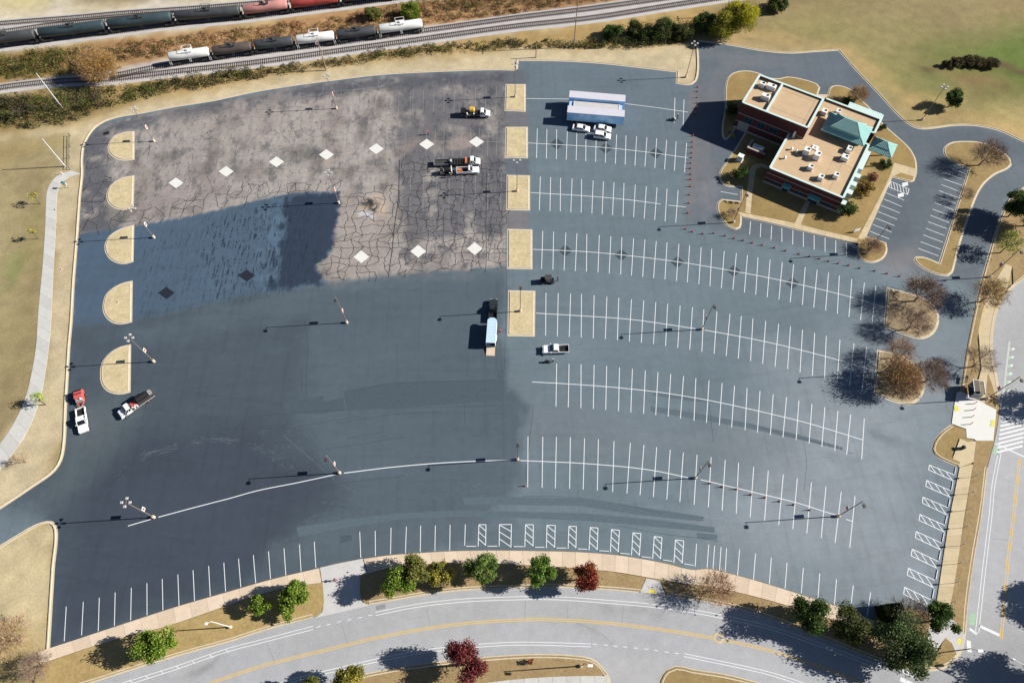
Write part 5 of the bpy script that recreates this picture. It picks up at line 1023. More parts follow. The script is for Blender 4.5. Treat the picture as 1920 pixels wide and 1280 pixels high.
def cabin(t, prof, hw, tum, zb, zr, paint_m, roof, name='cabin'):
    MB().prism(prof, -hw, hw, tum, zb).build('windows', M['glass'], t)
    k = 1-tum*(zr-zb); r = MB().prism(roof, -hw*k, hw*k)
    r.build('roof', M[paint_m], t, bevel=.03)
    pl = MB(); (x0, z0), (x1, z1), (x2, z2), (x3, z3) = prof[0], prof[1], prof[2], prof[3]
    for s in (-1, 1):
        for (xa, za), (xb, zb2) in (((x0, z0), (x1, z1)), ((x3, z3), (x2, z2)), (((x0+x3)/2, z0), ((x1+x2)/2, z1))):
            pl.tube((xa, s*hw, za), (xb, s*hw*k, zb2), .05, n=4)
    pl.build('pillars', M[paint_m], t)
def car(pr, pf, label, m='car_white', kind='sedan', group=None):
    loc, rz, L = place(pr, pf); t = thing('parked_car', label, 'car', loc, rz, group)
    if kind == 'sedan':
        MB().prism([(-2.36, .32), (-2.42, .62), (-2.38, .9), (-1.6, .98), (1.0, .96), (2.05, .84), (2.36, .66), (2.38, .32)], -.9, .9, .05, .5).build('body', M[m], t, bevel=.07)
        cabin(t, [(-1.95, .95), (-1.15, 1.40), (.25, 1.42), (1.15, .93)], .80, .24, .95, 1.42, m, [(-1.25, 1.38), (-1.05, 1.45), (.2, 1.46), (.4, 1.38)])
    else:
        MB().prism([(-2.26, .38), (-2.32, .75), (-2.28, 1.05), (-1.9, 1.08), (.95, 1.08), (2.0, .98), (2.28, .8), (2.3, .38)], -.92, .92, .05, .6).build('body', M[m], t, bevel=.07)
        cabin(t, [(-2.22, 1.05), (-1.95, 1.66), (.15, 1.70), (1.05, 1.04)], .84, .16, 1.05, 1.70, m, [(-2.05, 1.65), (-1.9, 1.73), (.1, 1.74), (.3, 1.64)])
    for x in (-1.42, 1.45):
        for y in (-.82, .82): wheel(t, x, y)
    lights(t, 2.36 if kind == 'sedan' else 2.29, -2.4 if kind == 'sedan' else -2.3, .62, .66)
    for s in (-1, 1): MB().box(.78, .98, s*.98-.1, s*.98+.1, .95, 1.1).build('mirror', M[m], t, bevel=.02)
    return t
gp = 'white cars beside the trailers'
car((1073, 241.5), (1106, 246), 'white sedan parked by itself west of the other two white cars', group=gp)
car((1113, 242), (1146, 247), 'white sedan touching the trailer row, north of the white crossover', group=gp)
car((1112.5, 256), (1145, 260.5), 'white crossover nearest the stall lines', kind='suv', group=gp)
def pickup_body(t, m, L=5.9, bed_m='black', W_=.98, crew=True, bed=True):
    f = L/2; cb = -.55 if crew else .15
    MB().prism([(cb-.1, .55), (cb-.1, 1.1), (1.15, 1.12), (f-.25, 1.02), (f, .82), (f, .5)], -W_, W_, .04, .7).build('body', M[m], t, bevel=.06)
    cabin(t, [(cb-.05, 1.08), (cb+.08, 1.80), (.45, 1.84), (1.3, 1.08)], .88, .14, 1.08, 1.84, m, [(cb-.02, 1.78), (cb+.08, 1.88), (.4, 1.90), (.62, 1.78)])
    if bed:
        MB().box(-f, cb-.12, -W_+.1, W_-.1, .62, .7).build('bed_floor', M[bed_m], t)
        MB().box(-f, cb-.12, -W_, -W_+.1, .55, 1.18).box(-f, cb-.12, W_-.1, W_, .55, 1.18).build('bed_side', M[m], t, bevel=.02); MB().box(-f-.06, -f, -W_+.02, W_-.02, .6, 1.16).build('tailgate', M[m], t); MB().box(cb-.2, cb-.12, -W_+.1, W_-.1, .7, 1.2).build('bed_front', M[m], t)
    for x in (-f+1.25, f-1.05):
        for y in (-W_+.1, W_-.1): wheel(t, x, y, .4, .27)
    lights(t, f, -f-.05, W_-.3, .85)
    MB().box(f-.02, f+.08, -W_+.05, W_-.05, .45, .65).build('bumper', M['grey_steel'], t)
    for s in (-1, 1): MB().box(1.0, 1.15, s*(W_+.12)-.12, s*(W_+.12)+.12, 1.1, 1.35).build('mirror', M[m], t)
def pickup(pr, pf, label, m='car_white', **k):
    loc, rz, L = place(pr, pf); t = thing('pickup_truck', label, 'pickup', loc, rz); pickup_body(t, m, **k); return t
pickup((1064, 657), (1018.5, 658), 'white crew cab pickup with an empty bed beside the line striping crew')
pickup((924, 602), (926, 567), 'dark grey pickup hitched to the pale box trailer', 'dark_paint')
pickup((154.5, 768), (161, 812), 'white pickup by the west kerb with the red machine behind it')
wp = pickup((857, 324), (898, 322.5), 'white pickup carrying orange cones in its bed', bed_m='dark_steel', crew=False)
cm = MB()
for k in range(9):
    x, y = -2.6+.28*(k % 5), -.5+.5*(k // 5)+.1*(k % 2); cm.lathe([(.7, .16), (1.35, .03)], 'z', 8, (x, y, 0))
t = thing('cone_stack', 'heap of orange traffic cones in the bed of the white pickup', 'traffic cones', wp.location, wp.rotation_euler.z); cm.build('cones', M['orange'], t); MB().box(-2.8, -1.3, -.75, .75, .702, .72).build('tray', M['wood'], t)
# work trucks
def cab_chassis(t, L, m='car_white', wheels=((-2.2,), (2.4,))):
    f = L/2
    MB().prism([(f-2.7, .6), (f-2.7, 1.25), (f-1.2, 1.28), (f-.2, 1.12), (f, .9), (f, .55)], -1.02, 1.02, .04, .8).build('body', M[m], t, bevel=.06)
    cabin(t, [(f-2.68, 1.22), (f-2.55, 2.05), (f-1.85, 2.08), (f-1.1, 1.22)], .92, .12, 1.22, 2.08, m, [(f-2.65, 2.02), (f-2.55, 2.13), (f-1.85, 2.14), (f-1.7, 2.02)])
    MB().box(-f, f-2.6, -.4, .4, .6, .85).build('chassis', M['dark_steel'], t); lights(t, f, -f, .75, .85)
    for x in (-f+1.7, f-1.0):
        for y in (-.92, .92): wheel(t, x, y, .45, .3)
    for s in (-1, 1): MB().box(f-1.5, f-1.35, s*1.18-.13, s*1.18+.13, 1.3, 1.65).build('mirror', M['black'], t)
loc, rz, L = place((864, 216.5), (919, 217.5)); t = thing('work_truck', 'white cab truck with a yellow tank on a dark deck', 'truck', loc, rz); cab_chassis(t, 8.2)
MB().box(-4.1, 1.35, -1.15, 1.15, .95, 1.1).build('deck', M['dark_steel'], t); MB().lathe([(-1.9, .3), (-1.7, .75), (-.5, .75), (-.3, .3)], 'x', 16, (0.2, .25, 1.95)).build('tank', M['yellow'], t); MB().box(-3.9, -2.6, -.95, .95, 1.1, 1.9).build('engine_box', M['black'], t); MB().box(-.1, 1.2, -1.05, .3, 1.1, 1.55).build('toolbox', M['black'], t); MB().lathe([(1.1, .2), (1.7, .2)], 'z', 10, (-2.2, -.8, 0)).lathe([(1.1, .2), (1.6, .2)], 'z', 10, (-.3, -.85, 0)).build('bucket', M['sign_white'], t)
loc, rz, L = place((845, 308.5), (900, 307)); t = thing('work_truck', 'white cab truck with a dark flatbed, beside the cone pickup', 'truck', loc, rz); cab_chassis(t, 8.0)
MB().box(-4.0, 1.3, -1.1, 1.1, .9, 1.05).build('deck', M['black'], t); MB().box(.0, 1.2, -.9, .9, 1.05, 1.5).build('tool_bin', M['wood'], t); MB().box(.05, .5, -.7, .7, 1.5, 1.6).build('cones', M['orange'], t); mr = MB()
for k in range(5): mr.tube((-3.5+.7*k, -.9, 1.05), (-3.3+.7*k, .8, 1.5), .05, n=5)
mr.build('hoses', M['dark_steel'], t); MB().box(-3.9, -3.5, -.4, .4, 1.05, 1.6).build('pump', M['light_steel'], t)
loc, rz, L = place((815, 309), (845, 308)); t = thing('utility_trailer', 'low grey open trailer behind the white flatbed truck', 'trailer', loc, rz)
MB().box(-2.2, 1.6, -.95, .95, .5, .6).build('floor', M['dark_steel'], t); MB().box(-2.2, 1.6, -1.0, -.92, .6, 1.1).box(-2.2, 1.6, .92, 1.0, .6, 1.1).box(-2.25, -2.2, -1, 1, .6, 1.1).build('side', M['grey_steel'], t); MB().tube((1.6, -.7, .55), (2.6, 0, .55), .05, n=6).tube((1.6, .7, .55), (2.6, 0, .55), .05, n=6).build('drawbar', M['dark_steel'], t)
for s in (-1.05, 1.05): wheel(t, -.4, s, .34, .22)
loc, rz, L = place((826, 326), (853, 324)); t = thing('crack_sealer', 'dark crack sealing kettle on wheels behind the cone pickup', 'machine', loc, rz)
MB().box(-1.9, 1.3, -.8, .8, .5, .65).build('frame', M['dark_steel'], t); MB().lathe([(-1.2, .4), (-1.1, .7), (.5, .7), (.6, .4)], 'x', 14, (0, .1, 1.3)).build('kettle', M['black'], t); MB().box(-1.9, -1.3, -.7, .7, .65, 1.3).build('engine', M['wood_pole'], t); MB().lathe([(1.2, .12), (2.3, .12)], 'z', 8, (-1.0, -.5, 0)).build('chimney', M['grey_steel'], t); MB().box(1.0, 1.2, -1.0, 1.0, .6, 1.7).build('hose_rack', M['sign_white'], t)
for s in (-.9, .9): wheel(t, -.3, s, .34, .22)
loc, rz, L = place((285, 742), (233, 778)); t = thing('tank_truck', 'white cab truck with a black spray tank and deck beside the D-shaped island', 'truck', loc, rz); cab_chassis(t, 8.0)
MB().box(-4.0, 1.25, -1.15, 1.15, .95, 1.08).build('deck', M['dark_steel'], t); MB().lathe([(-3.0, .4), (-2.8, .72), (-.6, .72), (-.4, .4)], 'x', 18, (0, -.05, 1.85)).build('tank', M['black'], t, smooth=False); MB().box(-3.9, -3.2, -.6, .3, 1.08, 1.8).build('engine', M['grey_steel'], t); MB().box(-.1, 1.0, -.8, .8, 1.08, 1.35).build('pump_frame', M['red_paint'], t)
MB().box(-4.0, 1.2, 1.15, 1.22, 1.0, 1.2).build('side_rail', M['stone_band'], t); mr = MB()
for k in range(4): mr.lathe([(1.08, .16), (1.55, .16)], 'z', 8, (-.0+.3*k, .85-.25*(k % 2), 0))
mr.build('bucket', M['sign_white'], t); mr = MB()
for k in range(5): mr.tube((-3.4+.7*k, -1.05, 1.1), (-3.2+.7*k, -.7, 1.9), .05, n=5)
mr.build('hose', M['black'], t)
loc, rz, L = place((152, 733), (155, 768)); t = thing('red_melter', 'red crack sealing machine on a trailer behind the white pickup', 'machine', loc, rz)
MB().box(-2.2, .9, -.85, .85, .45, .65).build('frame', M['red_paint'], t); MB().prism([(-2.0, .65), (-2.0, 1.5), (-1.7, 1.7), (-.2, 1.7), (.1, 1.4), (.1, .65)], -.85, .85).build('hood', M['red_paint'], t, bevel=.06); MB().box(.15, .8, -.7, .7, .65, 1.25).build('engine', M['grey_steel'], t); MB().lathe([(.65, .2), (1.5, .2)], 'z', 10, (.3, .4, 0)).build('canister', M['sign_white'], t); MB().tube((.9, -.7, .55), (2.3, 0, .55), .06, n=6).tube((.9, .7, .55), (2.3, 0, .55), .06, n=6).build('drawbar', M['orange'], t)
MB().box(-1.8, -1.5, -.9, .9, 1.7, 1.78).box(-1.0, -.8, -.9, .9, 1.7, 1.76).build('lid_bar', M['black'], t)
for s in (-.98, .98): wheel(t, -.8, s, .36, .24)
# big trailers
def semi(pr, pf, label, h, mside, style):
    loc, rz, L = place(pr, pf); t = thing('semi_trailer', label, 'semi trailer', loc, rz, group='parked semi trailers'); f = L/2; w = 1.28
    if style == 'box':
        MB().box(-f, f, -w, w, 1.1, h-.06).build('body', M[mside], t, bevel=.02); r = MB().box(-f-.02, f+.02, -w-.02, w+.02, h-.055, h)
        r.build('roof', M['trailer_white'], t)
    else:
        MB().box(-f+.2, f-.6, -w, w, 1.1, h-.35).build('body', M[mside], t, bevel=.02); MB().box(-f+1.6, f-1.6, -w+.12, w-.12, h-.35, h-.12).build('roof', M['concrete_grey'], t); MB().box(-f+1.4, -f+1.6, -w+.1, w-.1, h-.35, h-.05).box(f-1.6, f-1.4, -w+.1, w-.1, h-.35, h-.05).build('roof_rim', M['trailer_white'], t)
    MB().box(-f+.2, f-.3, -.5, .5, .9, 1.1).build('chassis', M['dark_steel'], t); MB().box(f-3.2, f-2.9, -.9, -.7, .05, 1.0).box(f-3.2, f-2.9, .7, .9, .05, 1.0).build('landing_leg', M['dark_steel'], t)
    for x in (-f+1.6, -f+2.8):
        for s in (-1.0, 1.0): wheel(t, x, s, .5, .4)
semi((1066, 197), (1169, 205.5), 'pale roofed box trailer on the north side of the trailer row', 3.95, 'trailer_blue', 'box')
semi((1064.5, 211), (1168, 219.5), 'lower blue trailer with a cream roof panel between two box trailers', 3.3, 'trailer_low', 'low')
semi((1062.5, 225), (1167.5, 233.5), 'blue sided box trailer with a white roof nearest the white cars', 3.95, 'trailer_blue', 'box')
loc, rz, L = place((920.5, 653), (924, 606)); t = thing('box_trailer', 'pale blue roofed box trailer with its rear ramp down, behind the dark pickup', 'trailer', loc, rz)
f = L/2-.1; MB().box(-f, f-.4, -1.05, -.98, .5, 2.45).box(-f, f-.4, .98, 1.05, .5, 2.45).box(f-.4, f-.33, -1.05, 1.05, .5, 2.45).box(-f, f-.4, -.98, .98, .5, .58).build('body', M['sign_white'], t)
MB().slab([(-f+.0, -1.07), (f-.4, -1.07), (f+.15, -.5), (f+.15, .5), (f-.4, 1.07), (-f, 1.07)], 2.452, 2.52).build('roof', M['trailer_pale'], t); rb = MB()
for k in range(7): rb.box(-f+.3+k*.85, -f+.36+k*.85, -1.06, 1.06, 2.52, 2.545)
rb.build('roof_ribs', M['sign_white'], t); MB().add([(-f, -.98, .5), (-f, .98, .5), (-f-2.0, .98, .08), (-f-2.0, -.98, .08), (-f, -.98, .42), (-f, .98, .42), (-f-2.0, .98, .0), (-f-2.0, -.98, .0)], [(0, 1, 2, 3), (7, 6, 5, 4), (0, 3, 7, 4), (1, 5, 6, 2), (3, 2, 6, 7), (0, 4, 5, 1)]).build('ramp', M['concrete'], t)
MB().box(-f+.3, -f+1.1, -.7, .1, .6, 1.3).box(-f+1.4, -f+2.2, .1, .8, .6, 1.1).build('cargo', M['black'], t); MB().box(-f+1.4, -f+2.9, -1.25, -1.06, .9, 1.0).build('fender', M['sign_white'], t); MB().tube((f-.3, -.5, .5), (f+1.2, 0, .5), .05, n=6).tube((f-.3, .5, .5), (f+1.2, 0, .5), .05, n=6).build('drawbar', M['dark_steel'], t)
for x in (-.9, .0):
    for s in (-1.17, 1.17): wheel(t, x, s, .34, .2)
loc, rz, L = place((1012, 529), (1040, 528)); t = thing('utility_vehicle', 'small black utility vehicle with a roof, below the fourth rectangular island', 'utility vehicle', loc, rz)
MB().prism([(-1.6, .45), (-1.6, .95), (.3, .95), (.5, .8), (1.5, .75), (1.65, .45)], -.75, .75).build('body', M['black'], t, bevel=.05); MB().box(-.6, 1.0, -.72, .72, 1.95, 2.03).build('roof', M['dark_steel'], t); rb = MB()
for x in (-.55, .95):
    for y in (-.68, .68): rb.tube((x, y, .9), (x, y, 1.95), .035, n=6)
rb.build('roll_cage', M['black'], t); MB().box(-.4, .1, -.6, .6, .95, 1.1).box(-.5, -.35, -.6, .6, 1.1, 1.6).build('seat', M['cloth_dark'], t); MB().box(-1.6, -.7, -.72, .72, .95, 1.2).build('cargo_box', M['black'], t)
for x in (-1.1, 1.1):
    for s in (-.7, .7): wheel(t, x, s, .33, .25)
# ================================================================== SMALL THINGS
cone_m = MB().lathe([(.05, .15), (.45, .09), (.95, .04), (1.0, .03)], 'z', 10).mesh('cone', M['cone_red']); coneb_m = MB().box(-.2, .2, -.2, .2, 0, .05).mesh('base', M['black']); cones_m = MB().lathe([(.55, .082), (.72, .062)], 'z', 10).mesh('reflective_band', M['sign_white'])
def cone(p, label, group):
    c = G(*p); t = thing('traffic_cone', label, 'traffic cone', (c[0], c[1], .0), group=group); b = link('body', cone_m, t); link('base', coneb_m, t); link('reflective_band', cones_m, b)
ORD = ['first', 'second', 'third', 'fourth', 'fifth', 'sixth', 'seventh', 'eighth', 'ninth', 'tenth', 'eleventh', 'twelfth', 'thirteenth', 'fourteenth', 'fifteenth', 'sixteenth', 'seventeenth', 'eighteenth', 'nineteenth', 'twentieth', 'twenty-first', 'twenty-second', 'twenty-third', 'twenty-fourth', 'twenty-fifth']
lb1, lb2 = 'slim red traffic cone in the line beside the building drive', 'slim red traffic cone in the slanting line south of the building'
for k, p in enumerate(T(A3, [(1392, 655), (1390, 690), (1388, 735), (1387, 775), (1383, 812), (1368, 855), (1355, 1022), (1352, 1068), (1350, 1105), (1347, 1150), (1343, 1185), (1340, 1225), (1337, 1265)])+T(B3, [(1338, 30), (1338, 68), (1337, 120), (1330, 183), (1325, 245), (1318, 320), (1302, 440)])): cone(p, ORD[k]+' red cone from the north in the line beside the building drive', 'cones along the drive')
for k, p in enumerate(T(B3, [(1352, 460), (1430, 475), (1512, 470), (1597, 490), (1665, 508), (1732, 525), (1800, 543), (1875, 560)])+T(B4, [(48, 580), (130, 602), (230, 627), (308, 645), (385, 662), (452, 680), (525, 697), (602, 712), (685, 732), (798, 753), (890, 773), (985, 793), (1080, 812), (1130, 825), (1330, 825), (1303, 857)])): cone(p, ORD[k]+' red cone from the west in the slanting line south of the building', 'cones south of the building')
cone((984, 911), 'lone red traffic cone at the left end of the lowest stall row', None)
for k, p in enumerate(T(C3, [(1482, 1064), (1575, 1091), (1682, 1107), (1790, 1149), (1895, 1171), (2005, 1199), (2110, 1224), (2230, 1264)])): cone(p, ORD[k]+' cone from the left in the short line across the lowest stall row', 'cones in the lowest stall row')
cone((938, 621), 'cone standing beside the box trailer', None)
def wheel_stop(a, b, label, group):
    loc, rz, L = place(a, b); t = link('wheel_stop', MB().prism([(-.09, 0), (-.06, .14), (.06, .14), (.09, 0)], -L/2, L/2).mesh('wheel_stop', M['paint_white']), None, loc, rz-math.pi/2, label=label, cat='wheel stop', group=group)
for kk, (x0, x1, y) in enumerate(((-345, -270, 255), (-185, -110, 254), (12, 85, 257), (172, 243, 262), (333, 407, 268), (493, 563, 276), (653, 727, 290), (810, 882, 310), (970, 1042, 337), (1130, 1202, 362), (1288, 1360, 392))):
    sl = 0 if x0 < 400 else min(12, (x0-300)/75); a, b = T(D3, [(x0, y-sl/2), (x1, y+sl/2)]); wheel_stop(a, b, ORD[kk]+' white wheel stop from the left along the south pavement', 'south wheel stops')
for kk, (xa, ya, xb, yb) in enumerate(((1408, 945, 1398, 992), (1386, 1045, 1374, 1115), (1363, 1180, 1352, 1237), (1341, 1305, 1327, 1365), (1319, 1435, 1306, 1500), (1294, 1570, 1279, 1635), (1271, 1710, 1257, 1780), (1244, 1855, 1231, 1922), (1219, 2005, 1210, 2065))):
    a, b = T(C4, [(xa, ya), (xb, yb)]); wheel_stop(a, b, ORD[kk]+' white wheel stop from the top along the east pavement', 'east wheel stops')
for kk, p in enumerate(((1822, 895), (1815, 926), (1810, 957), (1804, 989.5), (1798, 1023), (1792, 1057), (1786, 1093), (1780, 1130))):
    c = G(*p); t = thing('parking_sign', ORD[kk]+' thin sign post from the top along the east pavement', 'sign', (c[0], c[1], .12), group='east sign posts'); MB().tube((0, 0, 0), (0, 0, 2.2), .035, n=6).build('post', M['dark_steel'], t); MB().box(-.02, .02, -.16, .16, 1.65, 2.15).build('plate', M['sign_white'], t)
for kk, p in enumerate(((1826, 757), (1823.5, 769), (1820.5, 782), (1818, 795.5))):
    c = G(*p); t = thing('bollard', ORD[kk]+' red and white bollard from the top on the white crossing apron', 'bollard', (c[0], c[1], .1), group='bollards on the crossing apron'); MB().lathe([(0, .09), (1.15, .08), (1.2, .04)], 'z', 10).build('post', M['cone_red'], t); MB().lathe([(.6, .095), (.85, .093)], 'z', 10).build('band', M['sign_white'], t)
# shelter
c = G(1822, 736); t = thing('bus_shelter', 'small shelter with a dark slatted roof beside the white crossing apron', 'shelter', (c[0], c[1], .11), math.radians(-12))
for x in (-.9, .9):
    for y in (-1.5, 1.5): MB().tube((x, y, 0), (x, y, 2.6), .06, n=6).build('post', M['light_steel'], t)
rf = MB().box(-1.15, 1.15, -1.75, -1.65, 2.6, 2.75).box(-1.15, 1.15, 1.65, 1.75, 2.6, 2.75).box(-1.15, -1.05, -1.65, 1.65, 2.6, 2.75).box(1.05, 1.15, -1.65, 1.65, 2.6, 2.75).build('roof_frame', M['sign_white'], t); sl = MB().box(-1.05, .1, -1.65, 1.65, 2.62, 2.68)
for k in range(5): sl.box(.25+k*.17, .31+k*.17, -1.65, 1.65, 2.62, 2.7)
sl.build('roof_slats', M['tank_brown'], rf); MB().box(-.92, -.88, -1.45, 1.45, .3, 2.3).box(-.86, .86, -1.52, -1.48, .3, 2.3).build('glass_wall', M['window_glass'], t); MB().box(-.7, -.3, -1.2, 1.2, .4, .48).build('bench', M['wood'], t)
c = G(1808, 713); t = thing('map_board', 'brown sloping board just north of the shelter', 'sign', (c[0], c[1], .11), 1.1); MB().box(-.9, .9, -.3, .3, .7, .8).build('board', M['tank_brown'], t); MB().box(-.7, -.6, -.05, .05, 0, .7).box(.6, .7, -.05, .05, 0, .7).build('leg', M['dark_steel'], t)
c = G(1802, 841); t = thing('planter_and_shadow', 'dark round drum standing in for a planter and its shadow on the tip of the kerbed nose', 'planter', (c[0], c[1], .11)); MB().lathe([(0, .35), (1.0, .4), (1.05, .3)], 'z', 14).build('drum', M['dark_steel'], t); MB().lathe([(1.05, .42), (1.2, .2)], 'z', 14).build('lid', M['black'], t)  # dark drum added in place of a planter and the shadow around it
# pipe gate and trail sign on the west path
a, b = G(132, 255), G(131, 318); d = b-a; L = float(np.linalg.norm(d)); t = thing('pipe_gate', 'thin dark pipe barrier on the lawn beside the west kerb', 'gate', (a[0], a[1], -.05), math.atan2(d[1], d[0]))
for k in range(4): MB().tube((k*L/3, 0, 0), (k*L/3, 0, 1.2), .07, n=6).build('post', M['dark_steel'], t)
for z in (.6, 1.1): MB().tube((0, 0, z), (L, 0, z), .05, n=6).build('rail', M['dark_steel'], t)
c = G(126, 352); t = thing('trail_sign', 'small trail kiosk beside the bend of the west path', 'sign', (c[0], c[1], -.05)); MB().box(-.5, .5, -.08, .08, 1.0, 1.9).build('panel', M['sign_white'], t); MB().tube((-.4, 0, 0), (-.4, 0, 2.0), .05, n=6).tube((.4, 0, 0), (.4, 0, 2.0), .05, n=6).build('post', M['dark_steel'], t); MB().prism([(-.6, 2.0), (0, 2.3), (.6, 2.0)], -.3, .3).build('roof', M['teal_dark'], t)
c = G(118, 327); t = thing('path_bollard', 'red topped bollard where the west path meets the car park', 'bollard', (c[0], c[1], 0)); MB().lathe([(0, .08), (1.1, .07)], 'z', 10).build('post', M['sign_white'], t); MB().lathe([(1.1, .085), (1.3, .05)], 'z', 10).build('top', M['cone_red'], t)
c = G(199, 250); t = link('storm_drain', MB().box(-.75, .75, -.55, .55, -.01, .02).mesh('storm_drain', M['black']), None, (c[0], c[1], 0), .35, label='black square drain grate in the north west corner of the car park', cat='drain'); 
for x, y, lb in ((102, 393, 'pale round lid beside the upper part of the west path'), (113, 505, 'pale round lid between the west path and the kerb'), (220, 567, 'pale round lid on the fourth D-shaped island')):
    c = G(x, y); t = thing('valve_cover', lb, 'manhole', (c[0], c[1], .13 if x == 220 else -.04)); MB().lathe([(0, .42), (.03, .4)], 'z', 16).build('collar', M['concrete'], t); MB().lathe([(.031, .2), (.045, .2)], 'z', 12).build('cover', M['dark_steel'], t)
c = G(1900, 1262); t = thing('traffic_signal', 'traffic signal mast arm lying over the street at the lower right corner', 'traffic light', (c[0], c[1], 0), math.radians(150)); MB().tube((0, 0, 0), (0, 0, 6.5), .14, .1, n=8).build('pole', M['grey_steel'], t); MB().tube((0, 0, 6.2), (4.5, 0, 6.6), .09, .06, n=8).build('mast_arm', M['light_steel'], t)
for k in (1.8, 3.8): h = MB().box(k-.2, k+.2, -.25, .05, 5.6, 6.4).build('signal_head', M['sign_white'], t); MB().lathe([(-.02, .1), (.0, .1)], 'y', 10, (k, -.26, 6.2)).build('lens', M['light_red'], h)

# ================================================================== PEOPLE
def person(p, face, label, top='cloth_dark', legs='cloth_dark', hat='cloth_white', reach=.5):
    c = G(*p); J = {'pel': (0, 0, .95), 'chest': (.05, 0, 1.32), 'neck': (.08, 0, 1.48), 'hd0': (.10, 0, 1.56), 'hd1': (.12, 0, 1.68), 'hd2': (.11, 0, 1.76)}
    E = [('pel', 'chest'), ('chest', 'neck'), ('neck', 'hd0'), ('hd0', 'hd1'), ('hd1', 'hd2')]; R = {'pel': .15, 'chest': .16, 'neck': .06, 'hd0': .08, 'hd1': .10, 'hd2': .075}
    for s, n in ((1, 'l'), (-1, 'r')):
        st = .18*s
        for k, v, r in (('hip', (0, .10*s, .88), .095), ('kne', (.10+st*.5, .11*s, .50), .065), ('ank', (-.02+st, .11*s, .09), .05), ('toe', (.13+st, .12*s, .04), .045), ('sho', (.05, .19*s, 1.40), .07), ('elb', (.16, .25*s, 1.13), .045), ('wri', (.30+reach*.25, .17*s, 1.05), .035), ('han', (.37+reach*.25, .16*s, 1.03), .032), ('fi1', (.44+reach*.25, .19*s, 1.01), .014), ('fi2', (.45+reach*.25, .165*s, 1.0), .014), ('fi3', (.445+reach*.25, .14*s, 1.0), .014), ('thu', (.40+reach*.25, .12*s, 1.05), .014)): J[k+n] = v; R[k+n] = r
        E += [('pel', 'hip'+n), ('hip'+n, 'kne'+n), ('kne'+n, 'ank'+n), ('ank'+n, 'toe'+n), ('chest', 'sho'+n), ('sho'+n, 'elb'+n), ('elb'+n, 'wri'+n), ('wri'+n, 'han'+n), ('han'+n, 'fi1'+n), ('han'+n, 'fi2'+n), ('han'+n, 'fi3'+n), ('han'+n, 'thu'+n)]
    K = list(J); me = bpy.data.meshes.new('body'); me.from_pydata([J[k] for k in K], [(K.index(a), K.index(b)) for a, b in E], []); o = bpy.data.objects.new('tmp', me); scene.collection.objects.link(o)
    md = o.modifiers.new('s', 'SKIN'); md.use_smooth_shade = True
    for i, k in enumerate(K): me.skin_vertices[0].data[i].radius = (R[k], R[k])
    me.skin_vertices[0].data[0].use_root = True; sb = o.modifiers.new('d', 'SUBSURF'); sb.levels = 1; sb.render_levels = 1
    ev = bpy.data.meshes.new_from_object(o.evaluated_get(bpy.context.evaluated_depsgraph_get())); bpy.data.objects.remove(o)
    ev.materials.clear()
    for m in ('skin', top, legs, 'black'): ev.materials.append(M[m])
    for pl in ev.polygons:
        x, y, z = pl.center; pl.material_index = 3 if z < .12 else 2 if z < .92 and x < .30 else 0 if z > 1.5 or x > .33 else 1
    t = thing('person', label, 'person', (c[0], c[1], 0), face); link('body', ev, t)
    MB().lathe([(1.69, .125), (1.75, .12), (1.82, .05)], 'z', 12, (.115, 0, 0)).build('cap', M[hat], t); MB().box(.2, .34, -.08, .08, 1.69, 1.705).build('cap_brim', M[hat], t)
    return t
person((803, 253), 2.6, 'person in red walking across the old surface above the white diamonds', 'cloth_red', 'cloth_dark', 'cloth_red')
person((843, 333), .4, 'worker in dark clothes beside the crack sealing machine', 'cloth_dark', 'cloth_dark', 'cloth_white')
person((632, 1088), 3.1, 'person in dark red crossing the driveway between the verges', 'cloth_red', 'cloth_dark', 'cloth_dark')
def striper(p, rz, label):
    c = G(*p); t = thing('line_striper', label, 'machine', (c[0], c[1], 0), rz); MB().box(-.7, .6, -.25, .25, .35, .5).build('frame', M['black'], t); MB().box(-.1, .4, -.22, .22, .5, .95).build('engine', M['dark_steel'], t); MB().lathe([(.5, .18), (.9, .18)], 'z', 12, (-.45, 0, 0)).build('paint_bucket', M['sign_white'], t); MB().tube((-.6, -.2, .5), (-1.1, -.25, 1.05), .025, n=5).tube((-.6, .2, .5), (-1.1, .25, 1.05), .025, n=5).build('handle', M['black'], t)
    for x, y in ((.5, 0), (-.5, -.3), (-.5, .3)): wheel(t, x, y, .2, .1)
striper((1026, 679), math.pi, 'black line striping machine below the white pickup'); person((1037, 679), math.pi, 'person in black with a white cap pushing the striping machine below the white pickup', hat='cloth_white')
striper((1262, 226), math.pi*.9, 'black line striping machine between the stall lines near the building shadow'); person((1270, 223), math.pi*.9, 'person in dark clothes pushing the striping machine near the building shadow')
person((1046, 527), math.pi, 'person in black standing in front of the small utility vehicle', hat='cloth_dark')

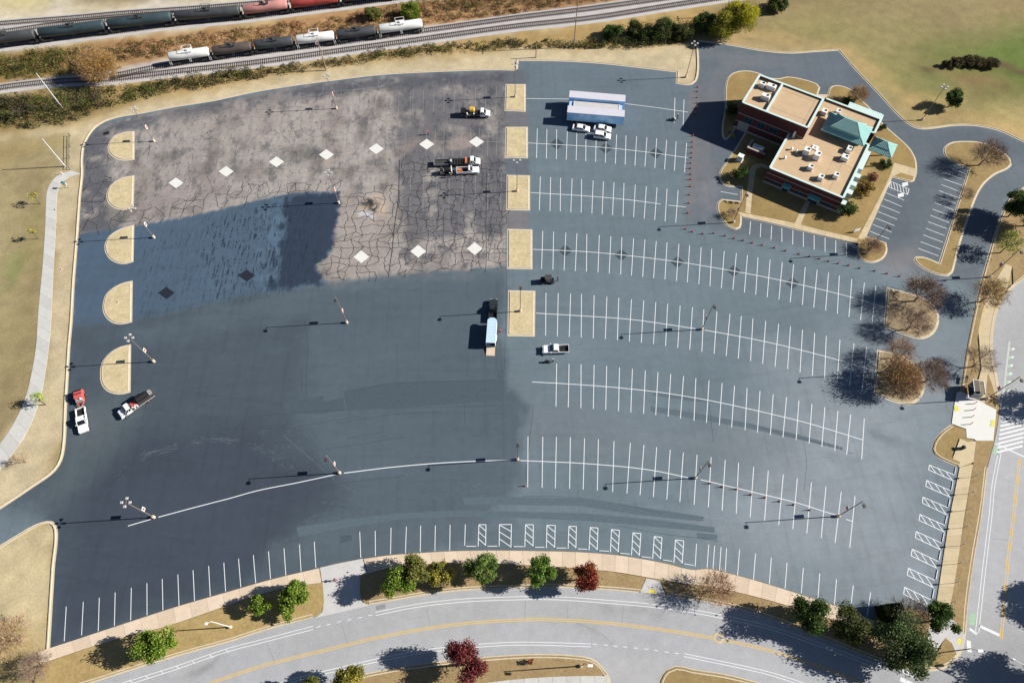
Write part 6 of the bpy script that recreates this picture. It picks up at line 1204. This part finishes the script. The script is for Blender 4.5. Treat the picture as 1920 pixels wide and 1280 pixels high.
# ================================================================== VEGETATION
def rot_frames(n, rng, flat=0.0):
    a = rng.normal(size=(n, 3)); a[:, 2] *= (1-flat); a /= np.linalg.norm(a, axis=1)[:, None]; b = rng.normal(size=(n, 3)); b -= (b*a).sum(1)[:, None]*a; b /= np.linalg.norm(b, axis=1)[:, None]; return a, b
def leaf_quads(C, size, rng, asp=.6, flat=0.0):
    n = len(C); a, b = rot_frames(n, rng, flat); s = (size*rng.uniform(.6, 1.35, n))[:, None]; a = a*s; b = b*s*asp
    V = np.stack([C-a, C+b*.9, C+a, C-b*.9], 1).reshape(-1, 3); return V, np.arange(n*4).reshape(n, 4)
def crown_points(n, r, hz, rng, lobes=9, hollow=.35, lo=-.85):
    L = rng.normal(size=(lobes, 3)); L /= np.linalg.norm(L, axis=1)[:, None]; L[:, 2] = np.clip(L[:, 2]*.8+.1, lo, 1); LR = rng.uniform(.22, .44, lobes); L *= rng.uniform(.42, .86, lobes)[:, None]
    k = rng.integers(0, lobes, n); d = rng.normal(size=(n, 3)); d /= np.linalg.norm(d, axis=1)[:, None]; rad = (hollow+(1-hollow)*rng.random(n)**.5)*LR[k]*(1+.22*rng.normal(size=n))
    P = L[k]+d*rad[:, None]; return P*np.array([r, r, hz]), k
def tint(n, cols, rng, k=None, var=.25):
    cols = np.array([S(*c) for c in cols])*1.35; i = rng.integers(0, len(cols), n) if k is None else (k*7+rng.integers(0, 2, n)) % len(cols); return cols[i]*(1+var*(rng.random((n, 1))*2-1))
def branches(h0, top, r, hz, zc, rng, n=7, m='bark', trunk_r=.14, sub=3):
    mb = MB(); mb.tube((0, 0, -.1), (0, 0, h0), trunk_r, trunk_r*.75, n=7)
    for i in range(n):
        a = 2*math.pi*(i+rng.random()*.6)/n; e = rng.uniform(.35, .85); p0 = np.array([0, 0, h0*rng.uniform(.75, 1.0)]); p1 = np.array([r*.45*math.cos(a)*e, r*.45*math.sin(a)*e, zc+hz*rng.uniform(-.35, .2)]); mb.tube(p0, p1, trunk_r*.5, trunk_r*.28, n=5, cap=False)
        for j in range(sub):
            a2 = a+rng.uniform(-.7, .7); p2 = np.array([r*.85*math.cos(a2)*e, r*.85*math.sin(a2)*e, zc+hz*rng.uniform(-.2, .75)]); mb.tube(p1, p2, trunk_r*.26, trunk_r*.08, n=4, cap=False)
    return mb
def base_of(px, py, zc): g = G(px, py, zc); return (g[0], g[1], .1)
def leafy(px, py, r, label, cols, h=None, group=None, nl=None, size=.18, zc=None, hz=None, sd=0, asp=.6, name='tree', cat='tree', hollow=.35):
    rng = np.random.default_rng(int(px*13+py*7)+sd); h = h or r*2.3; hz = hz or r*.95; zc = zc or h-hz*.9; nl = nl or int(760*r*r+800)
    t = thing(name, label, cat, base_of(px, py, zc), rng.uniform(0, 6.28), group)
    branches(max(.5, zc-hz*.6), h, r, hz, zc, rng, m='bark', trunk_r=.05*r+.03).build('trunk', M['bark'], t)
    C, k = crown_points(nl, r*1.05, hz*1.05, rng, lobes=int(8+3*r), hollow=hollow); V, Fq = leaf_quads(C+np.array([0, 0, zc]), size, rng, asp)
    col = np.repeat(tint(nl, cols, rng, k), 4, 0); link('crown', npmesh('crown', V, Fq, M['leaf'], col), t); return t
def bare(px, py, r, label, m='twig', h=None, leaves=0, cols=None, group=None, sd=0, dens=1.0, zc=None, name='bare_tree'):
    """leafless crown: forked limbs ending in fine twigs"""
    rng = np.random.default_rng(int(px*11+py*5)+sd); h = h or r*2.1; zc = zc or h*.62; t = thing(name, label, 'tree', base_of(px, py, zc), rng.uniform(0, 6.28), group)
    mb = MB(); tips = []
    def grow(p, d, L, rad, lev):
        q = p+d*L; mb.tube(p, q, rad, rad*.68, n=5 if lev < 2 else 3, cap=False)
        if lev >= 2: tips.append((q, d, L)); tips.append((p+d*L*.5, d, L))
        if lev >= 4: return
        for _ in range(3 if lev < 3 else 2):
            nd = d+rng.normal(size=3)*.62; nd[2] += .12; nd /= np.linalg.norm(nd); grow(q, nd, L*rng.uniform(.62, .88), rad*.62, lev+1)
    nm = 4
    mb.tube((0, 0, -.1), (0, 0, h*.18), .05*r+.02, .045*r+.02, n=7)
    for i in range(nm):
        a = 6.28*(i+rng.random()*.5)/nm; d = np.array([math.cos(a)*.75, math.sin(a)*.75, .9]); d /= np.linalg.norm(d); grow(np.array([0, 0, h*.18]), d, h*.24, .019*r+.012, 1)
    mb.build('trunk', M['bark'], t)
    tp = np.array([x[0] for x in tips]); n = int(len(tp)*5*dens); i = rng.integers(0, len(tp), n); dd = np.array([x[1] for x in tips])[i]+rng.normal(size=(n, 3))*.65; dd[:, 2] += .15; dd /= np.linalg.norm(dd, axis=1)[:, None]
    A = tp[i]-dd*rng.uniform(0, .3, n)[:, None]*r*.2; B = A+dd*(rng.uniform(.2, .62, n)*r*.6)[:, None]; w = np.cross(dd, rng.normal(size=(n, 3))); w /= np.linalg.norm(w, axis=1)[:, None]; w *= .013*rng.uniform(.7, 1.5, n)[:, None]*max(1, r*.45)
    n2 = int(900*dens*r**1.3); dv = rng.normal(size=(n2, 3)); dv[:, 2] = np.abs(dv[:, 2])*.9-.25; dv /= np.linalg.norm(dv, axis=1)[:, None]; q = (rng.random(n2)**.45)[:, None]; A2 = np.array([0, 0, h*.45])+dv*q*np.array([r*.95, r*.95, h*.50])*(1+.15*rng.normal(size=(n2, 1))); d2 = dv+rng.normal(size=(n2, 3))*.35+np.array([0, 0, .25]); d2 /= np.linalg.norm(d2, axis=1)[:, None]; B2 = A2+d2*rng.uniform(.3, .9, n2)[:, None]*max(.5, r*.28); w2 = np.cross(d2, rng.normal(size=(n2, 3))); w2 /= np.linalg.norm(w2, axis=1)[:, None]; w2 *= .014*rng.uniform(.7, 1.5, n2)[:, None]
    A, B, w = np.concatenate([A, A2]), np.concatenate([B, B2]), np.concatenate([w, w2]); n = len(A)
    V = np.stack([A-w, A+w, B+w*.35, B-w*.35], 1).reshape(-1, 3); link('twigs', npmesh('twigs', V, np.arange(n*4).reshape(n, 4), M[m]), t, kind='stuff')
    if leaves:
        k = rng.integers(0, n, leaves); C = A[k]+(B-A)[k]*rng.random((leaves, 1)); V, Fq = leaf_quads(C, .17, rng); link('leaves', npmesh('leaves', V, Fq, M['leaf'], np.repeat(tint(leaves, cols, rng), 4, 0)), t)
    return t
GREEN = [(112, 136, 44), (134, 156, 58), (88, 112, 34), (150, 168, 72), (70, 92, 30)]
OLIVE = [(134, 134, 70), (112, 116, 54), (156, 150, 84), (96, 102, 48)]
YELG = [(168, 156, 70), (190, 172, 84), (142, 138, 60), (120, 120, 52)]
RED = [(146, 66, 50), (122, 50, 42), (164, 84, 60), (104, 44, 38), (150, 92, 58)]
MAROON = [(128, 58, 60), (104, 40, 46), (150, 80, 78), (84, 34, 38)]
DARK = [(66, 88, 38), (84, 106, 48), (50, 70, 32), (98, 118, 58), (42, 58, 30)]
DOLIVE = [(78, 88, 44), (98, 104, 58), (60, 70, 38), (112, 112, 66)]
FALL = [(170, 126, 62), (188, 142, 74), (146, 108, 56), (150, 136, 62)]
g1 = 'trees between the pavement and the curved street'
for a in ((555, 1107, 2.7, 'rounded bright green tree left of the driveway, largest of three', GREEN), (537, 1141, 1.9, 'small yellow green tree below the largest one left of the driveway', GREEN), (488, 1133, 1.9, 'small round green tree, leftmost of the three by the driveway', GREEN), (297, 1207, 3.3, 'broad bright green tree standing alone near the left street lamp', GREEN),
          (745, 1097, 3.1, 'bright green tree just right of the driveway', GREEN), (782, 1066, 2.8, 'pale olive tree behind the bright green one', OLIVE), (826, 1077, 2.4, 'yellowish tree between the olive and the dense green tree', YELG), (905, 1070, 3.1, 'dense mid green tree right of the yellowish one', [(104, 126, 60), (128, 148, 78), (84, 104, 46)]), (1012, 1072, 2.8, 'compact green tree left of the red tree', [(104, 132, 54), (124, 152, 70), (84, 108, 42)]), (1096, 1079, 2.9, 'bright red maple tree on the verge', RED),
          (1527, 1152, 3.6, 'dark green tree overlapping the pavement at the right', DARK), (1595, 1172, 3.4, 'olive green tree between two dark ones at the right', DOLIVE)):
    leafy(a[0], a[1], a[2], a[3], a[4], group=g1)
leafy(1702, 1212, 5.0, 'large dark green tree at the street corner', [(84, 104, 58), (100, 118, 74), (66, 84, 44), (112, 126, 84), (92, 96, 62)], h=10.0, size=.2, group=g1); leafy(1762, 1160, 3.0, 'green tree reaching over the east pavement end', DARK+GREEN[:2], group=g1, h=7)
leafy(867, 1242, 3.7, 'maroon red tree at the lower edge below the street', MAROON, h=9); leafy(655, 1276, 3.0, 'yellow tree cut by the lower edge', YELG, h=8); leafy(585, 1290, 2.2, 'olive tree cut by the lower edge beside the yellow one', OLIVE, h=7)
bare(1345, 1101, 3.2, 'nearly bare tree with a few reddish leaves above the street', 'twig_tan', leaves=500, cols=[(176, 122, 92), (150, 96, 70)], group=g1); bare(1712, 1150, 3.0, 'bare dark tree behind the clipped hedge', group=g1)
leafy(2010, 1262, 4.2, 'dark tree beyond the lower right corner whose shadow falls on the junction', DARK, h=9.5)
leafy(995, 1240, .7, 'small red leaved shrub on the verge at the lower edge', RED, h=1.4, size=.12, nl=250, name='shrub', cat='shrub')
# clipped hedge
c = G(1664, 1158); rng = np.random.default_rng(3); t = thing('clipped_hedge', 'tall clipped dark evergreen hedge in the south east corner of the car park', 'hedge', (c[0], c[1], .1), .1)
n = 9000; P = rng.uniform(-1, 1, (n, 3)); ax_ = rng.integers(0, 3, n); sg = rng.choice([-1, 1], n); P[np.arange(n), ax_] = sg*(1-np.abs(rng.normal(size=n))*.06); P[:, 2] = np.abs(P[:, 2]); P = P*np.array([1.8, 2.1, 3.4]); V, Fq = leaf_quads(P, .2, rng); link('foliage', npmesh('foliage', V, Fq, M['leaf'], np.repeat(tint(n, [(44, 60, 28), (58, 72, 34), (36, 48, 24)], rng), 4, 0)), t)
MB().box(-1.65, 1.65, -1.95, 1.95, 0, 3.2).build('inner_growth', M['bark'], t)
# west saplings
leafy(70, 748, 1.9, 'small pale green sapling over the west path', [(168, 186, 92), (150, 172, 76), (186, 190, 104)], h=4.6, nl=500, size=.16, name='sapling'); leafy(63, 368, 1.4, 'yellow and green sapling on the west lawn, upper of two', [(196, 168, 70), (150, 160, 74), (120, 134, 60)], h=4, nl=260, size=.15, name='sapling'); leafy(59, 434, 1.3, 'thin yellow sapling on the west lawn, lower of two', [(190, 168, 84), (160, 156, 80)], h=4, nl=220, size=.15, name='sapling'); bare(36, 860, 1.2, 'bare sapling on the west lawn by the bend of the kerb', 'twig_tan', h=3.5, dens=.35)
bare(10, 1195, 3.6, 'bare tan tree at the left edge of the lower lawn', 'twig_tan', dens=1.0, leaves=500, cols=[(190, 170, 96), (170, 150, 84)]); bare(62, 1246, 2.6, 'bare grey brush below the lower left lawn', 'twig', dens=1.0)
# trees around the building and the loop road
leafy(1789, 186, 2.5, 'round dark evergreen on the park slope beside a lamp pole', DARK, h=5.0, size=.22)
bare(1611, 175, 2.6, 'fine twigged tan tree north of the building corner', 'twig_tan', dens=1.6, leaves=500, cols=[(186, 148, 96), (170, 128, 84)])
bare(1858, 284, 4.0, 'bare tree on the wide end of the loop island', 'twig'); bare(1812, 361, 2.0, 'small bare tree on the loop island beside the stalls', 'twig', dens=.6)
leafy(1914, 382, 3.4, 'dark green tree at the right edge beside the loop road', DARK, h=8); leafy(1896, 454, 3.0, 'loose yellow green tree at the right edge', [(168, 170, 92), (150, 156, 78), (130, 138, 66)], h=7, nl=1500); bare(1862, 545, 3.4, 'half bare golden tree between the loop road and the footpath', 'twig_tan', leaves=1400, cols=[(176, 156, 86), (160, 136, 74), (190, 168, 104)], h=8); bare(1843, 672, 3.0, 'bare tree north of the shelter', 'twig', dens=.7, h=7)
bare(1735, 543, 4.4, 'large bare dark tree on the northern mulched island', 'twig', dens=1.1, h=8.2); bare(1718, 601, 3.6, 'smaller bare tree on the northern mulched island', 'twig', dens=.9, h=7)
bare(1690, 655, 3.0, 'bare olive tree behind the lamp pole on the southern mulched island', 'twig_tan', dens=1.1, h=7); bare(1695, 703, 4.2, 'orange brown tree holding its leaves on the southern mulched island', 'twig_tan', leaves=3600, cols=[(176, 128, 72), (150, 110, 66), (134, 92, 54), (160, 136, 90)], h=8, dens=1.1); bare(1752, 700, 3.4, 'bare tree at the pointed end of the southern mulched island', 'twig', dens=1.2, h=7)
leafy(1948, 398, 4.2, 'broad dark tree beyond the right edge whose shadow crosses the loop road', DARK, h=9)
leafy(2032, 738, 3.4, 'tree beyond the right edge whose shadow falls beside the striped crossing', DARK, h=8.5)
leafy(2088, 1112, 3.8, 'broad tree beyond the right edge whose shadow falls on the east street', DARK, h=9.5)
for u_, lb_, px_, py_, r_, cols_, h_ in ((0, 'round dark green shrub at the south east corner of the building', 1583, 392, 2.7, DARK, 3.6), (1, 'green conifer shrub beside the drive west of the building', 1387, 324, 2.0, DARK+GREEN[:1], 3.4), (2, 'dark shrub against the north wall of the building', 1586, 190, 1.9, DARK, 3.0), (3, 'reddish shrub east of the building', 1634, 333, 1.6, [(166, 120, 96), (150, 104, 88), (176, 140, 106)], 2.0), (4, 'olive golden shrub east of the building near the pavement', 1620, 354, 2.2, [(140, 112, 56), (160, 130, 70), (118, 98, 50)], 3.2), (5, 'dark shrub beneath the entrance canopy', 1662, 308, 1.6, DARK, 1.6), (6, 'dark shrub in the shade west of the tall block', 1372, 205, 2.0, DARK, 3.2), (7, 'small shrub by the lean to roof corner', 1655, 238, .9, DARK, 1.4)):
    leafy(px_, py_, r_, lb_, cols_, h=h_, hz=h_*.5, zc=h_*.5, size=.17, name='shrub', cat='shrub', hollow=.6, nl=int(500*r_*r_+300))
bare(1637, 459, 2.6, 'fine twigged brown shrub around the lamp pole at the building corner', 'twig_tan', dens=1.3, h=3.4, name='bare_shrub'); bare(1372, 398, 1.4, 'small bare shrub on the kerbed tip by the building drive', 'twig', dens=.6, h=2.4, name='bare_shrub')
# trees along the railway
g2 = 'trees along the railway'
leafy(1390, 30, 5.0, 'tall yellow green tree at the top edge', [(176, 168, 44), (196, 186, 58), (150, 146, 40), (132, 130, 40)], h=10, group=g2); leafy(1362, 48, 4.4, 'yellow willow like tree at the head of the drive', [(160, 156, 50), (140, 140, 46), (182, 174, 66), (112, 116, 40)], h=8, group=g2); leafy(1322, 44, 3.8, 'dark green rounded tree at the head of the drive', DARK+DOLIVE, h=6, group=g2); leafy(1245, 52, 3.6, 'dark round bushy tree above the mown strip', DARK+DOLIVE, h=5.5, group=g2); leafy(1220, 66, 2.8, 'low dark bushy tree left of the larger round one', DARK+DOLIVE, h=4, group=g2); leafy(1280, 62, 2.8, 'olive bushy tree left of the drive head', DOLIVE, h=4.5, group=g2); leafy(1150, 62, 2.8, 'dark bush standing out of the hedgerow below the tracks', DARK, h=4, group=g2); leafy(1190, 56, 2.6, 'olive bush standing out of the hedgerow', DOLIVE, h=4, group=g2)
bare(178, 118, 5.2, 'spreading tree with golden orange leaves in the brush at the upper left', 'twig_tan', leaves=11000, cols=[(186, 146, 74), (168, 126, 60), (150, 118, 60)], h=9, dens=1.4, group=g2); leafy(770, 22, 2.8, 'bright green bush above the eastern white tank car', [(120, 136, 48), (100, 116, 40), (140, 150, 60)], h=4.5, group=g2); leafy(700, 26, 2.4, 'olive bush between the two trains', OLIVE, h=4, group=g2)
leafy(1455, 8, 3.0, 'dark bush at the top edge right of the yellow tree', DARK+DOLIVE, h=4.5, group=g2)
for k, (x, y, r) in enumerate(((1795, 117, 2.0), (1815, 116, 2.2), (1838, 117, 2.2), (1860, 119, 2.0), (1775, 120, 1.2))):
    leafy(x, y, r, ('dark scrubby bush in the swale, leftmost of the large ones', 'dark scrubby bush in the swale, second of the large ones', 'dark scrubby bush in the swale, third of the large ones', 'dark scrubby bush in the swale, rightmost', 'smallest dark bush at the left end of the swale')[k], [(84, 76, 48), (104, 88, 60), (66, 62, 40), (90, 92, 54)], h=1.8, hz=1.0, zc=.9, size=.16, name='shrub', cat='shrub', hollow=.6)
# brush and tall grass: nobody could count it
def stuff(name, label, zones, cat):
    Vs, Fs, Cs = [], [], []; nb = 0
    for poly, dens, rr, hh, per, size, cols, asp, sd, vert in zones:
        rng = np.random.default_rng(sd); pw = wpts(poly); xs = [p[0] for p in pw]; ys = [p[1] for p in pw]; A = (max(xs)-min(xs))*(max(ys)-min(ys)); n = int(A*dens)
        x = rng.uniform(min(xs), max(xs), n); y = rng.uniform(min(ys), max(ys), n); keep = (dist_line(x, y, pw, True) < 0) & (fbm(x/6, y/6, sd+3) > .16+.16*rng.random(n)); x, y = x[keep], y[keep]; n = len(x)
        cr = rr*(.55+.9*fbm(x/7, y/7, sd+1))*rng.uniform(.6, 1.3, n); ch = hh*(.3+1.4*fbm(x/9, y/9, sd+2))*rng.uniform(.7, 1.3, n)
        k = np.repeat(np.arange(n), per); d = rng.normal(size=(len(k), 3)); d /= np.linalg.norm(d, axis=1)[:, None]; d[:, 2] = np.abs(d[:, 2]); q = (.55+.45*rng.random(len(k)))[:, None]
        C = np.stack([x[k], y[k], np.zeros(len(k))], 1)+d*q*np.stack([cr[k], cr[k], ch[k]], 1); V, Fq = leaf_quads(C, size, rng, asp, vert)
        cc = np.array([S(*c) for c in cols]); ci = np.clip((fbm(x/8, y/8, sd+4)*len(cols)*1.5-.25*len(cols)).astype(int)+rng.integers(-1, 2, n), 0, len(cols)-1); col = cc[ci][k]*(1+.28*(rng.random((len(k), 1))*2-1))
        Vs.append(V); Fs.append(Fq+nb); Cs.append(np.repeat(col, 4, 0)); nb += len(V)
    o = link(name, npmesh(name, np.concatenate(Vs), np.concatenate(Fs), M['leaf'], np.concatenate(Cs)), kind='stuff', label=label, cat=cat); return o
SC = [(140, 124, 86), (112, 104, 70), (92, 100, 52), (118, 116, 62), (78, 82, 50), (130, 100, 72)]
SG = [(110, 116, 56), (134, 128, 72), (86, 96, 46), (150, 136, 90), (72, 80, 44), (104, 92, 62)]
TG = [(204, 164, 120), (170, 124, 88), (214, 182, 138), (138, 104, 74), (142, 128, 78), (188, 146, 110), (112, 96, 66)]
stuff('brush', 'thick green brown brush along the railway', [
    ([(-200, 300), (0, 236), (60, 240), (130, 230), (200, 200), (262, 186), (330, 172), (480, 148), (480, 128), (330, 152), (210, 166), (0, 186), (-200, 215)], .55, 1.4, 2.0, 48, .2, SG, .6, 101, 0),
    ([(-200, 290), (0, 232), (120, 222), (190, 192), (200, 168), (0, 190), (-200, 222)], .16, 2.0, 3.2, 90, .2, [(96, 112, 44), (122, 124, 66), (130, 116, 96), (88, 84, 64), (108, 126, 52)], .6, 121, 0),
    ([(230, 184), (330, 168), (480, 142), (480, 130), (330, 154), (230, 170)], .16, 1.6, 2.4, 80, .19, [(92, 110, 44), (116, 118, 62), (110, 96, 74), (80, 84, 50)], .6, 122, 0),
    ([(-200, 170), (0, 140), (110, 128), (150, 110), (80, 100), (-200, 132)], .14, 1.8, 2.6, 80, .2, [(98, 114, 46), (126, 128, 60), (140, 120, 70)], .6, 123, 0),
    ([(480, 148), (600, 130), (720, 112), (840, 98), (960, 90), (1080, 90), (1180, 92), (1290, 78), (1285, 66), (1180, 74), (1080, 78), (960, 76), (840, 84), (720, 96), (600, 114), (480, 130)], .62, 1.1, 1.4, 44, .18, SC, .6, 102, 0),
    ([(-200, 190), (0, 150), (110, 140), (190, 122), (230, 112), (200, 92), (100, 96), (-200, 130)], .5, 1.4, 1.8, 46, .2, SG, .6, 103, 0),
    ([(200, 120), (330, 92), (330, 72), (240, 80), (190, 95)], .30, 1.1, 1.3, 40, .17, SC, .6, 104, 0),
    ([(700, 40), (800, 30), (960, 14), (1180, -14), (1180, -40), (900, -22), (760, 2), (690, 20)], .26, 1.2, 1.4, 40, .18, SC, .6, 105, 0),
    ([(1190, 88), (1300, 74), (1300, 50), (1210, 48), (1130, 70), (1130, 84)], .5, 1.4, 2.0, 50, .18, [(88, 90, 52), (70, 82, 42), (104, 100, 64), (60, 70, 38)], .6, 106, 0)], 'brush')
stuff('tall_grass', 'reddish tan tall dry grass between the two trains', [
    ([(100, 130), (320, 104), (480, 86), (790, 46), (960, 26), (1200, -8), (1230, -40), (900, -10), (740, 16), (480, 52), (220, 84), (60, 106)], .7, 1.0, 1.15, 30, .30, TG, .22, 111, -.5),
    ([(230, 184), (480, 148), (720, 114), (960, 94), (1290, 84), (1290, 72), (960, 86), (720, 106), (480, 138), (230, 172)], .8, .8, .55, 16, .16, [(196, 166, 118), (180, 146, 100), (208, 178, 130)], .25, 112, .2)], 'grass')
